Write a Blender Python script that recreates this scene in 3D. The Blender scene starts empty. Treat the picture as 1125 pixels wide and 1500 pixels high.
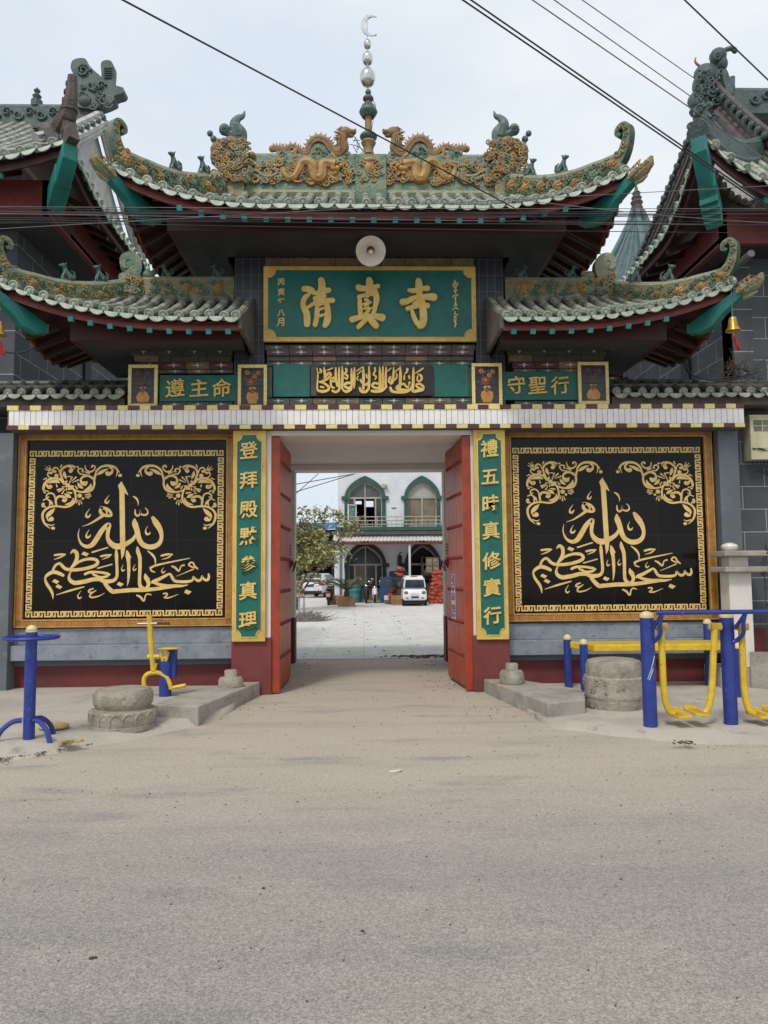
import bpy, bmesh, math, random
from math import sin, cos, pi, radians, sqrt, atan2
from mathutils import Vector, Matrix, noise
R = random.Random(7)
SC = bpy.context.scene
COL = SC.collection
V = Vector

# ------------------------------------------------------------------ camera
FPX = 1127.0; EYE = 1.53
YAW = radians(1.55); PITCH = radians(4.57); ROLL = radians(0.5)
fw = V((sin(YAW)*cos(PITCH), cos(YAW)*cos(PITCH), sin(PITCH)))
rt = V((cos(YAW), -sin(YAW), 0)); up = rt.cross(fw)
rt, up = rt*cos(ROLL)-up*sin(ROLL), up*cos(ROLL)+rt*sin(ROLL)
cd = bpy.data.cameras.new('camera'); cam = bpy.data.objects.new('camera', cd); COL.objects.link(cam)
cam.matrix_world = Matrix(((rt.x, up.x, -fw.x, 0), (rt.y, up.y, -fw.y, 0), (rt.z, up.z, -fw.z, EYE), (0, 0, 0, 1)))
cd.sensor_fit = 'VERTICAL'; cd.sensor_height = 36; cd.sensor_width = 27; cd.lens = FPX/1500*36
cd.clip_start = 0.05; cd.clip_end = 2000
SC.camera = cam

def at(px, py, Y):
    """measured photo pixel -> point on the plane at depth Y"""
    d = fw + rt*((px-562.5)/FPX) + up*((750-py)/FPX)
    t = Y/d.y
    return V((d.x*t, Y, EYE+d.z*t))
def xz(px, py, Y):
    p = at(px, py, Y); return (p.x, p.z)
def gnd(px, py, z=0.0):
    d = fw + rt*((px-562.5)/FPX) + up*((750-py)/FPX)
    t = (z-EYE)/d.z
    return V((d.x*t, d.y*t, z))

# ------------------------------------------------------------------ objects and names
def tag(o, label=None, cat=None, group=None, kind=None):
    if label: o['label'] = label
    if cat: o['category'] = cat
    if group: o['group'] = group
    if kind: o['kind'] = kind
    return o
def empty(name, loc, label=None, cat=None, group=None):
    o = bpy.data.objects.new(name, None); COL.objects.link(o); o.location = loc
    o.empty_display_size = .1
    return tag(o, label, cat, group)
def wpos(o):
    p = V(o.location)
    while o.parent: o = o.parent; p += V(o.location)
    return p
def copy_tree(o, parent=None):
    c = o.copy(); COL.objects.link(c); c.parent = parent
    for ch in list(o.children): copy_tree(ch, c)
    return c

def srgb(r, g, b):
    f = lambda v: (v/255/12.92) if v/255 <= .04045 else ((v/255+.055)/1.055)**2.4
    return (f(r), f(g), f(b))

# ------------------------------------------------------------------ mesh builder
class MB:
    def __init__(s): s.v = []; s.f = []; s.m = []; s.sm = []
    def add(s, verts, faces, m=0, smooth=False):
        n = len(s.v); s.v += [V(p) for p in verts]
        for f in faces:
            s.f.append(tuple(i+n for i in f)); s.m.append(m); s.sm.append(smooth)
    def box(s, c, d, m=0, rot=0, M=None):
        x, y, z = d[0]/2, d[1]/2, d[2]/2
        vs = [V((a*x, b*y, e*z)) for a in (-1, 1) for b in (-1, 1) for e in (-1, 1)]
        if rot: q = Matrix.Rotation(rot, 3, 'Z'); vs = [q @ p for p in vs]
        if M is not None: vs = [M @ p for p in vs]
        c = V(c)
        s.add([p+c for p in vs], [(0, 1, 3, 2), (4, 6, 7, 5), (0, 4, 5, 1), (2, 3, 7, 6), (0, 2, 6, 4), (1, 5, 7, 3)], m)
    def span(s, a, b, m=0):
        s.box([(a[i]+b[i])/2 for i in range(3)], [abs(b[i]-a[i]) for i in range(3)], m)
    def bar(s, a, b, w, h, m=0, upv=(0, 0, 1)):
        """rectangular bar between two points"""
        a, b = V(a), V(b); d = (b-a); L = d.length; d.normalize()
        x = d.cross(V(upv)); x.normalize(); z = x.cross(d)
        M = Matrix((x, d, z)).transposed()
        s.box((a+b)/2, (w, L, h), m, M=M)
    def tube(s, pts, rad, m=0, n=8, caps=True, smooth=True, flat=1.0):
        pts = [V(p) for p in pts]; k = len(pts)
        if not hasattr(rad, '__len__'): rad = [rad]*k
        vs = []; ref = None
        for i in range(k):
            t = (pts[min(i+1, k-1)]-pts[max(i-1, 0)])
            if t.length < 1e-9: t = V((0, 0, 1))
            t.normalize()
            if ref is None:
                ref = V((0, 0, 1)) if abs(t.z) < .9 else V((1, 0, 0))
            x = ref - t*ref.dot(t)
            if x.length < 1e-6: x = t.orthogonal()
            x.normalize(); ref = x
            y = t.cross(x)
            for j in range(n):
                a = 2*pi*j/n
                vs.append(pts[i]+(x*cos(a)+y*sin(a)*flat)*rad[i])
        fs = []
        for i in range(k-1):
            for j in range(n):
                fs.append((i*n+j, i*n+(j+1) % n, (i+1)*n+(j+1) % n, (i+1)*n+j))
        s.add(vs, fs, m, smooth)
        if caps:
            s.add(vs[:n], [tuple(reversed(range(n)))], m)
            s.add(vs[-n:], [tuple(range(n))], m)
    def lathe(s, prof, c=(0, 0, 0), m=0, n=20, smooth=True, axis=None):
        c = V(c); vs = []; fs = []; k = len(prof)
        for r, z in prof:
            for j in range(n):
                a = 2*pi*j/n
                p = V((r*cos(a), r*sin(a), z))
                if axis is not None: p = axis @ p
                vs.append(c+p)
        for i in range(k-1):
            for j in range(n): fs.append((i*n+j, i*n+(j+1) % n, (i+1)*n+(j+1) % n, (i+1)*n+j))
        s.add(vs, fs, m, smooth)
        s.add(vs[:n], [tuple(reversed(range(n)))], m); s.add(vs[-n:], [tuple(range(n))], m)
    def ball(s, c, r, m=0, n=10, k=7, M=None):
        if not hasattr(r, '__len__'): r = (r, r, r)
        c = V(c); vs = []; fs = []
        for i in range(1, k):
            t = pi*i/k
            for j in range(n):
                a = 2*pi*j/n
                p = V((r[0]*sin(t)*cos(a), r[1]*sin(t)*sin(a), r[2]*cos(t)))
                if M is not None: p = M @ p
                vs.append(c+p)
        a0 = V((0, 0, r[2])); b0 = V((0, 0, -r[2]))
        if M is not None: a0 = M @ a0; b0 = M @ b0
        vs += [c+a0, c+b0]; A = len(vs)-2; B = A+1
        for i in range(k-2):
            for j in range(n): fs.append((i*n+j, (i+1)*n+j, (i+1)*n+(j+1) % n, i*n+(j+1) % n))
        for j in range(n):
            fs.append((A, j, (j+1) % n)); fs.append((B, (k-2)*n+(j+1) % n, (k-2)*n+j))
        s.add(vs, fs, m, True)
    def prism(s, pts2, o, u, v, depth, m=0, smooth=False, both=True):
        """polygon pts2 in frame (o,u,v); front face at o, extruded by depth along -(u x v)"""
        o, u, v = V(o), V(u), V(v); w = u.cross(v); w.normalize()
        area = sum(pts2[i][0]*pts2[(i+1) % len(pts2)][1]-pts2[(i+1) % len(pts2)][0]*pts2[i][1] for i in range(len(pts2)))
        if area < 0: pts2 = list(reversed(pts2))
        n = len(pts2)
        F = [o+u*a+v*b for a, b in pts2]; B = [p-w*depth for p in F]
        s.add(F, [tuple(range(n))], m)
        if both: s.add(B, [tuple(reversed(range(n)))], m)
        s.add(F+B, [(i, i+n, (i+1) % n+n, (i+1) % n) for i in range(n)], m, smooth)
    def build(s, name, mats, parent=None, bevel=0, sharp=35, seg=2):
        me = bpy.data.meshes.new(name)
        me.from_pydata([tuple(p) for p in s.v], [], s.f)
        if not isinstance(mats, (list, tuple)): mats = [mats]
        for q in mats: me.materials.append(q)
        me.polygons.foreach_set('material_index', s.m)
        me.polygons.foreach_set('use_smooth', [True]*len(s.f) if any(s.sm) else [False]*len(s.f))
        me.update()
        if any(s.sm):
            try: me.set_sharp_from_angle(angle=radians(sharp))
            except Exception: pass
        o = bpy.data.objects.new(name, me); COL.objects.link(o)
        if parent is not None:
            o.parent = parent; o.location = -wpos(parent)
        if bevel:
            b = o.modifiers.new('bevel', 'BEVEL'); b.width = bevel; b.segments = seg; b.limit_method = 'ANGLE'; b.angle_limit = radians(40)
        return o

def crom(pts, sub=6):
    """Catmull-Rom through points of any dimension"""
    if len(pts) < 3: sub = max(2, sub//2)
    P = [tuple(p) for p in pts]; out = []
    k = len(P[0])
    for i in range(len(P)-1):
        p0 = P[max(i-1, 0)]; p1 = P[i]; p2 = P[i+1]; p3 = P[min(i+2, len(P)-1)]
        for j in range(sub):
            t = j/sub
            out.append(tuple(.5*((2*p1[d])+(-p0[d]+p2[d])*t+(2*p0[d]-5*p1[d]+4*p2[d]-p3[d])*t*t+(-p0[d]+3*p1[d]-3*p2[d]+p3[d])*t**3) for d in range(k)))
    out.append(P[-1]); return out

def ribbon(mb, pts, fr, depth, m=0, sub=5, cap=True, wmin=1.0):
    """brush stroke: pts (x,y,width) in drawing units; fr maps (x,y)->3D, fr.w units per drawing unit, n outward"""
    P = crom(pts, sub); L = []; Rr = []
    k = len(P)
    for i in range(k):
        a = P[max(i-1, 0)]; b = P[min(i+1, k-1)]
        dx, dy = b[0]-a[0], b[1]-a[1]; q = sqrt(dx*dx+dy*dy) or 1
        nx, ny = -dy/q, dx/q; w = max(P[i][2], wmin)/2
        L.append((P[i][0]+nx*w, P[i][1]+ny*w)); Rr.append((P[i][0]-nx*w, P[i][1]-ny*w))
    def endcap(c, p, q):
        out = []
        for j in range(1, 5):
            t = pi*j/5
            v1 = ((p[0]-c[0]), (p[1]-c[1]))
            dxy = (-v1[1], v1[0])
            out.append((c[0]+v1[0]*cos(t)+dxy[0]*sin(t), c[1]+v1[1]*cos(t)+dxy[1]*sin(t)))
        return out
    N = fr['n']; f = fr['f']
    top = [f(*p)+N*depth for p in L]+[f(*p)+N*depth for p in Rr]
    bot = [f(*p) for p in L]+[f(*p) for p in Rr]
    fs = [(i, i+1, k+i+1, k+i) for i in range(k-1)]
    mb.add(top, fs, m)
    sides = [(i, i+1, 2*k+i+1, 2*k+i) for i in range(k-1)]+[(k+i, k+i+1, 3*k+i+1, 3*k+i) for i in range(k-1)]
    mb.add(top+bot, sides, m)
    if cap:
        for c, p, q, sgn in ((P[0], L[0], Rr[0], 1), (P[-1], Rr[-1], L[-1], 1)):
            e = endcap(c, p, q)
            ring = [p]+e+[q]
            T = [f(*x)+N*depth for x in ring]; B = [f(*x) for x in ring]
            n = len(ring)
            mb.add(T, [tuple(range(n))], m)
            mb.add(T+B, [(i, i+1, n+i+1, n+i) for i in range(n-1)], m)

def frame_px(Y, ox, oy, sc, N=V((0, -1, 0))):
    """drawing coordinates taken from an enlargement of the photograph (origin ox,oy, scale sc) laid on plane Y"""
    return {'f': lambda x, y: at(ox+x/sc, oy+y/sc, Y), 'n': N}

# ------------------------------------------------------------------ materials
def nodes(name):
    m = bpy.data.materials.new(name); m.use_nodes = True
    nt = m.node_tree; b = nt.nodes['Principled BSDF']
    return m, nt, b
def N_(nt, t, **kw):
    n = nt.nodes.new(t)
    for k, v in kw.items():
        if k in n.inputs.keys() if hasattr(n.inputs, 'keys') else False: n.inputs[k].default_value = v
        else: setattr(n, k, v)
    return n
def noise_n(nt, vec, scale, detail=6, rough=.6):
    n = nt.nodes.new('ShaderNodeTexNoise'); n.inputs['Scale'].default_value = scale
    n.inputs['Detail'].default_value = detail; n.inputs['Roughness'].default_value = rough
    nt.links.new(vec, n.inputs['Vector']); return n.outputs['Fac']
def ramp(nt, fac, a, b, ca=(0, 0, 0), cb=(1, 1, 1)):
    r = nt.nodes.new('ShaderNodeValToRGB'); e = r.color_ramp.elements
    e[0].position = a; e[1].position = b; e[0].color = (*ca, 1); e[1].color = (*cb, 1)
    nt.links.new(fac, r.inputs['Fac']); return r.outputs['Color']
def mixc(nt, fac, a, b, mode='MIX'):
    n = nt.nodes.new('ShaderNodeMix'); n.data_type = 'RGBA'; n.blend_type = mode
    for sock, val in ((n.inputs[0], fac), (n.inputs[6], a), (n.inputs[7], b)):
        if isinstance(val, (int, float)): sock.default_value = val
        elif isinstance(val, tuple): sock.default_value = (*val, 1)
        else: nt.links.new(val, sock)
    return n.outputs[2]
def coords(nt, scale=(1, 1, 1)):
    tc = nt.nodes.new('ShaderNodeTexCoord')
    if scale == (1, 1, 1): return tc.outputs['Object']
    mp = nt.nodes.new('ShaderNodeMapping'); mp.inputs['Scale'].default_value = scale
    nt.links.new(tc.outputs['Object'], mp.inputs['Vector']); return mp.outputs['Vector']
def bumpn(nt, h, strength, dist, b):
    n = nt.nodes.new('ShaderNodeBump'); n.inputs['Strength'].default_value = strength; n.inputs['Distance'].default_value = dist
    nt.links.new(h, n.inputs['Height']); nt.links.new(n.outputs['Normal'], b.inputs['Normal']); return n

def mat(name, c1, c2=None, c3=None, scale=4, rough=.6, bump=.25, bscale=60, bdist=.01, metal=0, spec=.5, t2=(.42, .62), t3=(.58, .72), streak=0, streakc=(.05, .05, .045), fine=.12):
    m, nt, b = nodes(name)
    co = coords(nt)
    col = c1
    if c2: col = mixc(nt, ramp(nt, noise_n(nt, co, scale), *t2), c1, c2)
    if c3: col = mixc(nt, ramp(nt, noise_n(nt, coords(nt, (1.3, 1.1, 1.7)), scale*2.3), *t3), col, c3)
    if fine:
        g = ramp(nt, noise_n(nt, co, bscale*2.5, 3), .25, .75, (1-fine*2,)*3, (1,)*3)
        col = mixc(nt, 1.0, col, g, 'MULTIPLY')
    if streak:
        st = ramp(nt, noise_n(nt, coords(nt, (7, 7, .5)), 1.0, 5), .5, .75, (0, 0, 0), (streak,)*3)
        col = mixc(nt, st, col, streakc)
    if isinstance(col, tuple): b.inputs['Base Color'].default_value = (*col, 1)
    else: nt.links.new(col, b.inputs['Base Color'])
    b.inputs['Roughness'].default_value = rough; b.inputs['Metallic'].default_value = metal
    b.inputs['Specular IOR Level'].default_value = spec
    if bump: bumpn(nt, noise_n(nt, co, bscale, 5), bump, bdist, b)
    return m

def brick_mat(name, c1, c2, mortar, w, h, msize, axis='X', offset=.5, rough=.6, bump=.5, off=(0, 0), spec=.4, dirt=(.0, .0, .0), dirtf=.0):
    m, nt, b = nodes(name)
    tc = nt.nodes.new('ShaderNodeTexCoord'); sp = nt.nodes.new('ShaderNodeSeparateXYZ'); cb = nt.nodes.new('ShaderNodeCombineXYZ')
    nt.links.new(tc.outputs['Object'], sp.inputs[0])
    def addn(sock, v):
        a = nt.nodes.new('ShaderNodeMath'); a.operation = 'ADD'; a.inputs[1].default_value = v; nt.links.new(sock, a.inputs[0]); return a.outputs[0]
    nt.links.new(addn(sp.outputs[axis], off[0]+100*w), cb.inputs[0]); nt.links.new(addn(sp.outputs['Z'], off[1]+100*h), cb.inputs[1])
    br = nt.nodes.new('ShaderNodeTexBrick'); br.offset = offset; br.squash = 1
    br.inputs['Scale'].default_value = 1; br.inputs['Brick Width'].default_value = w; br.inputs['Row Height'].default_value = h
    br.inputs['Mortar Size'].default_value = msize; br.inputs['Mortar Smooth'].default_value = .2
    br.inputs['Color1'].default_value = (*c1, 1); br.inputs['Color2'].default_value = (*c2, 1); br.inputs['Mortar'].default_value = (*mortar, 1)
    nt.links.new(cb.outputs[0], br.inputs['Vector'])
    col = br.outputs['Color']
    co = tc.outputs['Object']
    g = ramp(nt, noise_n(nt, co, 3, 8), .3, .7, (.72,)*3, (1,)*3)
    col = mixc(nt, 1.0, col, g, 'MULTIPLY')
    if dirtf:
        col = mixc(nt, ramp(nt, noise_n(nt, co, 1.7, 8), .45, .7, (0, 0, 0), (dirtf,)*3), col, dirt)
    nt.links.new(col, b.inputs['Base Color'])
    b.inputs['Roughness'].default_value = rough; b.inputs['Specular IOR Level'].default_value = spec
    mx = nt.nodes.new('ShaderNodeMath'); mx.operation = 'MULTIPLY_ADD'; mx.inputs[1].default_value = -1.0
    nt.links.new(br.outputs['Fac'], mx.inputs[0]); nt.links.new(noise_n(nt, co, 50, 4), mx.inputs[2])
    bumpn(nt, mx.outputs[0], bump, .006, b)
    return m

M = {}
M['glaze'] = mat('weathered_roof_tile', srgb(126, 132, 116), srgb(176, 174, 160), srgb(70, 88, 76), scale=6, rough=.5, bump=.5, bscale=35, bdist=.012)
M['glaze_dark'] = mat('green_roof_tile', srgb(64, 72, 64), srgb(92, 96, 86), srgb(42, 54, 50), scale=6, rough=.5, bump=.5, bscale=35, bdist=.012)
M['drip'] = mat('glazed_drip_tile', srgb(150, 168, 150), srgb(190, 192, 176), srgb(92, 128, 108), scale=9, rough=.4, bump=.6, bscale=60, bdist=.012)
M['relief_green'] = mat('carved_green_glaze', srgb(78, 112, 94), srgb(132, 138, 108), srgb(40, 78, 66), scale=7, rough=.42, bump=.7, bscale=30, bdist=.02)
M['relief_pale'] = mat('carved_pale_glaze', srgb(132, 138, 112), srgb(158, 154, 126), srgb(86, 110, 90), scale=9, rough=.5, bump=.7, bscale=30, bdist=.02)
M['ochre'] = mat('ochre_glaze', srgb(184, 144, 72), srgb(150, 116, 66), srgb(118, 110, 78), scale=9, rough=.42, bump=.7, bscale=45, bdist=.015)
M['terracotta'] = mat('weathered_terracotta', srgb(162, 126, 84), srgb(134, 108, 74), srgb(96, 98, 76), scale=9, rough=.55, bump=.8, bscale=40, bdist=.018)
M['beast'] = mat('grey_green_beast_glaze', srgb(88, 112, 104), srgb(64, 86, 82), srgb(118, 128, 116), scale=8, rough=.45, bump=.7, bscale=45, bdist=.014)
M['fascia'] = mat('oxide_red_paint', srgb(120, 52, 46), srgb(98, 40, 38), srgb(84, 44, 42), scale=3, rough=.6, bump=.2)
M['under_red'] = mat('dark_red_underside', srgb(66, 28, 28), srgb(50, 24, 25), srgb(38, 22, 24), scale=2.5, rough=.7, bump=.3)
M['teal_end'] = mat('teal_rafter_paint', srgb(50, 150, 138), srgb(38, 128, 120), scale=20, rough=.5, bump=.1)
M['teal_beam'] = mat('teal_beam_paint', srgb(22, 122, 112), srgb(16, 100, 94), srgb(40, 118, 108), scale=3, rough=.5, bump=.15)
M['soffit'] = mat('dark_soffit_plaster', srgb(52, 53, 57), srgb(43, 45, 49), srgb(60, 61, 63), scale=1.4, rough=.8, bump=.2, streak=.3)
M['teal_board'] = mat('teal_board_paint', srgb(8, 104, 92), srgb(6, 94, 84), srgb(24, 112, 100), scale=6, rough=.45, bump=.12, bscale=90, streak=.15, streakc=srgb(4, 70, 64))
M['gold'] = mat('gold_paint', srgb(232, 202, 116), srgb(220, 182, 90), srgb(182, 144, 68), scale=7, rough=.42, bump=.25, bscale=80, t3=(.6, .8))
M['gold_inlay'] = mat('gold_inlay', srgb(226, 194, 124), srgb(214, 178, 106), scale=8, rough=.5, bump=.05, fine=.04)
M['brass_edge'] = mat('ochre_board_edge', srgb(224, 190, 98), srgb(208, 168, 76), srgb(164, 134, 66), scale=5, rough=.5, bump=.2, streak=.25, streakc=srgb(120, 96, 50))
M['frame_orange'] = mat('orange_gilt_frame', srgb(176, 112, 44), srgb(146, 88, 36), srgb(120, 70, 32), scale=12, rough=.38, bump=.4, bscale=60)
M['frame_light'] = mat('pale_gilt_edge', srgb(200, 152, 78), srgb(178, 126, 60), scale=10, rough=.4, bump=.2)
M['plinth'] = mat('dark_red_plinth_paint', srgb(112, 48, 45), srgb(96, 40, 40), srgb(120, 62, 56), scale=2, rough=.7, bump=.25, t3=(.66, .8))
M['pillar_red'] = mat('maroon_pillar_paint', srgb(122, 56, 54), srgb(110, 48, 48), srgb(132, 74, 68), scale=2.5, rough=.65, bump=.2, t3=(.66, .8))
M['grey_paint'] = mat('blue_grey_wall_paint', srgb(104, 112, 118), srgb(94, 101, 107), srgb(118, 124, 126), scale=1.6, rough=.75, bump=.25, streak=.25, streakc=srgb(82, 88, 90))
M['ledge'] = mat('worn_grey_ledge_paint', srgb(142, 148, 156), srgb(122, 130, 140), srgb(106, 110, 114), scale=4, rough=.7, bump=.4, bscale=25)
M['white_paint'] = mat('off_white_wall_paint', srgb(226, 220, 212), srgb(214, 207, 198), srgb(200, 190, 178), scale=1.5, rough=.7, bump=.12, t3=(.66, .85), streak=.12, streakc=srgb(170, 155, 140))
M['ceiling_paint'] = mat('white_ceiling_paint', srgb(240, 236, 230), srgb(232, 227, 220), scale=1.5, rough=.8, bump=.1)
M['relief_aged'] = mat('aged_olive_glaze', srgb(118, 122, 90), srgb(148, 132, 90), srgb(60, 92, 76), scale=6, rough=.45, bump=.8, bscale=28, bdist=.02)
M['white_tile'] = mat('white_glazed_tile', srgb(240, 237, 234), srgb(230, 226, 222), srgb(210, 206, 200), scale=6, rough=.3, bump=.05, fine=.04, t3=(.64, .8))
M['grout'] = mat('dirty_grout', srgb(104, 98, 92), srgb(84, 78, 72), scale=8, rough=.9)
M['yellow_tile'] = mat('yellow_patterned_tile', srgb(236, 222, 148), srgb(222, 198, 112), srgb(130, 104, 56), scale=38, rough=.35, bump=.1, t3=(.6, .66), fine=.05)
M['red_tile'] = mat('maroon_tile', srgb(98, 44, 44), srgb(84, 36, 38), scale=10, rough=.35, bump=.05)
M['black_tile'] = brick_mat('black_granite_tile', srgb(13, 12, 12), srgb(26, 23, 21), srgb(44, 42, 40), .62, .5, .004, 'X', 0, rough=.12, bump=.02, spec=.2)
M['dark_tile'] = brick_mat('dark_blue_grey_tile', srgb(62, 64, 72), srgb(50, 52, 60), srgb(104, 104, 108), .105, .22, .004, 'X', 0, rough=.35, bump=.2)
M['pic_tile'] = mat('dark_picture_tile', srgb(38, 38, 46), srgb(52, 50, 54), scale=6, rough=.3, bump=.05)
M['frieze_green'] = mat('dark_green_frieze_tile', srgb(70, 84, 72), srgb(54, 68, 60), srgb(94, 98, 84), scale=5, rough=.45, bump=.15)
M['frieze_red'] = mat('maroon_frieze_tile', srgb(88, 52, 50), srgb(72, 42, 42), srgb(104, 74, 66), scale=5, rough=.45, bump=.15)
M['frieze_brown'] = mat('brown_moulding', srgb(134, 112, 86), srgb(108, 90, 70), srgb(84, 74, 62), scale=5, rough=.6, bump=.3)
M['frieze_grey'] = mat('carved_grey_tile', srgb(80, 76, 70), srgb(58, 58, 56), srgb(110, 106, 98), scale=18, rough=.5, bump=.6, bscale=30)
M['star'] = mat('pale_star_inlay', srgb(206, 198, 192), srgb(180, 172, 166), scale=12, rough=.4, bump=.05)
M['door_red'] = mat('glossy_red_door_paint', srgb(180, 70, 30), srgb(158, 56, 26), srgb(128, 58, 38), scale=3, rough=.42, spec=.3, bump=.22, bscale=22, bdist=.01, t3=(.6, .75), streak=.45, streakc=srgb(112, 50, 34))
M['door_edge'] = mat('orange_red_door_edge', srgb(168, 66, 34), srgb(146, 54, 30), scale=5, rough=.4, bump=.2)
M['stud'] = mat('red_iron_stud', srgb(122, 36, 30), srgb(96, 30, 26), scale=20, rough=.35)
M['rust'] = mat('dark_red_iron', srgb(104, 40, 30), srgb(70, 34, 28), scale=20, rough=.5, bump=.4)
M['concrete'] = mat('worn_concrete', srgb(172, 166, 156), srgb(150, 144, 134), srgb(128, 122, 112), scale=3, rough=.9, bump=.6, bscale=28, bdist=.012)
M['stone'] = mat('carved_limestone', srgb(168, 160, 146), srgb(142, 134, 120), srgb(112, 104, 92), scale=6, rough=.9, bump=.9, bscale=22, bdist=.02)
M['blue_paint'] = mat('blue_enamel_paint', srgb(40, 62, 146), srgb(34, 53, 130), srgb(92, 106, 152), scale=7, rough=.42, bump=.2, bscale=30, t3=(.64, .67), streak=.3, streakc=srgb(30, 40, 86))
M['yellow_paint'] = mat('yellow_enamel_paint', srgb(228, 192, 48), srgb(210, 172, 46), srgb(104, 84, 48), scale=11, rough=.42, bump=.2, t3=(.64, .67), streak=.25, streakc=srgb(140, 110, 50))
M['cream'] = mat('cream_cap_plastic', srgb(226, 208, 152), srgb(206, 188, 136), scale=9, rough=.5)
M['steel'] = mat('polished_steel', (.62, .62, .62), (.5, .5, .5), scale=10, rough=.12, bump=.02, metal=1, fine=0)
M['silver_mosaic'] = brick_mat('silver_mosaic', (.6, .6, .62), (.45, .45, .47), (.2, .2, .2), .03, .03, .003, 'X', 0, rough=.3, bump=.3)
M['white_enamel'] = mat('white_enamel', srgb(232, 228, 218), srgb(216, 210, 198), scale=5, rough=.35, bump=.03)
M['bulb'] = mat('bulb_glass', srgb(220, 210, 180), rough=.15, bump=0, fine=0)
M['black'] = mat('black_plastic', srgb(24, 24, 25), srgb(32, 32, 33), scale=10, rough=.5, bump=.1)
M['wire'] = mat('black_cable_rubber', srgb(30, 30, 34), srgb(46, 46, 52), scale=3, rough=.6, bump=0)
M['wire_grey'] = mat('grey_cable', srgb(120, 118, 118), srgb(98, 96, 98), scale=3, rough=.6, bump=0)
M['brass'] = mat('brass', srgb(206, 166, 78), srgb(180, 136, 58), scale=12, rough=.35, metal=.6, bump=.1)
M['red_cloth'] = mat('red_tassel_thread', srgb(190, 34, 40), srgb(150, 24, 32), scale=30, rough=.8)
M['cream_paint'] = mat('cream_painted_metal', srgb(214, 208, 172), srgb(196, 190, 154), srgb(150, 144, 116), scale=4, rough=.5, bump=.1, t3=(.66, .8), streak=.3, streakc=srgb(120, 112, 90))
M['grey_glass'] = mat('meter_window_glass', srgb(120, 118, 104), srgb(96, 94, 84), scale=6, rough=.1, bump=0)
M['iron'] = mat('black_wrought_iron', srgb(46, 44, 44), srgb(62, 58, 54), scale=14, rough=.6, bump=.3)
GREY1 = srgb(88, 91, 95); GREY2 = srgb(78, 82, 87)
M['brick_y'] = brick_mat('grey_brick_side', GREY1, GREY2, srgb(188, 190, 192), .62, .31, .005, 'Y', .5, rough=.8, bump=.3)
M['brick_x'] = brick_mat('grey_brick_front', GREY1, GREY2, srgb(168, 170, 172), .62, .31, .005, 'X', .5, rough=.8, bump=.3, off=(.1, .12))
M['grey_ridge'] = mat('blue_grey_ridge_glaze', srgb(80, 98, 94), srgb(60, 78, 76), srgb(108, 118, 110), scale=6, rough=.5, bump=.8, bscale=30, bdist=.02)
M['brown_ridge'] = mat('brown_grey_ridge', srgb(88, 78, 74), srgb(66, 58, 56), srgb(112, 104, 98), scale=7, rough=.6, bump=.8, bscale=30, bdist=.02)
M['lime'] = mat('lime_plaster', srgb(200, 198, 194), srgb(176, 174, 170), srgb(146, 144, 142), scale=4, rough=.8, bump=.4, bscale=25)
# ------------------------------------------------------------------ light and sky
SUN_EL, SUN_AZ = radians(52), radians(205)     # azimuth measured clockwise from +Y
w = bpy.data.worlds.new('World'); SC.world = w; w.use_nodes = True
nt = w.node_tree; bg = nt.nodes['Background']
sky = nt.nodes.new('ShaderNodeTexSky'); sky.sky_type = 'NISHITA'; sky.sun_disc = False
sky.sun_elevation = SUN_EL; sky.sun_rotation = SUN_AZ; sky.air_density = 1.0; sky.dust_density = 4.0; sky.ozone_density = 1.0
hs = nt.nodes.new('ShaderNodeHueSaturation'); hs.inputs['Saturation'].default_value = .35
nt.links.new(sky.outputs[0], hs.inputs['Color'])
tc = nt.nodes.new('ShaderNodeTexCoord'); mp = nt.nodes.new('ShaderNodeMapping'); mp.inputs['Scale'].default_value = (1.2, 1.2, 3)
nt.links.new(tc.outputs['Generated'], mp.inputs['Vector'])
cl = ramp(nt, noise_n(nt, mp.outputs['Vector'], 2.2, 7, .55), .36, .66, (0, 0, 0), (1, 1, 1))
flat = mixc(nt, cl, (8.6, 9.6, 10.6), (10.6, 11.0, 11.3))
sx = nt.nodes.new('ShaderNodeSeparateXYZ'); nt.links.new(tc.outputs['Generated'], sx.inputs[0])
mrx = nt.nodes.new('ShaderNodeMapRange'); mrx.inputs['From Min'].default_value = -.55; mrx.inputs['From Max'].default_value = .35
nt.links.new(sx.outputs['X'], mrx.inputs['Value'])
flat = mixc(nt, mrx.outputs[0], mixc(nt, cl, (7.9, 9.0, 10.2), (9.5, 10.2, 11.0)), flat)
mx = mixc(nt, .72, hs.outputs['Color'], flat)
nt.links.new(mx, bg.inputs['Color']); bg.inputs['Strength'].default_value = .095
ld = bpy.data.lights.new('sun', 'SUN'); ld.energy = 1.6; ld.angle = radians(10); ld.color = (1, .95, .87)
sun = bpy.data.objects.new('sun', ld); COL.objects.link(sun)
sd = V((sin(SUN_AZ)*cos(SUN_EL), cos(SUN_AZ)*cos(SUN_EL), sin(SUN_EL)))
sun.rotation_euler = sd.to_track_quat('Z', 'Y').to_euler(); sun.location = (0, -10, 30)
SC.view_settings.view_transform = 'Standard'; SC.view_settings.look = 'None'; SC.view_settings.gamma = 1
SC.view_settings.exposure = 0.2

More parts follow.
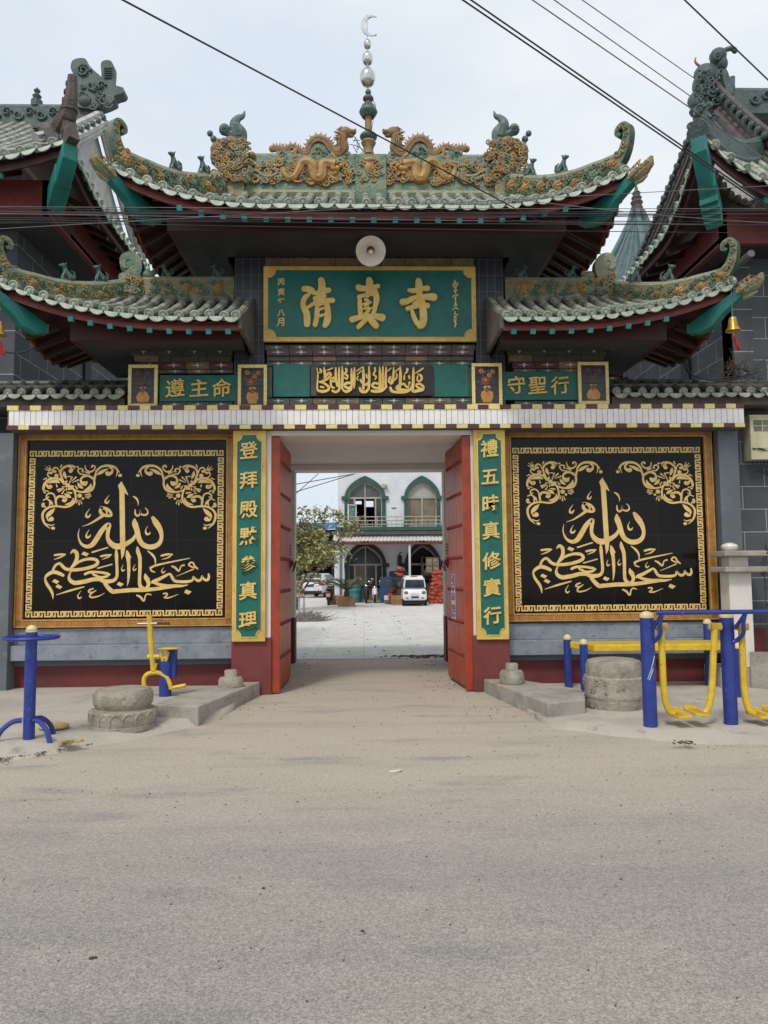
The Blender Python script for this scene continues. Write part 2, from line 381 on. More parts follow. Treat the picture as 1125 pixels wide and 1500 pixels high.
# ------------------------------------------------------------------ ground
def ground_material():
    m, nt, b = nodes('dusty_road')
    co = coords(nt)
    big = ramp(nt, noise_n(nt, coords(nt, (.35, .9, 1)), .55, 6, .6), .38, .66)
    col = mixc(nt, big, srgb(158, 152, 146), srgb(171, 162, 152))
    # dust blown up against the gate: further from the carriageway the sand lies thicker
    sp = nt.nodes.new('ShaderNodeSeparateXYZ'); nt.links.new(co, sp.inputs[0])
    ad = nt.nodes.new('ShaderNodeMath'); ad.operation = 'MULTIPLY_ADD'; ad.inputs[1].default_value = 2.2
    nt.links.new(noise_n(nt, coords(nt, (.5, 1.2, 1)), 1.1, 7, .65), ad.inputs[0]); nt.links.new(sp.outputs['Y'], ad.inputs[2])
    mr = nt.nodes.new('ShaderNodeMapRange'); mr.inputs['From Min'].default_value = 5.0; mr.inputs['From Max'].default_value = 7.2
    nt.links.new(ad.outputs[0], mr.inputs['Value'])
    col = mixc(nt, mr.outputs[0], col, srgb(186, 174, 159))
    # grey swept patches
    sw = ramp(nt, noise_n(nt, coords(nt, (.7, 2.4, 1)), 1.0, 8, .62), .56, .7, (0, 0, 0), (.75,)*3)
    col = mixc(nt, sw, col, srgb(140, 138, 136))
    st = ramp(nt, noise_n(nt, coords(nt, (.25, 1.5, 1)), 1.3, 8, .68), .5, .68, (0, 0, 0), (.4,)*3)
    col = mixc(nt, st, col, srgb(142, 139, 136))
    pal = ramp(nt, noise_n(nt, coords(nt, (.5, .9, 1.3)), 1.9, 8, .7), .52, .72, (0, 0, 0), (.45,)*3)
    col = mixc(nt, pal, col, srgb(194, 181, 165))
    # aggregate
    n1 = nt.nodes.new('ShaderNodeTexVoronoi'); n1.inputs['Scale'].default_value = 150; nt.links.new(co, n1.inputs['Vector'])
    sepc = nt.nodes.new('ShaderNodeSeparateColor'); nt.links.new(n1.outputs['Color'], sepc.inputs[0])
    ag = ramp(nt, sepc.outputs[0], .0, 1, (.6,)*3, (1.16,)*3)
    inv = nt.nodes.new('ShaderNodeMapRange'); inv.inputs['From Min'].default_value = 4.5; inv.inputs['From Max'].default_value = 8.5
    inv.inputs['To Min'].default_value = 1; inv.inputs['To Max'].default_value = .3
    nt.links.new(ad.outputs[0], inv.inputs['Value'])
    col = mixc(nt, inv.outputs[0], col, mixc(nt, 1.0, col, ag, 'MULTIPLY'))
    fine = ramp(nt, noise_n(nt, co, 38, 8, .75), .35, .65, (.78,)*3, (1.06,)*3)
    col = mixc(nt, 1.0, col, fine, 'MULTIPLY')
    n3 = nt.nodes.new('ShaderNodeTexVoronoi'); n3.inputs['Scale'].default_value = 13; nt.links.new(co, n3.inputs['Vector'])
    sp3 = nt.nodes.new('ShaderNodeSeparateColor'); nt.links.new(n3.outputs['Color'], sp3.inputs[0])
    dots = ramp(nt, n3.outputs['Distance'], .07, .11, (1,)*3, (0,)*3)
    pick = ramp(nt, sp3.outputs[1], .86, .88)
    col = mixc(nt, mixc(nt, 1.0, dots, pick, 'MULTIPLY'), col, srgb(86, 80, 74))
    nt.links.new(col, b.inputs['Base Color']); b.inputs['Roughness'].default_value = .92; b.inputs['Specular IOR Level'].default_value = .25
    hh = nt.nodes.new('ShaderNodeMath'); hh.operation = 'ADD'
    nt.links.new(noise_n(nt, co, 60, 6, .7), hh.inputs[0]); nt.links.new(noise_n(nt, co, 7, 4, .5), hh.inputs[1])
    bumpn(nt, hh.outputs[0], .55, .012, b)
    return m
M['ground'] = ground_material()
M['dust'] = mat('dusty_concrete_apron', srgb(186, 177, 165), srgb(170, 162, 152), srgb(150, 144, 136), scale=1.6, rough=.95, bump=.6, bscale=30, bdist=.015)
M['yard'] = brick_mat('pale_yard_slab', srgb(212, 209, 205), srgb(204, 201, 196), srgb(182, 178, 172), .95, .95, .009, 'X', 0, rough=.85, bump=.2, dirt=srgb(186, 176, 162), dirtf=.55)
# yard slabs lie in the XY plane: re-route the brick coordinates
_nt = M['yard'].node_tree
for l in list(_nt.links):
    if l.from_socket.name == 'Z' and l.from_node.type == 'SEPXYZ':
        tgt = l.to_socket; s_ = l.from_node; _nt.links.remove(l); _nt.links.new(s_.outputs['Y'], tgt)

def sheet(name, x0, x1, y0, y1, z, m, nx=1, ny=1):
    mb = MB()
    vs = [(x0+(x1-x0)*i/nx, y0+(y1-y0)*j/ny, z) for j in range(ny+1) for i in range(nx+1)]
    mb.add(vs, [(j*(nx+1)+i, j*(nx+1)+i+1, (j+1)*(nx+1)+i+1, (j+1)*(nx+1)+i) for j in range(ny) for i in range(nx)])
    return mb.build(name, m)
tag(sheet('ground', -300, 300, -60, 500, 0, M['ground']), kind='structure')
tag(sheet('courtyard_paving', -14, 14, 14.02, 60, .006, M['yard']), kind='structure')

def apron(name, line, yb, z, side):
    """raised dusty concrete strip with a crumbling front edge"""
    mb = MB(); pts = crom(line, 8); k = len(pts)
    front = []; lip = []
    for i, (x, y) in enumerate(pts):
        j = (noise.noise(V((x*3.1, y*2, 1)))*.09+noise.noise(V((x*11, y*7, 4)))*.035)
        front.append(V((x+j*.5, y-.1+j, .0))); lip.append(V((x, y+j*.8+.06, z+noise.noise(V((x*2, y, 9)))*.012)))
    back = [V((p[0], yb, z+.012)) for p in pts]
    vs = front+lip+back
    mb.add(vs, [(i, i+1, k+i+1, k+i) for i in range(k-1)]+[(k+i, k+i+1, 2*k+i+1, 2*k+i) for i in range(k-1)], 0, True)
    return tag(mb.build(name, M['dust'], sharp=80), kind='structure')
a = gnd(0, 1112); b_ = gnd(130, 1092); c_ = gnd(285, 1062)
apron('pavement_west', [(-12, a.y-.5), (a.x-1.2, a.y-.12), (a.x, a.y), (b_.x, b_.y), (c_.x, c_.y), (c_.x+.25, 9.0), (-1.72, 10.2)], 10.4, .07, -1)
a = gnd(808, 1062); b_ = gnd(960, 1082); c_ = gnd(1125, 1090)
apron('pavement_east', [(1.9, 10.2), (a.x-.1, 8.6), (a.x, a.y), (b_.x, b_.y), (c_.x, c_.y), (c_.x+1.5, c_.y-.1), (12, c_.y-.4)], 10.8, .045, 1)

# loose grit and litter on the road: nobody could count it
mb = MB()
for i in range(1500):
    y = 2.2+8*R.random()**1.3; x = R.uniform(-.62, .62)*y*1.15
    s = R.choice([.0025, .003, .004, .005, .006])*(.5+y/9)
    mb.ball((x, y, s*.35), (s*R.uniform(.7, 1.5), s, s*.6), R.choice([0, 0, 1, 2]), 5, 4, Matrix.Rotation(R.random()*6, 3, 'Z'))
for i in range(260):
    sx = R.choice([-1, 1]); y = R.uniform(8.2, 13.6); x = sx*R.uniform(.7, 1.15)+.1
    if y < 10: x = sx*R.uniform(1.0, 1.75)
    s = R.uniform(.004, .011)
    mb.ball((x, y, s*.3), (s*R.uniform(.7, 1.6), s, s*.6), R.choice([0, 1, 2]), 5, 4, Matrix.Rotation(R.random()*6, 3, 'Z'))
M['grit'] = mat('grit', srgb(120, 114, 106), scale=20, rough=.9)
M['grit_dark'] = mat('dark_grit', srgb(70, 64, 58), scale=20, rough=.9)
M['grit_pale'] = mat('pale_grit', srgb(186, 178, 166), scale=20, rough=.9)
tag(mb.build('gravel', [M['grit'], M['grit_dark'], M['grit_pale']]), 'loose grit and crumbs scattered over the dusty road', 'gravel', kind='stuff')
# edge debris on the left pavement lip
mb = MB()
for i in range(700):
    px = R.uniform(-10, 135)**1.0; g = gnd(px, 1113-px*.19+6*noise.noise(V((px*.06, 0, 0)))+R.gauss(0, 2.6))
    s = R.uniform(.004, .014)
    mb.ball((g.x, g.y, .02+s*.2), (s*R.uniform(.8, 2.6), s*.7, s*.4), R.choice([0, 0, 1, 2]), 5, 4, Matrix.Rotation(R.random()*6, 3, 'Z'))
tag(mb.build('debris', [M['grit'], M['grit_dark'], M['grit_pale']]), 'dark strip of leaf debris along the broken pavement edge', 'debris', kind='stuff')

# ------------------------------------------------------------------ gatehouse
GX = .11
XL, XR = -1.20, 1.42; ZT = 3.345
gate = empty('gatehouse', (GX, 10, 0), 'glazed-tile mosque gatehouse with curled eaves and open red doors', 'gatehouse')

def part(mb, name, mats, parent=None, **k): return mb.build(name, mats, parent if parent is not None else gate, **k)

def wing(sgn):
    # wall body with recess for the panel
    if sgn < 0: x0, x1 = -4.575, -1.70; xo = -5.6
    else: x0, x1 = 1.885, 4.77; xo = 5.02
    zl0 = at(600, 962, 10.15).z-.0; zl1 = at(600, 940, 10.15).z; zl2 = at(600, 915, 10.3).z
    mb = MB()
    mb.span((x0, 10.30, .36), (x1, 10.62, 3.5))                        # recessed face behind the panel
    if sgn < 0: mb.span((xo, 10.10, .0), (x0, 10.62, 3.41))
    else: mb.span((x1, 10.10, .34), (xo+.02, 10.62, 3.41)); mb.span((x1, 10.30, 0), (xo+.02, 10.62, .34))
    part(mb, 'wall', M['grey_paint'], bevel=.006)
    mb = MB(); mb.span((x0 if sgn > 0 else x0, 10.325, .0), (x1, 10.6, .36)); mb.span((x0, 10.335, .36), (x1, 10.5, zl0))
    part(mb, 'plinth', M['plinth'])
    mb = MB(); mb.span((x0+.003, 10.16, zl0), (x1-.003, 10.31, zl1))
    mb.span((x0+.003, 10.262, zl1), (x1-.003, 10.31, zl2))
    part(mb, 'ledge', M['ledge'], bevel=.008)
    # thin gilt line under the band
    mb = MB(); mb.span((x0+.05, 10.2, 3.44), (x1-.05, 10.3, 3.475), 0); mb.span((x0+.03, 10.17, 3.479), (x1-.03, 10.3, 3.5), 1)
    part(mb, 'trim_strip', [M['yellow_tile'], M['frieze_grey']])
wing(-1); wing(1)

# pillars either side of the passage
def pillar(x0, x1):
    mb = MB(); mb.span((x0, 10.02, .72), (x1, 10.75, 3.41))
    p = part(mb, 'pillar', M['white_paint'], bevel=.006)
    mb = MB(); mb.span((x0-.012, 10.005, 0), (x1+.012, 10.76, .716))
    part(mb, 'pillar_base', M['pillar_red'], p, bevel=.008)
pillar(-1.69, XL); pillar(XR, 1.872)

# passage: walls, ceiling, rear portal
for s, x in ((-1, XL), (1, XR)):
    mb = MB(); mb.span((x+s*.35, 10.76, .78), (x+s*.55, 13.45, ZT+.1)); part(mb, 'passage_wall', M['white_paint'])
    mb = MB(); mb.span((x, 13.453, .78), (x+s*1.6, 13.8, ZT+.1)); part(mb, 'portal_pier', M['white_paint'])
    mb = MB(); mb.span((x+s*.345, 10.762, 0), (x+s*.55, 13.44, .777)); mb.span((x-s*.004, 13.441, 0), (x+s*1.6, 13.806, .777)); part(mb, 'passage_dado', M['plinth'])
mb = MB(); mb.span((XL-1.6, 10.64, ZT+.1), (XR+1.6, 13.9, ZT+.3), 0)
mb.span((XL-.34, 10.03, ZT+.004), (XR+.34, 10.64, ZT+.31), 0); mb.span((XL-.34, 13.4, ZT), (XR+.34, 13.79, ZT+.098), 0)
part(mb, 'ceiling', M['ceiling_paint'])

# white tile band right across the front
BX0, BX1, BZ0, BZ1, BY = -4.57, 5.03, 3.41, 3.72, 9.9
mb = MB(); mb.span((BX0, BY, BZ0), (BX1, 10.7, BZ1), 0)
band = part(mb, 'lintel_band', [M['grout']])
mb = MB(); x = BX0+.02; k = 0
while x < BX1-.03:
    w_ = .075+R.uniform(-.008, .008)
    mb.box((x+w_/2, BY-.006, (BZ0+BZ1)/2+R.uniform(-.002, .002)), (w_-.005, .014, BZ1-BZ0-.112), 0)
    x += w_
part(mb, 'white_tiling', [M['white_tile']], band, bevel=.002, seg=1)
for z0, z1, ph, nm in ((BZ1-.055, BZ1, 0, 'checker_strip'), (BZ0, BZ0+.052, .1, 'checker_strip')):
    mb = MB(); x = BX0; k = 0
    while x < BX1-.01:
        L = min(.142+R.uniform(-.01, .01), BX1-x)
        mb.box((x+L/2, BY-.012-.004*(k % 2), (z0+z1)/2), (L-.004, .03, z1-z0-.003+.008*((k+1) % 2)), (k+int(ph*10)) % 2); x += L; k += 1
    part(mb, nm, [M['yellow_tile'], M['red_tile']], band)

# upper storey: core, tiled piers, friezes
P_Z1 = 5.76
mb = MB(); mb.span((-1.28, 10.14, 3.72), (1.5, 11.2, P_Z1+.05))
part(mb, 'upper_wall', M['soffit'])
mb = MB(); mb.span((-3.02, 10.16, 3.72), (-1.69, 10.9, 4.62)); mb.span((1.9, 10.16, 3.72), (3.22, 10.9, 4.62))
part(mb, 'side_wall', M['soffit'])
for x0, x1 in ((-1.685, -1.29), (1.512, 1.893)):
    mb = MB(); mb.span((x0, 9.99, 3.724), (x1, 11.15, P_Z1)); part(mb, 'tiled_pier', M['dark_tile'], bevel=.006)

def star(mb, c, w_, h, m):
    c = V(c); k = []
    for i in range(8):
        a_ = 2*pi*i/8; r = 1 if i % 2 == 0 else .26
        k.append((w_*r*cos(a_), h*r*sin(a_)))
    mb.prism(k, c, (1, 0, 0), (0, 0, 1), .006, m)
def course(x0, x1, z0, z1, y, mi, stars=0, phase=0, depth=.3, name=None):
    mb = MB(); n = max(1, round((x1-x0)/.3))
    for i in range(n):
        a_, b2 = x0+(x1-x0)*i/n, x0+(x1-x0)*(i+1)/n
        mi2 = mi[(i+phase) % len(mi)]
        mb.box(((a_+b2)/2, y+depth/2+R.uniform(0, .003), (z0+z1)/2), (b2-a_-.004, depth, z1-z0-.002), mi2)
        if stars:
            star(mb, ((a_+b2)/2, y-.006, (z0+z1)/2), .095, (z1-z0)*.4, 4)
    return mb
FM = [M['frieze_green'], M['frieze_red'], M['frieze_brown'], M['frieze_grey'], M['star']]
mb = MB()
def add_course(*a_, **k):
    part(course(*a_, **k), 'frieze_course', FM, bevel=.003, seg=1)
cz = lambda y_: at(540, y_, 10.0).z
add_course(-1.285, 1.505, cz(392), cz(379), 9.965, [2, 2, 2, 2], depth=.18)
add_course(-1.285, 1.505, cz(379), P_Z1-.002, 10.01, [0, 3, 2, 0, 3], 1, depth=.12)
add_course(-1.285, 1.505, cz(513), cz(505), 9.99, [0], 1, depth=.14)
add_course(-1.26, 1.48, cz(522), cz(513), 9.95, [1, 1, 1], 1, 0, depth=.18)
add_course(-1.26, 1.48, cz(529), cz(522), 9.98, [3, 3, 2, 3], depth=.14)
add_course(-1.26, 1.48, cz(536), cz(529), 10.0, [0, 2, 0, 0], 1, depth=.13)
add_course(-1.26, 1.48, cz(591), cz(583), 10.0, [0, 0, 2, 2], 1, depth=.13)
add_course(-1.26, 1.48, 3.724, cz(591), 9.96, [3, 3], depth=.16)
add_course(-1.26, -1.185, cz(582), cz(537), 10.0, [0], 0, depth=.13); add_course(1.40, 1.48, cz(582), cz(537), 10.0, [0], 0, depth=.13)
for x0, x1 in ((-3.02, -1.70), (1.915, 3.24)):
    add_course(x0, x1, cz(521), cz(510), 9.93, [0], 1, depth=.22)
    add_course(x0+.03, x1-.02, cz(530), cz(521), 9.97, [2, 3, 3, 3], depth=.18)
    add_course(x0+.08, x1, cz(540), cz(530), 9.99, [1, 1, 2], 1, depth=.16)
    add_course(x0+.1, x1, cz(546), cz(540), 10.02, [2, 0], 1, depth=.13)
    add_course(x0+.1, x1, 3.724, cz(588), 10.0, [0, 3], 1, depth=.15)

# ------------------------------------------------------------------ doors
def door(hx, sgn, ang):
    L, T, H = 1.2, .085, ZT-.05
    root = None
    d = V((sin(ang)*-sgn, cos(ang), 0)); nrm = V((-sgn*cos(ang), -sin(ang), 0))*1
    # nrm points into the passage
    o = V((hx, 10.1, .03))
    mb = MB()
    Mx = Matrix((d, nrm, V((0, 0, 1)))).transposed()
    c = lambda u, v_, z: o+d*u+nrm*v_+V((0, 0, z))
    # edge post plus planked face
    mb.box(c(L/2, T/2, H/2), (L, T, H), 0, M=Mx)
    for i in range(6):
        u0 = .06+i*(L-.07)/6
        mb.box(c(u0+(L-.07)/12, T+.006, H/2), ((L-.07)/6-.006, .014, H-.06), 0, M=Mx)
    mb.box(c(-.028, T/2, H/2), (.055, T+.05, H+.03), 1, M=Mx)
    leaf = part(mb, 'gate_door', [M['door_red'], M['door_edge']], bevel=.005)
    for r in range(7):
        z = .42+r*(H-.72)/6
        mb = MB()
        for i in range(6): mb.ball(c(.14+i*.175, T+.013, z), (.028, .028, .028), 0, 8, 6)
        part(mb, 'stud_row', M['stud'], leaf)
    z = 1.66
    mb = MB(); q = Matrix((d, V((0, 0, 1)), nrm)).transposed()
    mb.lathe([(.001, .05), (.03, .05), (.045, .03), (.075, .015), (.09, 0)], c(L-.1, T+.012, z), 0, 14, axis=q)
    for a_ in range(4): mb.ball(c(L-.1, T+.02, z)+V((0, 0, .12+.045*a_)), .014, 0, 6, 4)
    kn = part(mb, 'knocker', M['rust'], leaf)
    mb = MB(); ring = [c(L-.1+.075*cos(t), T+.075+.02*sin(t), z-.05+.075*sin(t)) for t in [2*pi*i/16 for i in range(17)]]
    mb.tube(ring, .009, 0, 6); part(mb, 'knocker_ring', M['rust'], kn)
    return c, d, nrm, T, L
cL = door(XL+.004, -1, radians(1.8))
cR = door(XR-.004, 1, radians(5))
# ------------------------------------------------------------------ curved tiled roofs
RM = [M['glaze'], M['drip'], M['glaze_dark']]
class Slope:
    """one roof slope: eave P0->P1 (inward = left of travel), plan depth d, hip insets a0,a1 at the top, corner lifts"""
    def __init__(s, P0, P1, d, a0, a1, ze, zr, l0=0, l1=0, ll0=1.8, ll1=1.8, pw=2.3, sag=.75):
        s.P0, s.P1 = V((*P0, 0)), V((*P1, 0)); s.L = (s.P1-s.P0).length; s.d = d; s.a0, s.a1 = a0, a1
        s.ze, s.zr, s.l0, s.l1, s.ll0, s.ll1, s.pw, s.sag = ze, zr, l0, l1, ll0, ll1, pw, sag
        s.u = (s.P1-s.P0).normalized(); s.n = V((-s.u.y, s.u.x, 0))
    def lift(s, q):
        return s.l0*max(0, 1-q/s.ll0)**s.pw + s.l1*max(0, 1-(s.L-q)/s.ll1)**s.pw
    def tmax(s, q):
        t = 1
        if s.a0 > 1e-6: t = min(t, q/s.a0)
        if s.a1 > 1e-6: t = min(t, (s.L-q)/s.a1)
        return max(0, t)
    def pt(s, q, t, dz=0):
        z = s.ze+s.lift(q)*(1-t)**1.2+(s.zr-s.ze)*(s.sag*t+(1-s.sag)*t*t)+dz
        p = s.P0+s.u*q+s.n*(s.d*t); return V((p.x, p.y, z))
    def tiles(s, mb, pitch=.185, r=.05, detail=True, rows=.13, m=(0, 1, 2)):
        n = max(2, round(s.L/pitch)); w_ = s.L/n
        for i in range(n):                                    # pans, overlapping like scales
            q = (i+.5)*w_; tm = s.tmax(q)
            if tm > .02:
                kk = max(1, round(tm*s.d/rows))
                for k in range(kk):
                    t0, t1 = tm*k/kk, tm*(k+1)/kk
                    a, b, c = q-w_/2, q, q+w_/2
                    vs = [s.pt(a, t0, .016), s.pt(b, t0, -.012), s.pt(c, t0, .016), s.pt(a, t1, .002), s.pt(b, t1, -.028), s.pt(c, t1, .002),
                          s.pt(a, t0, -.01), s.pt(b, t0, -.03), s.pt(c, t0, -.01)]
                    mb.add(vs, [(0, 1, 4, 3), (1, 2, 5, 4), (6, 7, 1, 0), (7, 8, 2, 1)], m[2], False)
            # drip tile: scalloped lip hanging below the eave
            c0 = s.pt(q, 0, .004+R.uniform(-.008, .006))-s.n*R.uniform(.008, .024); rr = w_*R.uniform(.43, .49)
            pl = [(rr*cos(a_), -.002+rr*.78*sin(a_)) for a_ in [pi+pi*j/8 for j in range(9)]]
            tilt = V((0, 0, 1))+s.n*.25; tilt.normalize()
            du = (s.pt(min(q+.05, s.L), 0)-s.pt(max(q-.05, 0), 0)).normalized()
            mb.prism(pl, c0, du, tilt, .016, m[1])
        for i in range(n+1):                                  # barrels
            q = min(max(i*w_, .03), s.L-.03); tm = s.tmax(q)
            if tm*s.d < .05: tm = .05/s.d
            L = tm*s.d; kk = max(1, round(L/.27)); pts = []; rad = []
            jig = R.uniform(-.013, .013); jz = R.uniform(-.007, .009)
            for k in range(kk):
                for t_, rr in ((k/kk, r*1.04), ((k+.86)/kk, r*.97), ((k+.87)/kk, r*1.1), ((k+.999)/kk, r*1.06)):
                    p = s.pt(min(max(q+jig, 0), s.L), tm*t_, .028+jz+R.uniform(-.003, .003)); pts.append(p); rad.append(rr)
            mb.tube(pts, rad, m[0], 8, True, True)
            # round end tile with a boss
            f = pts[0]; ax = (pts[0]-pts[min(3, len(pts)-1)]).normalized()
            q3 = ax.to_track_quat('Z', 'Y').to_matrix()
            mb.lathe([(r*1.18, -.02), (r*1.18, .012), (r*.95, .018), (r*.9, .008), (r*.5, .008), (r*.42, .02), (.002, .024)], f, m[1], 10, True, q3)
    def board(s, mb, m, q0, q1, t0, t1, dz, nq=24):
        vs = []
        for i in range(nq+1):
            q = q0+(q1-q0)*i/nq
            tm = s.tmax(q) if (s.a0 or s.a1) else 1
            vs += [s.pt(q, min(t0, max(tm, 0)), dz), s.pt(q, min(t1, tm), dz)]
        mb.add(vs, [(2*i, 2*i+1, 2*i+3, 2*i+2) for i in range(nq)], m, True)
    def fascia(s, mb, m, h, dz, inset=.03, thick=.03, q0=0, q1=None):
        q1 = s.L if q1 is None else q1; nq = 40; vs = []
        for i in range(nq+1):
            q = q0+(q1-q0)*i/nq; p = s.pt(q, 0, dz)+s.n*inset
            vs += [p, p-V((0, 0, h)), p+s.n*thick, p-V((0, 0, h))+s.n*thick]
        fs = []
        for i in range(nq):
            a, b = 4*i, 4*i+4
            fs += [(a, b, b+1, a+1), (a+2, a+3, b+3, b+2), (a+1, b+1, b+3, a+3), (a, a+2, b+2, b)]
        mb.add(vs, fs, m, True)
    def rafters(s, parent, pitch, length, dz, q0, q1, inset=.05, size=.055, end=None):
        n = max(1, round((q1-q0)/pitch))
        for i in range(n):
            q = q0+(q1-q0)*(i+.5)/n
            a = s.pt(q, 0, dz)+s.n*inset; t1 = min(s.tmax(q), length/s.d)
            b = s.pt(q, t1, dz-.01)+s.n*inset
            mb = MB(); mb.bar(a, b, size, size, 0)
            d = (a-b).normalized(); mb.bar(a-d*.05, a+d*.012, size+.006, size+.006, 1)
            mb.build('rafter', [M['under_red'], M[end or 'teal_end']], parent)

def flower(mb, c, n_, u, v_, r, m, m2):
    """relief blossom: petals round a boss, facing n_"""
    Q = Matrix((u, v_, n_)).transposed()
    for ring, k, rr in ((1.0, 7, .42), (.55, 5, .36)):
        for i in range(k):
            a = 2*pi*i/k+ring*2
            p = V(c)+(u*cos(a)+v_*sin(a))*r*ring*.62+n_*(.012 if ring > .9 else .028)
            T = (u*cos(a)+v_*sin(a)); S = (-u*sin(a)+v_*cos(a))
            mb.ball(p, (r*rr*.95, r*rr*.8, r*.22), m, 7, 5, Matrix((T, S, n_)).transposed())
    mb.ball(V(c)+n_*.04, (r*.22, r*.22, r*.22), m2, 7, 5)
def swirl(mb, c, n_, u, v_, r, m, hand=1, turns=1.4, th=.3):
    pts = []; rad = []
    K = 14
    for i in range(K):
        t = i/(K-1); a = t*turns*2*pi*hand; q = r*(1-.8*t)
        pts.append(V(c)+u*cos(a)*q+v_*sin(a)*q+n_*(.004+.02*t)); rad.append(r*th*(1-.45*t))
    mb.tube(pts, rad, m, 6)
def relief(mb, path, h, thick, nside, flowers=True, step=.2, mats=(0, 1, 2)):
    """path: bottom points of a ridge wall, h its height; carve blossoms and scrolls on one face"""
    D = 0; nxt = step*.5; k = 0
    for i in range(len(path)-1):
        a, b = path[i], path[i+1]; L = (b-a).length; u = (b-a).normalized()
        n_ = V((u.y, -u.x, 0)).normalized()*nside; v_ = V((0, 0, 1))
        v_ = (v_-u*u.dot(v_)).normalized()
        while nxt < D+L:
            p = a+u*(nxt-D)+n_*(thick/2)+v_*h*.5
            if k % 2 == 0 and flowers:
                flower(mb, p+v_*R.uniform(-.02, .02), n_, u, v_, h*R.uniform(.22, .36), R.choice([mats[0], mats[0], mats[0], mats[2]]), mats[1])
                for q_ in range(8): swirl(mb, p+u*R.uniform(-.12, .12)+v_*h*R.choice([-.34, -.3, .3, .36]), n_, u, v_, h*R.uniform(.1, .17), R.choice([mats[2], mats[2], mats[2], mats[0]]), R.choice([-1, 1]), 1.1, .34)
            else:
                swirl(mb, p+u*.03+v_*h*.14, n_, u, v_, h*.2, mats[2], 1); swirl(mb, p-u*.03-v_*h*.15, n_, u, v_, h*.2, mats[2], -1)
                swirl(mb, p+u*.06-v_*h*.2, n_, u, v_, h*.13, mats[0] if k % 4 == 1 else mats[2], 1)
            nxt += step/2; k += 1
        D += L
def ridge_wall(mb, path, h, thick, m=0, cap=1, hs=None):
    k = len(path); vs = []
    for i, p in enumerate(path):
        u = (path[min(i+1, k-1)]-path[max(i-1, 0)]); n_ = V((u.y, -u.x, 0)).normalized()
        hh = h if hs is None else hs[i]
        vs += [p-n_*thick/2, p+n_*thick/2, p-n_*thick/2+V((0, 0, hh)), p+n_*thick/2+V((0, 0, hh))]
    fs = []
    for i in range(k-1):
        a, b = 4*i, 4*i+4
        fs += [(a, b, b+2, a+2), (a+1, a+3, b+3, b+1), (a+2, b+2, b+3, a+3), (a, a+1, b+1, b)]
    fs += [(0, 2, 3, 1), (4*k-4, 4*k-3, 4*k-1, 4*k-2)]
    mb.add(vs, fs, m)
    top = [p+V((0, 0, (h if hs is None else hs[i])+.008)) for i, p in enumerate(path)]
    mb.tube(top, thick*.52, cap, 8)
    mb.tube([p+V((0, 0, .02)) for p in path], thick*.6, cap, 8)

def beast(parent, c, dirv, s=1.0, kind=0):
    """little seated ridge animal"""
    u = V(dirv); u.z = 0; u.normalize(); sd_ = V((-u.y, u.x, 0)); z = V((0, 0, 1)); c = V(c)
    mb = MB(); Q = Matrix((u, sd_, z)).transposed()
    P = lambda a, b, e: c+u*a*s+sd_*b*s+z*e*s
    mb.box(P(0, 0, .012), (.16*s, .07*s, .03*s), 0, M=Q)
    tl = Q @ Matrix.Rotation(radians(-50), 3, 'Y')
    mb.tube([P(-.07, 0, .05), P(-.03, 0, .08), P(.02, 0, .13), P(.035, 0, .18)], [.045*s, .05*s, .038*s, .026*s], 0, 8)
    mb.ball(P(.05, 0, .205), (.042*s, .032*s, .034*s), 0, 8, 6, Q)
    mb.ball(P(.09, 0, .2), (.026*s, .02*s, .018*s), 0, 7, 5, Q)
    for e in (-1, 1):
        mb.tube([P(.03, e*.022, .13), P(.055, e*.024, .07), P(.06, e*.024, .02)], [.016*s, .013*s, .014*s], 0, 6)
        mb.ball(P(-.045, e*.04, .05), (.042*s, .02*s, .035*s), 0, 7, 5, Q)
        mb.tube([P(.03, e*.022, .225), P(.02, e*.028, .25)], [.012*s, .004*s], 0, 5)
    mb.tube([P(-.08, 0, .05), P(-.11, 0, .09), P(-.1, 0, .15), P(-.07+.02*kind, 0, .17)], [.016*s, .018*s, .016*s, .006*s], 0, 6)
    return mb.build('ridge_beast', M['beast'], parent)

def spiral_poly(c, r0, r1, a0, a1, w0, w1, n=22):
    """in-plane scroll as a ribbon of (x,y,w)"""
    return [(c[0]+(r0+(r1-r0)*i/n)*cos(a0+(a1-a0)*i/n), c[1]+(r0+(r1-r0)*i/n)*sin(a0+(a1-a0)*i/n), w0+(w1-w0)*i/n) for i in range(n+1)]

def plane_frame(o, u, v_):
    n_ = u.cross(v_).normalized()
    return {'f': lambda x, y: o+u*x+v_*y, 'n': n_}
def thick_ribbon(mb, pts, o, u, v_, thick, m, sub=3):
    n_ = u.cross(v_).normalized()
    ribbon(mb, pts, plane_frame(o-n_*thick/2, u, v_), thick, m, sub, wmin=.008)
    ribbon(mb, [(-x, y, w_) for x, y, w_ in pts], plane_frame(o+n_*thick/2, -u, v_), thick*.999, m, sub, wmin=.008)

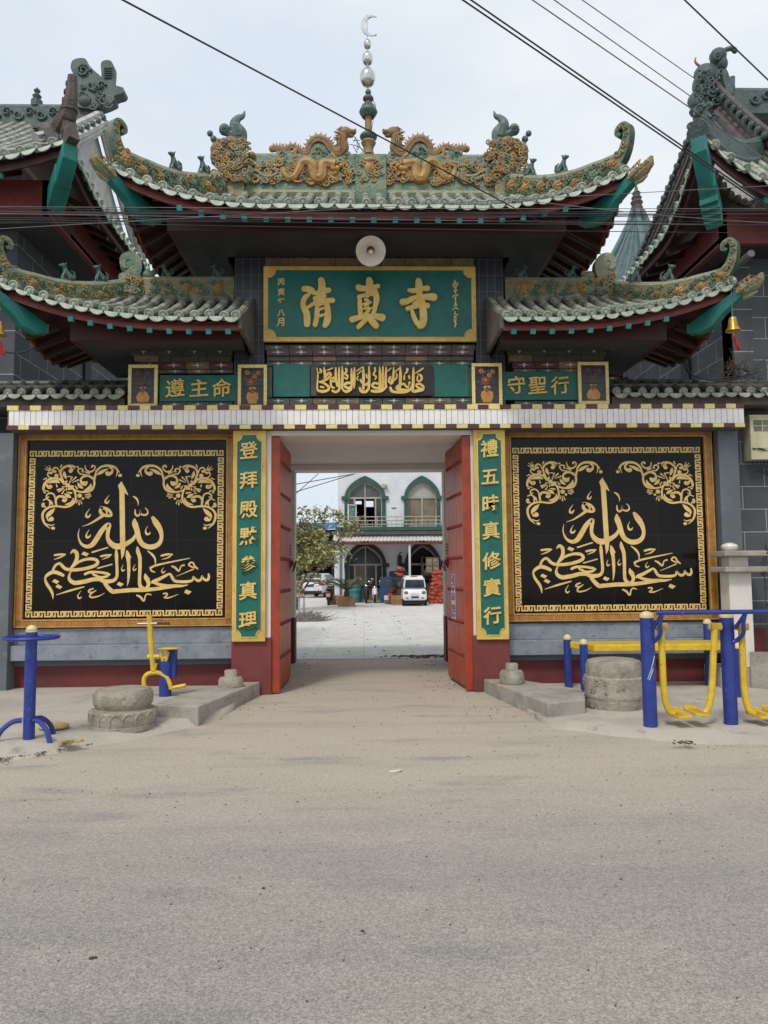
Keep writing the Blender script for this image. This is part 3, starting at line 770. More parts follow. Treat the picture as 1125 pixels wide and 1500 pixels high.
def hip(parent, sl, end, h=.2, thick=.11, curl=1.0, mats=None, beasts=2, flw=True, bs=1.0, name='hip_ridge'):
    """hip ridge over the corner at the 0 or 1 end of slope sl, with curled tip, corner beam and dragon-head stop"""
    q_of = (lambda t: sl.a0*t) if end == 0 else (lambda t: sl.L-sl.a1*t)
    base = [sl.pt(q_of(t), t, .02) for t in [1-i/12 for i in range(13)]]
    base = [p for p in base]
    out = (base[-1]-base[-3]); out.z = 0; out.normalize()
    mb = MB()
    base2 = base[:-1]+[base[-1]-out*.05]
    hs = [h*(1.0-.25*max(0, (i-9))/3) for i in range(13)]
    ridge_wall(mb, base2, h, thick, 0, 1, hs)
    r = mb.build(name, [mats[0], mats[1]], parent)
    mb = MB()
    side = 1
    for ns in (1, -1): relief(mb, base2, h, thick, ns, flw, .3, (0, 1, 2))
    mb.build('ridge_carving', [M['ochre'], M['terracotta'], mats[2]], parent)
    # upswept curled tip
    o = base2[-1]+V((0, 0, h*.4)); z = V((0, 0, 1)); c = curl
    mb = MB()
    pts = [(-.22*c, .0, .2*c), (-.06*c, .05*c, .19*c), (.03*c, .15*c, .15*c), (.08*c, .28*c, .125*c), (.1*c, .4*c, .11*c), (.075*c, .485*c, .1*c), (.01*c, .51*c, .09*c), (-.05*c, .475*c, .08*c), (-.055*c, .41*c, .065*c), (-.015*c, .39*c, .05*c)]
    thick_ribbon(mb, pts, o, out, z, thick*.9, 0, 5)
    for k in range(9):
        a = pts[min(k, 8)]; b = pts[min(k, 8)+1]
        for e in (-1, 1):
            p = o+out*((a[0]+b[0])/2)+z*((a[1]+b[1])/2)
            swirl(mb, p+V((-out.y, out.x, 0))*e*thick*.45, V((-out.y, out.x, 0))*e, out, z, (a[2]+b[2])*.17, 1 if k < 3 else 2, 1 if k % 2 else -1, 1.2, .3)
    mb.build('ridge_tip', [mats[2], M['ochre'], mats[0]], parent, bevel=.008)
    # teal corner beam with dragon-head stop
    tip = base[-1]+out*.1-z*.09; inn = base[8]-z*.34
    mb = MB(); dv = (inn-tip)
    sdv = V((-out.y, out.x, 0))
    def sec(p, w_, hh): return [p+sdv*w_/2, p-sdv*w_/2, p-sdv*w_/2-z*hh, p+sdv*w_/2-z*hh]
    S = [sec(tip, .1, .12), sec(tip+dv*.35, .13, .17), sec(tip+dv*.55, .15, .24), sec(tip+dv*.8, .15, .2), sec(inn, .15, .1)]
    vs = [p for q in S for p in q]; fs = [(0, 1, 2, 3), (19, 18, 17, 16)]
    for i in range(4):
        for j in range(4): fs.append((4*i+j, 4*i+(j+1) % 4, 4*i+4+(j+1) % 4, 4*i+4+j))
    mb.add(vs, fs, 0); mb.build('corner_beam', M['teal_beam'], parent, bevel=.01)
    mb = MB(); h0 = tip-z*.05
    mb.tube([h0-out*.05, h0+out*.05+z*.0, h0+out*.13+z*.04, h0+out*.2+z*.1, h0+out*.225+z*.16], [.07, .08, .072, .055, .02], 0, 9)
    for e in (-1, 1):
        mb.ball(h0+out*.1+sdv*e*.055+z*.06, .026, 1, 7, 5); mb.ball(h0+out*.02+sdv*e*.065+z*.03, (.04, .035, .04), 2, 7, 5)
        for k in range(5): swirl(mb, h0+out*(-.02+.05*k)+sdv*e*(.08-.008*k)+z*(-.02+.025*k), sdv*e, out, z, .032, (1, 2, 0, 2, 1)[k], 1, 1.2, .36)
        for k in range(3): mb.tube([h0+out*(.0+.05*k)+sdv*e*.045+z*(.04+.02*k), h0+out*(-.02+.05*k)+sdv*e*.058+z*(.085+.022*k), h0+out*(.01+.05*k)+sdv*e*.05+z*(.105+.024*k)], [.024, .02, .008], (1, 2, 1, 0)[k], 6)
    mb.tube([h0+out*.16-z*.045, h0+out*.08-z*.075, h0-z*.075], [.015, .03, .03], 2, 6)
    mb.build('dragon_stop', [M['relief_aged'], M['ochre'], M['relief_pale']], parent)
    for i in range(beasts):
        k = 3+i*3.2; j = int(k); f = k-j
        p = base2[j]*(1-f)+base2[j+1]*f+z*(h+.045)
        beast(parent, p, out, bs, i % 2)
    return base2, out

def soffit_frustum(parent, outer, inner, zo, zi, name='soffit', h=.0):
    """outer/inner rectangles (x0,y0,x1,y1): coved underside"""
    mb = MB(); c = lambda r, z: [V((r[0], r[1], z)), V((r[2], r[1], z)), V((r[2], r[3], z)), V((r[0], r[3], z))]
    vs = c(outer, zo+.05)+c(outer, zo)+c(inner, zi)
    fs = []
    for b in (0, 4):
        for i in range(4): fs.append((b+i, b+(i+1) % 4, b+4+(i+1) % 4, b+4+i))
    mb.add(vs, fs, 0); return mb.build(name, M['soffit'], parent)
# ------------------------------------------------------------------ gatehouse roofs
def P7(Y, ox, oy, sc, mirror=None):
    def f(x, y, dy=0.0):
        px = ox+x/sc
        if mirror is not None: px = 2*mirror-px
        return at(px, oy+y/sc, Y+dy)
    return f

def px_r(Y, sc): return lambda r: r/sc*Y/FPX

def upper_roof():
    x0, x1, yf, yb = -2.9, 3.2, 8.8, 12.0
    ry, rx0, rx1 = 10.4, -1.85, 2.0
    ze, zr, l = 5.885, 6.80, .44
    roof = empty('upper_roof', (GX, 10.4, 5.9)); roof.parent = gate; roof.location = V((GX, 10.4, 5.9))-V(gate.location)
    F = Slope((x0, yf), (x1, yf), ry-yf, rx0-x0, x1-rx1, ze, zr, l, l, 1.9, 1.9)
    E_ = Slope((x1, yf), (x1, yb), x1-rx1, ry-yf, yb-ry, ze, zr, l, l, 1.5, 1.5)
    W_ = Slope((x0, yb), (x0, yf), rx0-x0, yb-ry, ry-yf, ze, zr, l, l, 1.5, 1.5)
    B_ = Slope((x1, yb), (x0, yb), yb-ry, x1-rx1, rx0-x0, ze, zr, l, l, 1.9, 1.9)
    mb = MB()
    for s_ in (F, E_, W_, B_): s_.tiles(mb, .186, .05)
    mb.build('roof_tiling', RM, roof)
    mb = MB()
    for s_ in (F, E_, W_, B_): s_.fascia(mb, 0, .105, -.035, .05)
    mb.build('fascia', M['fascia'], roof)
    mb = MB()
    for s_ in (F, E_, W_, B_): s_.board(mb, 0, 0.02, s_.L-.02, 0.0, .42, -.075)
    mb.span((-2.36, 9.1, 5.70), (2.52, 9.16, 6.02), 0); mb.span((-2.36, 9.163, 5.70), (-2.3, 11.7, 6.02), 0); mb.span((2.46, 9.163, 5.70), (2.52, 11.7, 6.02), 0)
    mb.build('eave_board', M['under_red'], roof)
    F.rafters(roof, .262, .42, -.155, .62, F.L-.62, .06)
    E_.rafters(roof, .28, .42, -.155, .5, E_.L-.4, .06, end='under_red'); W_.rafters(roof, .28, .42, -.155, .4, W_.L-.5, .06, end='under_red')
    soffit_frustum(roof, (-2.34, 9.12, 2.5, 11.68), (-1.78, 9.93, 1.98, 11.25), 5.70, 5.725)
    hip(roof, F, 0, .27, .12, .86, (M['relief_aged'], M['relief_pale'], M['relief_green']), 2, bs=1.0)
    hip(roof, F, 1, .27, .12, .86, (M['relief_aged'], M['relief_pale'], M['relief_green']), 2, bs=1.0)
    # main ridge
    zb = zr+.0; zt = at(540, 232, ry).z
    mb = MB()
    mb.span((rx0-.1, ry-.07, zb-.06), (rx1+.1, ry+.07, zt), 0)
    mb.tube([(rx0-.1, ry, zt), (rx1+.1, ry, zt)], .06, 1, 8); mb.tube([(rx0-.1, ry-.03, zb+.015), (rx1+.1, ry-.03, zb+.015)], .06, 1, 8)
    mb.build('main_ridge', [M['relief_green'], M['relief_pale']], roof)
    for mirror in (None, 541.0):
        r = px_r(ry, 7.03)
        # relief dragon on the ridge face
        f = P7(ry-.085, 380, 180, 7.03, mirror)
        mb = MB()
        path = [(245, 460), (262, 530), (310, 575), (370, 548), (410, 480), (440, 425), (490, 410), (540, 440), (555, 510), (590, 575), (640, 560), (650, 490), (660, 430), (720, 430), (780, 440)]
        PP = crom(path, 4); k = len(PP)
        mb.tube([f(x, y) for x, y in PP], [r(22+38*min(1, i/k*2.2)) for i in range(k)], 0, 8)
        for i in range(2, k-3, 2):                                   # dorsal fins
            a, b = PP[i], PP[i+1]; dx, dy = b[0]-a[0], b[1]-a[1]; q = sqrt(dx*dx+dy*dy)+1e-6
            nx, ny = dy/q, -dx/q
            if ny > 0: nx, ny = -nx, -ny
            mb.tube([f(a[0], a[1]), f(a[0]+nx*48+dx*.6, a[1]+ny*48+dy*.6)], [r(13), r(3)], 0, 5)
        for (x, y, s) in ((800, 470, 34), (840, 440, 26), (780, 520, 26), (760, 470, 36)): mb.ball(f(x, y, -.02), r(s), 0, 8, 6)
        for pts in ([(760, 440), (820, 400), (900, 430), (915, 460)], [(800, 500), (850, 540), (880, 550)], [(700, 520), (770, 570), (850, 590)], [(690, 470), (740, 520), (800, 560)], [(330, 580), (380, 605), (440, 600)], [(520, 570), (560, 600), (640, 600)]):
            mb.tube([f(x, y, -.01) for x, y in crom(pts, 4)], r(13), 0, 6)
        for k in range(120):
            x, y = R.uniform(-180, 970), R.uniform(395, 625)
            swirl(mb, f(x, y, .0), V((0, -1, 0)), V((1, 0, 0)), V((0, 0, 1)), r(R.uniform(20, 44)), R.choice([0, 0, 0, 1, 2]), R.choice([-1, 1]), R.uniform(.8, 1.4), .34)
        mb.build('relief_dragon', [M['ochre'], M['relief_pale'], M['terracotta']], roof)
        # pale clouds towards the ridge end
        mb = MB()
        for pts in ([(-190, 420), (-120, 450), (-60, 420), (0, 440), (60, 410), (130, 440), (200, 430)], [(-200, 470), (-120, 510), (-40, 490), (40, 540), (130, 545), (210, 500)], [(-150, 560), (-60, 540), (10, 570), (90, 590)], [(140, 480), (200, 500), (230, 560)]):
            mb.tube([f(x, y) for x, y in crom(pts, 4)], r(20), 0, 6)
        for c in ((40, 420, 40), (100, 450, 34), (60, 590, 36), (210, 570, 28), (-100, 520, 30)):
            n_ = V((0, -1, 0)); swirl(mb, f(c[0], c[1], -.01), n_, V((1, 0, 0)), V((0, 0, 1)), r(c[2]), 0, 1 if mirror else -1)
        mb.build('cloud_carving', [M['relief_pale']], roof)
        # crawling dragon on top of the ridge
        f = P7(ry, 380, 180, 7.03, mirror)
        mb = MB()
        path = [(135, 268), (190, 262), (260, 272), (340, 248), (400, 280), (450, 312), (495, 300), (520, 225), (590, 168), (670, 185), (715, 240), (760, 300), (820, 310), (862, 260), (850, 180), (870, 115)]
        rads = [30, 28, 28, 30, 30, 30, 32, 36, 40, 42, 42, 44, 48, 52, 50, 44]
        PR = crom([(x, y, q) for (x, y), q in zip(path, rads)], 5)
        mb.tube([f(x, y) for x, y, q in PR], [r(q)*1.2 for x, y, q in PR], 0, 10)
        for i in range(1, len(PR)-1):
            a, b = PR[i], PR[i+1] if i+1 < len(PR) else PR[i]
            dx, dy = b[0]-a[0], b[1]-a[1]; q = sqrt(dx*dx+dy*dy)+1e-6; nx, ny = dy/q, -dx/q
            if i % 2 == 0: mb.tube([f(a[0]+nx*a[2]*.9, a[1]+ny*a[2]*.9), f(a[0]+nx*(a[2]*1.25+24)-dx*.3, a[1]+ny*(a[2]*1.25+24)-dy*.3)], [r(15), r(3)], 0, 5)
            if i % 1 == 0:
                for e in (-.25, .0, .3):                               # scales
                    mb.ball(f(a[0]+nx*a[2]*e*1.6, a[1]+ny*a[2]*e*1.6, -r(a[2])*1.18), r(13), 0, 5, 4)
        mb.ball(f(132, 268), r(38), 1, 9, 7)
        # head
        mb.ball(f(880, 100), (r(80), r(62), r(60)), 0, 10, 7); mb.ball(f(945, 98), (r(58), r(44), r(32)), 0, 8, 6); mb.ball(f(935, 135), (r(42), r(30), r(16)), 0, 8, 6)
        mb.ball(f(985, 75), r(16), 0, 6, 5)
        for e in (-1, 1):
            mb.tube([f(870, 70, e*.03), f(840, 45, e*.05), f(790, 75, e*.055)], [r(18), r(15), r(5)], 1, 6)
            mb.tube([f(850, 110, e*.05), f(800, 100, e*.06), f(765, 90, e*.055)], [r(20), r(16), r(5)], 0, 6)
            mb.tube([f(840, 150, e*.05), f(790, 150, e*.06), f(760, 155, e*.055)], [r(20), r(14), r(5)], 0, 6)
            mb.ball(f(915, 78, e*.045), r(13), 1, 6, 5)
            mb.tube([f(390, 270, e*.03), f(360, 300, e*.06), f(380, 350, e*.06), f(340, 362, e*.07)], [r(26), r(24), r(18), r(10)], 1, 6)
            mb.tube([f(740, 280, e*.03), f(750, 330, e*.06), f(790, 360, e*.06)], [r(26), r(22), r(14)], 1, 6)
        mb.build('ridge_dragon', [M['terracotta'], M['ochre']], roof)
        mb = MB()
        pr = [(170, 285), (310, 285), (350, 330), (470, 335), (520, 300), (560, 240), (620, 225), (690, 245), (715, 320), (830, 330), (930, 310), (945, 345), (940, 400), (180, 400)]
        loc = [f(x, y) for x, y in pr]; loc = list(reversed(loc)) if mirror else loc
        o = V((0, ry-.05, 0))
        mb.prism([(p.x, p.z) for p in loc], o, (1, 0, 0), (0, 0, 1), .1, 0)
        for c in ((230, 330, 45), (600, 290, 46), (660, 330, 40), (560, 340, 36), (890, 350, 40), (280, 360, 30)):
            swirl(mb, f(c[0], c[1], -.055), V((0, -1, 0)), V((1, 0, 0)), V((0, 0, 1)), r(c[2]), 0, 1, 1.3, .26)
        mb.build('wave_carving', M['relief_green'], roof)
        # ridge-end beast with flaming tail
        f = P7(ry-.02, 280, 160, 8.036, mirror); r = px_r(ry, 8.036)
        mb = MB()
        tail = [(560, 470, 75), (585, 380, 72), (570, 290, 92), (530, 220, 80), (515, 160, 62), (560, 105, 44), (610, 80, 30), (632, 20, 6)]
        T = crom(tail, 4); mb.tube([f(x, y) for x, y, q in T], [r(q) for x, y, q in T], 0, 10, flat=.8)
        mb.ball(f(392, 240), (r(68), r(55), r(76)), 0, 12, 8)
        mb.tube([f(x, y) for x, y in crom([(392, 240), (430, 280), (470, 300), (520, 310)], 3)], r(48), 0, 8)
        swirl(mb, f(392, 240, -r(56)), V((0, -1, 0)), V((1, 0, 0)), V((0, 0, 1)), r(48), 0, 1, 1.6, .2)
        for c in ((222, 286, 38), (265, 352, 42)): mb.ball(f(c[0], c[1]), r(c[2]), 0, 9, 7)
        mb.tube([f(265, 380), f(280, 430)], r(22), 0, 6)
        for q in range(7): mb.tube([f(x+q*9-25, y, -r(70)) for x, y in ((560, 300), (540, 230), (520, 170))], r(5), 0, 5)
        mb.build('beast_tail', M['beast'], roof)
        mb = MB()
        for (x, y, a, b, mm) in ((330, 470, 110, 80, 0), (300, 560, 80, 90, 0), (470, 390, 90, 70, 0), (430, 470, 110, 70, 0), (540, 430, 70, 70, 0), (420, 560, 100, 70, 0), (330, 620, 100, 60, 0), (500, 560, 80, 70, 1), (560, 580, 60, 60, 1), (640, 570, 90, 50, 1), (500, 680, 130, 70, 1), (400, 700, 80, 60, 1), (560, 760, 80, 60, 2), (440, 790, 110, 50, 2), (720, 560, 50, 50, 0), (620, 660, 70, 50, 2)):
            mb.ball(f(x, y, R.uniform(-.05, 0)), (r(a), .1, r(b)), mm, 10, 7)
        for i in range(110):
            x, y = R.uniform(240, 700), R.uniform(370, 850)
            if y < 480 and x < 300: continue
            swirl(mb, f(x, y, (-.105 if y < 640 else -.125)+R.uniform(-.03, .0)), V((0, -1, 0)), V((1, 0, 0)), V((0, 0, 1)), r(R.uniform(26, 48)), R.choice([0, 0, 1, 2, 3]), R.choice([-1, 1]), R.uniform(.8, 1.5), .34)
        mb.build('beast_body', [M['terracotta'], M['relief_green'], M['relief_pale'], M['ochre']], roof)
        mb = MB(); mb.span((f(330, 640).x, ry-.13, zb-.1), (f(640, 640).x, ry+.09, f(330, 640).z), 0); mb.build('beast_plinth', M['relief_aged'], roof, bevel=.01)
    # centre block under the finial
    f = P7(ry-.1, 350, 0, 2.8125); r = px_r(ry, 2.8125)
    mb = MB(); mb.span((f(475, 0).x, ry-.12, zb-.1), (f(602, 0).x, ry+.12, f(0, 632).z), 0)
    mb.build('centre_block', M['relief_green'], roof, bevel=.012)
    mb = MB()
    for i in range(20):
        x, y = R.uniform(492, 588), R.uniform(650, 745)
        swirl(mb, f(x, y, -.02), V((0, -1, 0)), V((1, 0, 0)), V((0, 0, 1)), r(R.uniform(10, 17)), R.choice([0, 0, 1]), R.choice([-1, 1]), R.uniform(.8, 1.5), .34)
    mb.ball(f(538, 690, -.01), (r(26), .05, r(28)), 0, 10, 7); mb.ball(f(538, 660, -.01), (r(30), .05, r(14)), 0, 10, 7)
    mb.build('mask_carving', [M['ochre'], M['relief_pale']], roof)
    # finial
    cx = at(540, 230, ry).x; Z = lambda y: at(540, y/2.8125, ry).z; rr = lambda q: q/2.8125*ry/FPX
    fin = MB(); fin.lathe([(rr(26), Z(640)), (rr(20), Z(622)), (rr(22), Z(608)), (rr(32), Z(590)), (rr(30), Z(583))], (cx, ry, 0), 0, 16)
    fin.lathe([(rr(15), Z(540)), (rr(15), Z(482))], (cx, ry, 0), 0, 14); fin.lathe([(rr(12), Z(435)), (rr(12), Z(418))], (cx, ry, 0), 0, 12)
    fo = fin.build('finial', M['terracotta'], roof)
    mb = MB()
    def bulb(za, zb_, q, n=18, ribs=0):
        pr = [(max(rr(q)*sin(pi*(.06+.88*i/8)), .004), Z(za)+(Z(zb_)-Z(za))*i/8) for i in range(9)]
        mb.lathe(pr, (cx, ry, 0), 0, n)
    bulb(588, 540, 38); bulb(486, 432, 38); bulb(424, 390, 24); bulb(394, 366, 13)
    for i in range(14):
        a = 2*pi*i/14; mb.tube([V((cx+rr(37)*cos(a)*k, ry+rr(37)*sin(a)*k, Z(z))) for k, z in ((.62, 482), (.98, 462), (.62, 436))], rr(5), 0, 5)
    mb.build('finial_bulbs', M['beast'], roof)
    mb = MB()
    mb.tube([(cx, ry, Z(372)), (cx-.01, ry, Z(60))], .008, 0, 6)
    mb.build('finial_rod', M['steel'], roof)
    for y0, y1, q in ((360, 280, 34), (271, 213, 24), (203, 163, 17)):
        mb = MB(); pr = [(max(rr(q)*sin(pi*i/14), .003), Z(y0)+(Z(y1)-Z(y0))*(1-cos(pi*i/14))/2) for i in range(15)]
        mb.lathe(pr, (cx-.006, ry, 0), 0, 24); mb.build('finial_ball', M['steel'], roof)
    mb = MB(); o = at(541, 38, ry)
    outer = [(.24*cos(a), .24*sin(a)) for a in [radians(62+i*(236/24)) for i in range(25)]]
    inner = [(.058+.205*cos(a), .0+.213*sin(a)) for a in [radians(288-i*(216/24)) for i in range(25)]]
    mb.prism([(x*.64+.03, y*.64+.0) for x, y in outer+inner], o+V((0, -.012, 0)), (1, 0, 0), (0, 0, 1), .024, 0)
    mb.build('crescent', M['steel'], roof, bevel=.004)
    # tangled aerial wire beside the bulb
    mb = MB()
    for i in range(9):
        a = f(R.uniform(455, 500), R.uniform(560, 640)); b = f(R.uniform(480, 520), R.uniform(540, 640)); mb.tube([a, (a+b)/2+V((0, R.uniform(-.04, .04), R.uniform(-.03, .03))), b], .005, 0, 5)
    mb.tube([V((cx, ry-.02, Z(370))), V((cx+rr(32), ry-.03, Z(440))), V((cx+rr(14), ry-.05, Z(540))), V((cx+rr(20), ry-.06, Z(620)))], .004, 0, 5)
    mb.build('lightning_cable', M['wire'], roof)

def side_roof(sg):
    """sg=-1 west roof, +1 east roof"""
    X = (lambda x: x) if sg < 0 else (lambda x: .23-x)
    ze, zr, l = 4.555, 5.2, .42; yf, yb, ry = 8.9, 11.3, 10.1
    xo, xi, rx = -4.25, -1.45, -3.1
    roof = empty('side_roof', (X(-2.8), 10.1, 4.6)); roof.parent = gate; roof.location = V((X(-2.8), 10.1, 4.6))-V(gate.location)
    if sg < 0:
        F = Slope((xo, yf), (xi, yf), ry-yf, rx-xo, 0, ze, zr, l, 0, 2.3, 1)
        S_ = Slope((xo, yb), (xo, yf), rx-xo, yb-ry, ry-yf, ze, zr, .3, l, 1.2, 1.4)
        B_ = Slope((xi-.25, yb), (xo, yb), yb-ry, 0, rx-xo, ze, zr, 0, .3, 1, 1.6); e = 0
    else:
        F = Slope((X(xi), yf), (X(xo), yf), ry-yf, 0, rx-xo, ze, zr, 0, l, 1, 2.3)
        S_ = Slope((X(xo), yf), (X(xo), yb), rx-xo, ry-yf, yb-ry, ze, zr, l, .3, 1.4, 1.2)
        B_ = Slope((X(xo), yb), (X(xi-.25), yb), yb-ry, rx-xo, 0, ze, zr, .3, 0, 1.6, 1); e = 1
    mb = MB()
    F.tiles(mb, .176, .05); S_.tiles(mb, .18, .05); B_.tiles(mb, .18, .05)
    mb.build('roof_tiling', RM, roof)
    mb = MB()
    for s_ in (F, S_): s_.fascia(mb, 0, .105, -.035, .05)
    mb.build('fascia', M['fascia'], roof)
    mb = MB()
    F.board(mb, 0, .02, F.L-.02, 0, .5, -.075); S_.board(mb, 0, .02, S_.L-.02, 0, .6, -.075)
    a, b = sorted((X(-3.53), X(-1.47)))
    mb.span((a, 9.2, 4.37), (b, 9.25, 4.64), 0)
    c = X(-3.53); mb.span((c, 9.253, 4.37), (c-sg*.05, 11.0, 4.64), 0)
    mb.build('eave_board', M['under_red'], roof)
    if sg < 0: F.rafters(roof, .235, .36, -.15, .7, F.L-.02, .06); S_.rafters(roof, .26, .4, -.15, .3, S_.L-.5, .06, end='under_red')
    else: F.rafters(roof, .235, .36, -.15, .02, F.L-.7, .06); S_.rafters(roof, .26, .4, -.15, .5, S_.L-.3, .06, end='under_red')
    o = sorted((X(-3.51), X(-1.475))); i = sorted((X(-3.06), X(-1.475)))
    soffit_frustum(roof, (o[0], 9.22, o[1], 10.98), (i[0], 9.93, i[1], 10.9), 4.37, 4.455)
    # verge plate against the pier
    mb = MB(); xv = X(-1.44)
    pr = [(8.93, 4.43), (8.93, 4.6), (9.3, 4.78), (9.7, 5.02), (9.985, 5.18), (9.985, 4.43)]
    mb.prism(pr if sg > 0 else pr, V((xv+.02, 0, 0)), (0, 1, 0), (0, 0, 1), .045, 0)
    mb.build('verge_plate', M['grout'], roof, bevel=.006)
    hip(roof, F, e, .22, .11, .82, (M['relief_aged'], M['relief_pale'], M['relief_green']), 2, bs=.92)
    # level ridge with blossoms
    path = [V((X(-1.70+(-3.1+1.70)*k/8), ry, zr+.0)) for k in range(9)]
    mb = MB(); ridge_wall(mb, path, .25, .12, 0, 1); mb.build('main_ridge', [M['relief_aged'], M['relief_pale']], roof)
    mb = MB(); relief(mb, path, .26, .12, 1 if sg > 0 else 1, True, .42); relief(mb, path, .26, .12, -1, True, .42)
    mb.build('ridge_carving', [M['ochre'], M['terracotta'], M['relief_green']], roof)
    # scroll-tailed beast at the ridge end
    c = V((X(-3.06), ry-.02, zr)); u = V((-sg, 0, 0)); z = V((0, 0, 1))
    mb = MB()
    thick_ribbon(mb, [(x, y, w_) for x, y, w_ in [(.1, .28, .14), (.02, .3, .17), (-.05, .38, .17), (-.06, .5, .14), (.02, .58, .11), (.1, .55, .1), (.11, .47, .08), (.06, .44, .07), (.03, .48, .05)]], c, u*-1, z, .13, 0, 5)
    mb.ball(c+u*-.05+z*.47, (.12, .06, .13), 0, 12, 8)
    mb.ball(c+u*.2+z*.34, (.1, .05, .06), 0, 10, 7); mb.ball(c+u*.28+z*.37, .04, 0, 8, 6)
    mb.build('beast_tail', M['relief_green'] if sg < 0 else M['relief_pale'], roof)
    mb = MB()
    for (x, y, a, b, mm) in ((-.02, .14, .1, .12, 1), (.06, .24, .12, .08, 0), (-.06, .27, .1, .06, 0), (.08, .1, .08, .1, 1), (-.1, .12, .05, .12, 2), (.0, .03, .14, .06, 1)):
        mb.ball(c+u*x+z*y, (a, .09, b), mm, 9, 7)
    for k in range(16):
        swirl(mb, c+u*R.uniform(-.1, .12)+z*R.uniform(.04, .32)+V((0, -.095, 0)), V((0, -1, 0)), V((1, 0, 0)), z, R.uniform(.03, .055), R.choice([0, 1, 1, 2]), R.choice([-1, 1]), 1.2, .34)
    mb.build('beast_body', [M['ochre'], M['relief_pale'], M['relief_green']], roof)
    # small beasts on the level ridge near the pier (seen against the sky gap)
    for k, xx in enumerate((-2.62, -1.95)): beast(roof, V((X(xx), ry, zr+.3)), V((sg, 0, 0)), .8, k)

upper_roof(); side_roof(-1); side_roof(1)

# tiled copings on the wing walls
def coping(x0, x1):
    yf, yr = 9.86, 10.34
    F = Slope((x0, yf), (x1, yf), yr-yf, 0, 0, 3.86, 4.1, 0, 0)
    B_ = Slope((x1, 10.82), (x0, 10.82), yr-yf, 0, 0, 3.86, 4.1, 0, 0)
    mb = MB(); F.tiles(mb, .186, .047, m=(2, 0, 2)); B_.tiles(mb, .186, .047, m=(2, 0, 2))
    mb.tube([(x0, yr, 4.12), (x1, yr, 4.12)], .05, 2, 8)
    c = mb.build('coping', RM, gate)
    mb = MB(); mb.span((x0, 9.94, 3.726), (x1, 10.7, 3.835), 0); mb.span((x0, 10.1, 3.836), (x1, 10.58, 4.05), 0)
    mb.build('coping_course', M['grout'], c)
coping(-6.2, -3.10); coping(3.30, 7.5)
# ------------------------------------------------------------------ writing
_fc = bpy.data.curves.new('glyphs', 'FONT'); _fo = bpy.data.objects.new('glyphs', _fc); COL.objects.link(_fo)
def glyph(mb, ch, c, size, Y, depth=.02, bold=.02, m=0, slope=.06, wx=1.0):
    """raised character centred on (x,z) at plane Y, facing -Y"""
    _fc.body = ch; _fc.size = 1; _fc.offset = bold; _fc.extrude = .5; _fc.resolution_u = 4
    dg = bpy.context.evaluated_depsgraph_get(); dg.update()
    me = bpy.data.meshes.new_from_object(_fo.evaluated_get(dg))
    if not me.vertices: return
    vs = []
    for v_ in me.vertices:
        x, y, z = v_.co; x -= .5; y -= .38
        y += slope*x+.02*sin(x*6); x *= 1-.08*y
        vs.append(V((c[0]+x*size*wx, Y-(z+.5)*depth, c[1]+y*size)))
    mb.add(vs, [tuple(p.vertices) for p in me.polygons], m)
    bpy.data.meshes.remove(me)

def scallop_rect(x0, z0, x1, z1, r):
    """rectangle with concave-stepped corners, as on the boards"""
    pts = []
    for (cx, cz_, a0) in ((x0, z0, 90), (x1, z0, 180), (x1, z1, 270), (x0, z1, 0)):
        if r[0] > 0:
            seq = [a0-i*90/6 for i in range(7)]
            arc = [(cx+r[0]*cos(radians(a)), cz_+r[1]*sin(radians(a))) for a in seq]
            pts += arc
    return pts

def scalloped_board(x0, z0, x1, z1, Y, edge, r, parent, flat_top=None):
    """gilt board with a scalloped teal field laid on it"""
    mb = MB(); mb.span((x0, Y, z0), (x1, Y+.05, z1)); bd = mb.build('gilt_board', M['brass_edge'], parent, bevel=.006)
    mb = MB(); mb.prism(scallop_rect(x0+edge[0], z0+edge[1], x1-edge[0], z1-edge[1], r), (0, Y-.006, 0), (1, 0, 0), (0, 0, 1), .01, 0)
    mb.build('teal_field', M['teal_board'], parent)
    # raised bead following the field
    pts = scallop_rect(x0+edge[0], z0+edge[1], x1-edge[0], z1-edge[1], r)
    mb = MB(); L = [V((x, Y-.004, z)) for x, z in pts]; L.append(L[0]); mb.tube(L, .008, 0, 5, False); mb.build('gilt_bead', M['gold'], parent)

def couplet(chars, x0, x1, z0, z1, label, zs):
    c = ((x0+x1)/2, 9.97, (z0+z1)/2)
    b = empty('couplet_board', c, label, 'sign', 'green couplet boards on the gate pillars')
    scalloped_board(x0, z0, x1, z1, 9.955, (.05, .055), (.07, .09), b)
    for ch, z in zip(chars, zs): mb = MB(); glyph(mb, ch, ((x0+x1)/2-.005, z), .235, 9.955, .03, .018); mb.build('character', M['gold'], b)
zs = [at(370, y, 9.95).z for y in (660, 712, 757, 806, 852, 867+26-28, 908)]
zsL = [at(370, y, 9.95).z for y in (660, 703, 746, 785, 827, 865, 908)]
couplet('登拜殿黙參真理', -1.688, -1.262, at(370, 940, 9.95).z, 3.405, 'green couplet board beginning 登拜殿, on the pillar nearer the yellow rider machine', zsL)
zsR = [at(716, y, 9.95).z for y in (657, 698, 738, 777, 821, 860, 901)]
couplet('禮五時真修實行', 1.452, 1.868, at(716, 937, 9.95).z, 3.405, 'green couplet board beginning 禮五時, on the pillar nearer the blue air walker', zsR)

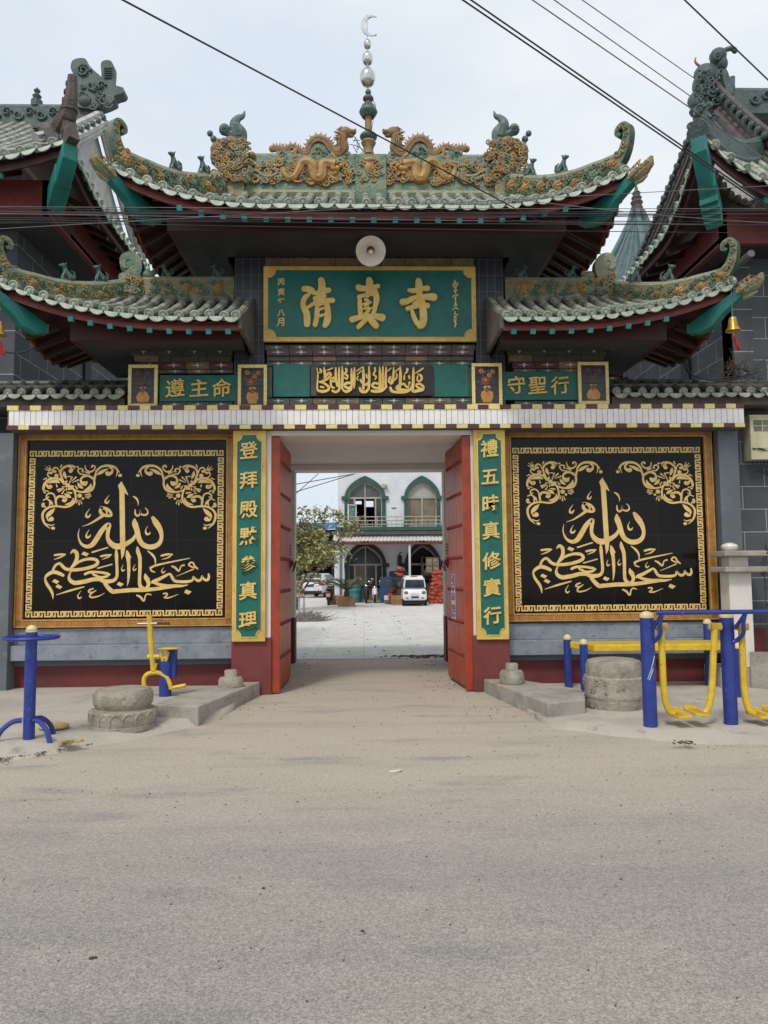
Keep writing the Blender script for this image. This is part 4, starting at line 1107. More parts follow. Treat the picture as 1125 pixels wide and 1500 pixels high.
# main name plaque with brush-drawn characters
def main_plaque():
    x0, z0 = xz(386, 501, 9.93); x1, z1 = xz(696, 391.5, 9.93)
    b = empty('name_plaque', ((x0+x1)/2, 9.93, (z0+z1)/2), 'large green name plaque with three big gold characters and gilt border', 'sign')
    scalloped_board(x0, z0, x1, z1, 9.9, (.055, .05), (.11, .11), b)
    fr = frame_px(9.895, 430, 395, 5.114)
    S = [
     # qing
     [(80, 150, 42), (110, 152, 46), (140, 165, 46), (150, 182, 30)], [(120, 190, 22), (92, 210, 36), (74, 245, 38), (78, 290, 42), (98, 330, 48), (103, 380, 50), (102, 412, 48)],
     [(100, 292, 22), (140, 268, 26), (185, 232, 30)], [(208, 88, 50), (214, 120, 54), (212, 170, 56), (205, 235, 60), (195, 262, 40)],
     [(165, 186, 26), (215, 170, 42), (265, 160, 38)], [(160, 222, 30), (215, 208, 46), (240, 204, 20)], [(185, 252, 26), (240, 238, 34), (295, 237, 36)],
     [(176, 272, 30), (178, 330, 38), (170, 390, 36), (162, 418, 36)], [(180, 272, 22), (225, 258, 28), (252, 268, 32)], [(250, 264, 38), (258, 320, 46), (254, 385, 52), (236, 424, 36)],
     [(180, 312, 12), (215, 298, 20), (240, 292, 12)], [(180, 362, 12), (215, 348, 20), (240, 340, 12)],
     # zhen
     [(566, 86, 46), (570, 115, 56), (562, 160, 44), (552, 205, 30)], [(486, 138, 42), (510, 148, 44), (570, 146, 34), (632, 130, 32)],
     [(494, 212, 28), (498, 280, 36), (502, 350, 36)], [(490, 212, 30), (545, 196, 26), (600, 184, 40)], [(606, 170, 46), (622, 220, 44), (612, 280, 36), (596, 345, 32)],
     [(540, 232, 26), (562, 252, 24), (540, 282, 30), (565, 305, 24), (538, 340, 28)], [(505, 268, 12), (580, 252, 14)], [(505, 305, 10), (585, 296, 12)],
     [(440, 380, 46), (490, 366, 38), (560, 356, 34), (620, 358, 44), (662, 366, 56)], [(548, 372, 36), (520, 402, 34), (486, 436, 32)], [(572, 384, 34), (598, 404, 50), (618, 428, 44)],
     # si
     [(934, 92, 44), (938, 130, 54), (940, 190, 44), (936, 240, 34)], [(862, 162, 22), (905, 166, 38), (960, 152, 32), (1000, 148, 42)],
     [(815, 250, 46), (850, 246, 44), (900, 222, 38), (960, 214, 40), (1020, 212, 50), (1048, 214, 56)],
     [(852, 300, 30), (890, 288, 34), (950, 276, 34), (1000, 278, 42)], [(962, 250, 46), (968, 310, 54), (972, 370, 56), (962, 418, 54), (942, 432, 36)], [(884, 306, 22), (896, 352, 32), (918, 398, 34), (946, 430, 34)],
     [(900, 262, 24), (930, 250, 22), (950, 238, 16)]]
    for x0_, x1_ in ((0, 330), (400, 720), (760, 1100)):
        mb = MB()
        for i, s_ in enumerate(S):
            if x0_ <= s_[0][0] < x1_: ribbon(mb, s_, fr, .034+.0006*i, 0, 5)
        mb.build('character', M['gold'], b)
    mb = MB()
    for ch, y in zip('丙寅年八月', (413, 428, 442, 458.5, 472)):
        x, z = xz(412, y, 9.9); glyph(mb, ch, (x, z), .1 if ch != '月' else .12, 9.896, .012, .02)
    f2 = frame_px(9.895, 635, 390, 13.63)
    sig = [[(420, 285, 22), (430, 330, 24)], [(385, 350, 16), (430, 335, 22), (485, 340, 18)], [(372, 388, 14), (430, 372, 22), (490, 375, 18)], [(405, 395, 18), (412, 430, 18)], [(455, 392, 18), (450, 430, 18)], [(410, 412, 14), (450, 410, 14)], [(410, 434, 14), (455, 432, 14)],
           [(430, 450, 18), (408, 500, 20)], [(425, 465, 16), (460, 470, 22), (455, 500, 18), (415, 512, 16)], [(436, 500, 20), (438, 550, 16)], [(415, 575, 14), (400, 600, 24), (380, 630, 12)], [(450, 570, 12), (470, 578, 24), (488, 590, 12)],
           [(440, 590, 22), (436, 650, 20), (442, 720, 16)], [(418, 655, 14), (455, 640, 14)], [(438, 720, 26), (425, 780, 22), (405, 800, 12)], [(440, 740, 20), (465, 790, 22)], [(420, 800, 14), (460, 795, 14)], [(430, 830, 20), (400, 862, 18), (370, 885, 10)], [(435, 835, 18), (470, 850, 20), (500, 868, 10)],
           [(430, 915, 18), (425, 960, 20)], [(405, 965, 16), (485, 975, 16)], [(412, 1000, 20), (415, 1045, 22)], [(448, 1000, 20), (445, 1045, 22)], [(415, 1020, 12), (445, 1020, 12)], [(415, 1070, 22), (418, 1125, 24)], [(445, 1075, 18), (442, 1120, 20)], [(415, 1095, 12), (445, 1095, 12)], [(438, 1140, 24), (436, 1190, 26), (420, 1228, 22)], [(412, 1190, 14), (460, 1160, 14)]]
    for i, s_ in enumerate(sig): ribbon(mb, s_, f2, .012+.0004*i, 0, 3)
    mb.build('inscription', M['gold_inlay'], b)
main_plaque()

def small_plaque(chars, pxs, py, x0, y0, x1, y1, label):
    a = xz(x0, y1, 9.98); c = xz(x1, y0, 9.98)
    b = empty('motto_plaque', ((a[0]+c[0])/2, 9.98, (a[1]+c[1])/2), label, 'sign', 'small green motto plaques')
    mb = MB(); mb.span((a[0], 9.985, a[1]), (c[0], 10.1, c[1])); mb.build('teal_field', M['teal_board'], b, bevel=.004)
    for ch, x in zip(chars, pxs): mb = MB(); q = xz(x, py, 9.98); glyph(mb, ch, q, .255, 9.984, .03, .012); mb.build('character', M['gold'], b)
small_plaque('遵主命', (257, 292, 325), 569, 233, 549, 348, 588, 'small green plaque reading 遵主命 in gold between two vase pictures')
small_plaque('守聖行', (756, 787, 820), 564.5, 736, 544, 849, 586, 'small green plaque reading 守聖行 in gold between two vase pictures')

# carved Arabic strip between two plain teal fields
def script_plaque():
    x0, z0 = xz(455, 580, 9.97); x1, z1 = xz(632, 536, 9.97)
    b = empty('script_plaque', ((x0+x1)/2, 9.97, (z0+z1)/2), 'carved strip of crowded gold Arabic script between two plain teal panels', 'sign')
    mb = MB(); mb.span((x0, 9.97, z0), (x1, 10.09, z1)); mb.build('dark_ground', M['frieze_grey'], b, bevel=.004)
    X0, X1 = xz(462, 0, 9.95)[0], xz(628, 0, 9.95)[0]
    mb = MB(); zi0, zi1 = at(540, 578, 9.95).z, at(540, 536.5, 9.95).z
    mb.span((X0, 9.962, zi0), (X1, 9.969, zi1), 0); mb.build('black_field', M['black'], b)
    for a_, c_ in ((400, 454), (633, 686)):
        p = xz(a_, 581, 9.98); q = xz(c_, 533.5, 9.98); mb = MB(); mb.span((p[0], 9.985, p[1]), (q[0], 10.1, q[1])); mb.build('teal_field', M['teal_board'], b, bevel=.004)
    fr = frame_px(9.961, 455, 530, 6.25)
    S = [[(1030, 62, 14), (1000, 82, 16), (958, 108, 8)], [(985, 120, 18), (1010, 130, 20), (1015, 165, 20), (985, 182, 16), (975, 150, 14), (990, 122, 12)],
         [(940, 60, 14), (940, 120, 24), (938, 200, 26), (935, 270, 26), (975, 268, 28), (1020, 262, 24)], [(1035, 235, 20), (1000, 205, 22), (965, 215, 16), (985, 240, 20), (1035, 256, 14)],
         [(885, 70, 22), (880, 95, 18), (860, 115, 8)], [(858, 130, 14), (855, 165, 16)], [(900, 135, 18), (905, 158, 14)],
         [(820, 50, 10), (822, 120, 26), (820, 190, 26), (815, 240, 24)], [(905, 195, 24), (900, 240, 22), (870, 225, 18), (850, 205, 22), (800, 225, 22), (790, 250, 22), (850, 262, 26), (905, 262, 24), (912, 210, 16)],
         [(905, 262, 22), (870, 280, 22), (800, 282, 24), (745, 272, 26), (730, 240, 22)], [(815, 60, 12), (780, 90, 12), (770, 102, 8)], [(785, 112, 12), (790, 140, 16), (770, 170, 16)],
         [(760, 55, 10), (758, 110, 22), (752, 165, 22), (735, 205, 20)], [(728, 145, 22), (715, 180, 20), (740, 200, 20), (755, 180, 18), (735, 165, 12)], [(735, 62, 10), (710, 85, 12), (700, 92, 8)],
         [(690, 55, 12), (688, 120, 22), (686, 200, 22), (690, 235, 20)], [(662, 50, 12), (660, 120, 22), (660, 200, 22), (655, 250, 22)], [(632, 55, 12), (634, 120, 22), (634, 220, 24), (630, 270, 24)],
         [(690, 235, 22), (650, 268, 26), (600, 275, 28), (560, 272, 24)], [(588, 62, 18), (590, 90, 18), (575, 120, 16), (600, 140, 16), (590, 165, 12)], [(615, 205, 22), (580, 200, 22), (565, 225, 20), (600, 245, 22), (640, 235, 20)],
         [(535, 50, 14), (536, 120, 24), (535, 200, 24), (530, 255, 24)], [(482, 55, 14), (484, 120, 26), (484, 200, 26), (482, 250, 26)], [(530, 195, 22), (500, 215, 24), (465, 185, 22), (455, 165, 12)],
         [(530, 250, 22), (505, 278, 26), (465, 275, 26), (450, 245, 20)], [(510, 120, 12), (515, 150, 14)], [(470, 55, 10), (440, 78, 12), (420, 90, 8)], [(468, 85, 10), (440, 110, 12), (425, 120, 8)], [(435, 135, 10), (425, 160, 12), (435, 175, 10)],
         [(402, 60, 12), (400, 120, 22), (400, 190, 24), (398, 245, 12)], [(375, 70, 12), (376, 130, 22), (378, 200, 24), (370, 255, 22)], [(325, 70, 20), (330, 95, 20), (310, 110, 14)], [(318, 120, 18), (340, 135, 18), (330, 160, 18), (312, 150, 14)],
         [(370, 200, 22), (330, 200, 26), (310, 225, 24), (345, 245, 24), (375, 235, 20)], [(370, 258, 22), (330, 278, 26), (300, 265, 20), (290, 240, 16)], [(290, 50, 10), (292, 120, 22), (290, 200, 22), (286, 245, 18)],
         [(262, 60, 12), (260, 120, 22), (262, 200, 24), (262, 260, 22), (230, 282, 24), (200, 270, 20)], [(232, 60, 12), (230, 120, 22), (235, 180, 22), (245, 225, 20)], [(205, 62, 10), (170, 78, 12), (150, 85, 8)],
         [(125, 60, 12), (130, 100, 24), (135, 150, 22)], [(130, 150, 22), (170, 110, 24), (185, 130, 22), (150, 165, 22), (110, 185, 20), (95, 195, 14)], [(215, 150, 20), (185, 170, 24), (215, 185, 20), (225, 165, 16)], [(185, 180, 20), (190, 230, 20), (215, 245, 18)],
         [(90, 75, 18), (100, 95, 20), (85, 105, 14)], [(60, 65, 8), (68, 120, 14), (65, 180, 14), (62, 250, 16), (75, 275, 18)], [(85, 190, 18), (120, 200, 20), (165, 235, 22), (160, 265, 22), (110, 278, 26), (75, 270, 20)], [(95, 235, 18), (120, 240, 16)]]
    mb = MB()
    for i, s_ in enumerate(S): ribbon(mb, s_, fr, .02+.0005*i, 0, 4)
    mb.build('lettering', M['gold'], b)
script_plaque()

# vase tile pictures
def vase_picture(x0, y0, x1, y1, label, vivid):
    a = xz(x0, y1, 9.94); c = xz(x1, y0, 9.94); w_ = c[0]-a[0]; h = c[1]-a[1]
    b = empty('vase_picture', ((a[0]+c[0])/2, 9.94, (a[1]+c[1])/2), label, 'tile picture', 'vase tile pictures on the gate frieze')
    mb = MB(); e = .042
    mb.span((a[0], 9.935, a[1]), (c[0], 9.98, a[1]+e)); mb.span((a[0], 9.935, c[1]-e), (c[0], 9.98, c[1]))
    mb.span((a[0], 9.937, a[1]+e+.001), (a[0]+e, 9.98, c[1]-e-.001)); mb.span((c[0]-e, 9.937, a[1]+e+.001), (c[0], 9.98, c[1]-e-.001))
    mb.build('tile_frame', M['yellow_tile'], b, bevel=.003)
    mb = MB(); hx, hz = (w_-2*e)/2, (h-2*e)/4
    for i in range(2):
        for j in range(4): mb.box((a[0]+e+hx*(i+.5), 9.965, a[1]+e+hz*(j+.5)), (hx-.004, .02, hz-.004))
    mb.build('tile_field', M['pic_tile'], b)
    n_ = V((0, -1, 0)); u = V((1, 0, 0)); z = V((0, 0, 1)); o = V(((a[0]+c[0])/2, 9.953, a[1]+e))
    if vivid: colsv = [M['vase'], M['bloom_red'], M['bloom_orange'], M['bloom_leaf'], M['bloom_dark']]
    else: colsv = [M['vase'], M['bloom_faded'], M['bloom_faded'], M['bloom_faded'], M['bloom_dark']]
    prof = [(.03, .02), (.075, .03), (.085, .08), (.06, .12), (.03, .145), (.034, .17), (.045, .19)] if not vivid else [(.05, .02), (.06, .04), (.08, .09), (.07, .13), (.03, .15), (.035, .17), (.05, .185), (.03, .2)]
    prof = [(x*w_/.38, y*h/.5*1.05) for x, y in prof]
    mb = MB(); mb.prism(prof+[(-x, y) for x, y in reversed(prof)], o, u, z, .008, 0)
    mb.prism([(-.09*w_/.38, .004), (.09*w_/.38, .004), (.06*w_/.38, .024), (-.06*w_/.38, .024)], o-n_*.001, u, z, .006, 4)
    swirl(mb, o+z*.17*h/.55+n_*.002, n_, u, z, .035, 4, 1, 1.2, .22)
    mb.build('vase_inlay', colsv, b)
    mb = MB(); q = h/.5
    for k in range(26):
        x, y = R.gauss(0, .06), R.uniform(.22, .38)*q
        t = R.random()*6.28; l_ = R.uniform(.015, .03)
        mb.ball(o+u*x+z*y+n_*.0015, (l_, l_*.4, .003), 3, 6, 4, Matrix((u*cos(t)+z*sin(t), z*cos(t)-u*sin(t), n_)).transposed())
    for sx, sy, rr in ((-.02, .27, .058), (-.07, .375, .034), (.075, .37, .03), (.03, .33, .03)):
        for k in range(7):
            t = 2*pi*k/7; mb.ball(o+u*(sx*w_/.38+cos(t)*rr*.6)+z*(sy*q+sin(t)*rr*.6)+n_*.003, (rr*.45, rr*.45, .005), 1 if sy < .3 else 2, 7, 5, Matrix((u, z, n_)).transposed())
        mb.ball(o+u*sx*w_/.38+z*sy*q+n_*.006, (rr*.35, rr*.35, .006), 2 if sy < .3 else 1, 7, 5, Matrix((u, z, n_)).transposed())
    for k in range(5): mb.tube([o+z*.19*q+n_*.002, o+u*R.uniform(-.08, .08)+z*R.uniform(.28, .38)*q+n_*.002], .003, 3, 5)
    mb.build('flower_inlay', colsv, b)
M['vase'] = mat('orange_vase_glaze', srgb(206, 152, 70), srgb(184, 126, 54), scale=14, rough=.35, bump=.1)
M['bloom_red'] = mat('red_bloom_glaze', srgb(150, 66, 54), srgb(120, 48, 42), scale=20, rough=.35)
M['bloom_orange'] = mat('orange_bloom_glaze', srgb(196, 128, 60), srgb(170, 104, 50), scale=20, rough=.35)
M['bloom_leaf'] = mat('leaf_glaze', srgb(76, 112, 92), srgb(60, 90, 76), scale=20, rough=.35)
M['bloom_dark'] = mat('dark_line_glaze', srgb(110, 66, 36), scale=20, rough=.35)
M['bloom_faded'] = mat('faded_bloom_glaze', srgb(92, 78, 66), srgb(74, 66, 60), scale=20, rough=.4)
vase_picture(187, 534, 231, 596, 'faded vase tile picture in yellow frame beside 遵主命, farther from the gateway', False)
vase_picture(348, 534, 391, 598, 'red-flower vase tile picture between the plaque 遵主命 and a plain teal field', True)
vase_picture(692, 532, 735, 596, 'red-flower vase tile picture between a plain teal field and the plaque 守聖行', True)
vase_picture(848, 530, 891, 592, 'faded vase tile picture in yellow frame beside 守聖行, farther from the gateway', False)

# ------------------------------------------------------------------ big calligraphy panels
def meander(mb, a, b, n, h, th, N, depth, m=0, flip=False):
    """run of n key-pattern units from a to b (bottom edge), unit height h along v"""
    a, b = V(a), V(b); L = (b-a).length/n; u = (b-a).normalized(); v_ = N.cross(u)*(1 if not flip else -1)
    if flip: pass
    A = [(0, 0), (0, 1), (.46, 1), (.46, 0), (.94, 0), (.94, 1), (.7, 1), (.7, .42)]; B_ = [(.0, 0), (.23, 0), (.23, .55)]
    for i in range(n):
        o = a+u*L*i+u*L*.04
        for path in (A, B_):
            for k in range(len(path)-1):
                (x0, y0), (x1, y1) = path[k], path[k+1]
                p = o+u*(x0*L*.94)+v_*(y0*(h-th)+th/2); q = o+u*(x1*L*.94)+v_*(y1*(h-th)+th/2)
                d = (q-p).normalized(); p2, q2 = p-d*th/2, q+d*th/2
                if k > 0: p2 = p+d*th/2
                w_ = (q2-p2).length
                if w_ < th*.3: continue
                s_ = N.cross(d)*th/2
                vs = [p2+s_+N*depth, p2-s_+N*depth, q2-s_+N*depth, q2+s_+N*depth]
                mb.add(vs, [(0, 1, 2, 3)], m)

def calligraphy_panel():
    Y = 10.27; x0, x1 = -4.562, -1.715; z1 = at(200, 633, 10.24).z; z0 = at(200, 918, 10.24).z
    b = empty('calligraphy_panel', ((x0+x1)/2, Y, (z0+z1)/2), 'black panel of gold Arabic calligraphy behind the yellow rider machine', 'calligraphy panel', 'black and gold calligraphy panels')
    mb = MB(); mb.span((x0+.02, Y, z0+.02), (x1-.02, Y+.028, z1-.02)); mb.build('granite_slab', M['black_tile'], b)
    fw_ = .105
    mb = MB()
    for k, (e0, e1, yy) in enumerate(((0, .02, Y-.055), (.02, fw_-.022, Y-.042), (fw_-.022, fw_, Y-.05))):
        mi = 1 if k != 1 else 0
        mb.span((x0+e0, yy, z0+e0), (x1-e0, Y+.02, z0+e1), mi); mb.span((x0+e0, yy, z1-e1), (x1-e0, Y+.02, z1-e0), mi)
        mb.span((x0+e0, yy, z0+e1), (x0+e1, Y+.02, z1-e1), mi); mb.span((x1-e1, yy, z0+e1), (x1-e0, Y+.02, z1-e1), mi)
    mb.build('gilt_frame', [M['frame_orange'], M['frame_light']], b, bevel=.003, seg=1)
    N = V((0, -1, 0)); mb = MB(); yk = Y-.0425
    nu = 34
    e = .026; hh = .05
    meander(mb, (x0+.1, yk, z0+e), (x1-.1, yk, z0+e), 30, hh, .009, N, .003)
    meander(mb, (x0+.1, yk, z1-e-hh), (x1-.1, yk, z1-e-hh), 30, hh, .009, N, .003)
    meander(mb, (x0+e+hh, yk, z0+.1), (x0+e+hh, yk, z1-.1), 27, hh, .009, N, .003)
    meander(mb, (x1-e, yk, z0+.1), (x1-e, yk, z1-.1), 27, hh, .009, N, .003)
    mb.build('frame_key_pattern', M['frame_light'], b)
    # inlaid key border
    mb = MB(); zt = at(190, 660, Y).z; zb = at(190, 903, Y).z; xa = at(44, 660, Y).x; xb = at(328, 660, Y).x; h = .078; th = .019
    meander(mb, (xa+.0, Y, zt-h), (xb, Y, zt-h), 15, h, th, N, .003); meander(mb, (xa, Y, zb), (xb, Y, zb), 15, h, th, N, .003)
    meander(mb, (xa+h, Y, zb+h*1.2), (xa+h, Y, zt-h*1.25), 13, h, th, N, .003); meander(mb, (xb, Y, zb+h*1.2), (xb, Y, zt-h*1.25), 13, h, th, N, .003)
    mb.build('key_border', M['gold_inlay'], b)
    fr = frame_px(Y, 50, 690, 7.5)
    OFF = 900
    def sh(s_): return [(x+OFF, y, w_) for x, y, w_ in s_]
    polys = [[(960, 113), (922, 160), (937, 215), (945, 800), (952, 860), (960, 972), (985, 930), (1000, 860), (1002, 800), (995, 300), (993, 240), (1035, 268), (1015, 210)],
             [(545, 885), (605, 908), (575, 938), (520, 915)], [(225, 1187), (278, 1212), (250, 1240), (197, 1215)], [(262, 1243), (313, 1272), (285, 1298), (235, 1272)],
             [(930, 1217), (988, 1240), (955, 1270), (908, 1248)], [(1668, 1300), (1732, 1325), (1695, 1358), (1648, 1335)],
             [(1305, 500), (1332, 512), (1392, 585), (1350, 592)], [(1020, 875), (1040, 890), (1070, 955), (1040, 950)], [(1220, 1128), (1240, 1145), (1275, 1188), (1240, 1180)], [(895, 865), (915, 872), (922, 905), (890, 905)]]
    S = [sh([(405, 515, 40), (440, 570, 66), (482, 640, 56), (500, 720, 40), (478, 790, 46), (420, 828, 55), (350, 832, 55), (285, 798, 55), (250, 735, 55), (230, 650, 60), (206, 575, 62), (204, 528, 20)]),
         [(1125, 680, 20), (1085, 750, 40), (1010, 800, 50), (950, 826, 62), (890, 825, 65), (836, 788, 55), (808, 730, 40), (814, 650, 42), (826, 590, 44), (790, 604, 46), (740, 660, 52), (690, 740, 56), (640, 808, 52), (580, 830, 40), (520, 800, 28), (490, 740, 16), (485, 690, 12), (498, 635, 4)],
         [(740, 402, 34), (800, 415, 30), (838, 450, 30), (845, 488, 26), (790, 490, 30), (742, 468, 40), (726, 430, 32), (745, 405, 30)], [(785, 420, 20), (800, 455, 20), (795, 488, 16)], [(760, 486, 34), (680, 540, 24), (600, 585, 13), (528, 608, 4)],
         [(825, 265, 4), (795, 305, 12), (783, 338, 24), (805, 350, 20), (826, 322, 8)], [(612, 415, 4), (576, 465, 14), (575, 500, 28), (600, 502, 22), (622, 475, 8)], [(605, 645, 4), (575, 695, 14), (578, 725, 28), (605, 724, 20), (622, 700, 8)],
         sh([(348, 605, 4), (325, 650, 12), (335, 690, 24), (362, 692, 18), (377, 672, 8)]), sh([(190, 280, 12), (222, 300, 22), (243, 340, 14), (242, 378, 5)]),
         sh([(210, 425, 12), (212, 470, 20), (235, 492, 22), (262, 472, 18), (266, 430, 14), (272, 470, 18), (300, 482, 20), (325, 482, 22), (346, 465, 18), (345, 432, 14), (320, 405, 8)]),
         sh([(1016, 1132, 18), (1020, 1165, 26), (1005, 1195, 30), (975, 1195, 26), (955, 1170, 18), (945, 1150, 14), (935, 1190, 26), (900, 1205, 30), (870, 1185, 24), (850, 1160, 16), (838, 1200, 26), (780, 1215, 32), (700, 1215, 32), (642, 1205, 32), (612, 1160, 32), (590, 1130, 22), (540, 1152, 30), (470, 1190, 36), (412, 1215, 40), (395, 1225, 24)]),
         sh([(405, 1222, 24), (480, 1248, 34), (560, 1262, 36), (640, 1262, 36), (720, 1262, 26), (790, 1250, 6)]),
         sh([(700, 1262, 20), (560, 1278, 34), (430, 1295, 40), (300, 1306, 45), (160, 1308, 45), (0, 1322, 45), (-40, 1322, 48), (-92, 1275, 45), (-125, 1225, 38), (-135, 1195, 14)]),
         sh([(235, 835, 16), (240, 880, 42), (262, 960, 40), (262, 1100, 36), (258, 1200, 36), (266, 1260, 40), (305, 1295, 40)]),
         sh([(322, 1130, 14), (326, 1170, 40), (354, 1215, 45), (352, 1260, 35), (320, 1292, 25)]),
         sh([(120, 880, 20), (130, 930, 48), (138, 1000, 38), (140, 1100, 34), (135, 1200, 22), (122, 1262, 5)]),
         [(903, 868, 18), (905, 920, 38), (908, 1000, 32), (912, 1100, 32), (908, 1160, 32), (878, 1200, 36), (820, 1212, 44), (765, 1208, 46), (715, 1180, 40), (680, 1145, 24)],
         [(560, 1132, 30), (620, 1110, 28), (720, 1112, 26), (800, 1126, 30), (836, 1136, 10)], [(836, 1136, 10), (790, 1160, 26), (725, 1165, 24), (660, 1140, 24), (640, 1122, 20)],
         [(720, 1190, 40), (650, 1190, 44), (580, 1208, 46), (520, 1220, 46), (445, 1228, 46), (396, 1200, 40), (384, 1160, 28), (398, 1118, 16), (425, 1080, 10)],
         [(402, 905, 10), (432, 876, 34), (466, 900, 42), (470, 960, 40), (442, 1020, 34), (405, 1062, 20)],
         [(420, 1050, 30), (490, 998, 28), (580, 968, 30), (660, 968, 34), (698, 995, 34), (680, 1032, 36), (600, 1062, 36), (500, 1082, 36), (400, 1085, 36), (340, 1070, 34), (308, 1040, 34), (280, 1015, 28), (240, 1032, 26), (215, 1070, 28), (205, 1105, 30)],
         [(318, 1145, 34), (270, 1122, 40), (210, 1110, 40), (150, 1138, 34), (122, 1180, 22), (140, 1240, 32), (180, 1300, 34), (202, 1350, 26), (208, 1405, 5)],
         [(225, 924, 22), (300, 916, 24), (345, 915, 12)], [(338, 920, 14), (290, 947, 16), (220, 972, 5)], [(735, 937, 22), (790, 926, 22), (850, 918, 10)], [(840, 924, 14), (810, 947, 14), (745, 972, 4)],
         sh([(500, 930, 22), (560, 916, 24), (622, 915, 12)]), sh([(612, 920, 14), (570, 952, 14), (500, 972, 4)]),
         [(640, 892, 18), (810, 840, 14)], [(698, 1068, 14), (855, 1025, 14)], [(245, 1360, 6), (400, 1312, 22), (548, 1272, 12)],
         sh([(378, 1065, 24), (440, 1036, 22), (600, 1000, 18), (812, 957, 8)]), sh([(378, 1065, 18), (388, 1095, 18), (425, 1110, 14)]), sh([(350, 880, 12), (400, 920, 24), (430, 970, 20), (432, 1030, 8)]),
         sh([(895, 1072, 18), (862, 1042, 20), (850, 1012, 16), (822, 1004, 18), (800, 1030, 18), (830, 1052, 16), (862, 1062, 12)]), sh([(850, 1078, 14), (770, 1112, 10), (665, 1155, 4)]),
         sh([(615, 1045, 18), (650, 1062, 24), (690, 1097, 18), (715, 1045, 14), (747, 1034, 20)]), sh([(525, 1060, 4), (502, 1095, 10), (515, 1117, 18), (541, 1100, 8)]),
         sh([(80, 1030, 4), (62, 1070, 10), (72, 1096, 20), (96, 1084, 8)]), sh([(210, 1025, 4), (190, 1070, 12), (200, 1091, 18), (223, 1074, 8)]),
         sh([(230, 1365, 18), (270, 1385, 24), (305, 1427, 18), (325, 1367, 14), (350, 1350, 16), (387, 1360, 10)]), sh([(520, 1346, 14), (558, 1345, 18), (560, 1365, 14), (530, 1390, 16), (580, 1391, 16), (640, 1371, 8), (685, 1352, 4)]),
         [(515, 1315, 4), (480, 1370, 12), (495, 1398, 20), (522, 1384, 8)], [(650, 1292, 14), (612, 1305, 20), (602, 1328, 20), (640, 1334, 18), (682, 1310, 8)], [(640, 1334, 16), (612, 1370, 18), (630, 1388, 18), (670, 1384, 16), (720, 1370, 12), (775, 1340, 4)]]
    mb = MB()
    for i, p in enumerate(polys):
        pts = [fr['f'](x, y) for x, y in p]; mb.prism([(q.x, q.z) for q in pts], (0, Y-.0042-.00022*i, 0), (1, 0, 0), (0, 0, 1), .004, 0)
    for i, s_ in enumerate(S): ribbon(mb, s_, fr, .0012+.00006*i, 0, 5)
    mb.build('calligraphy', M['gold_inlay'], b)
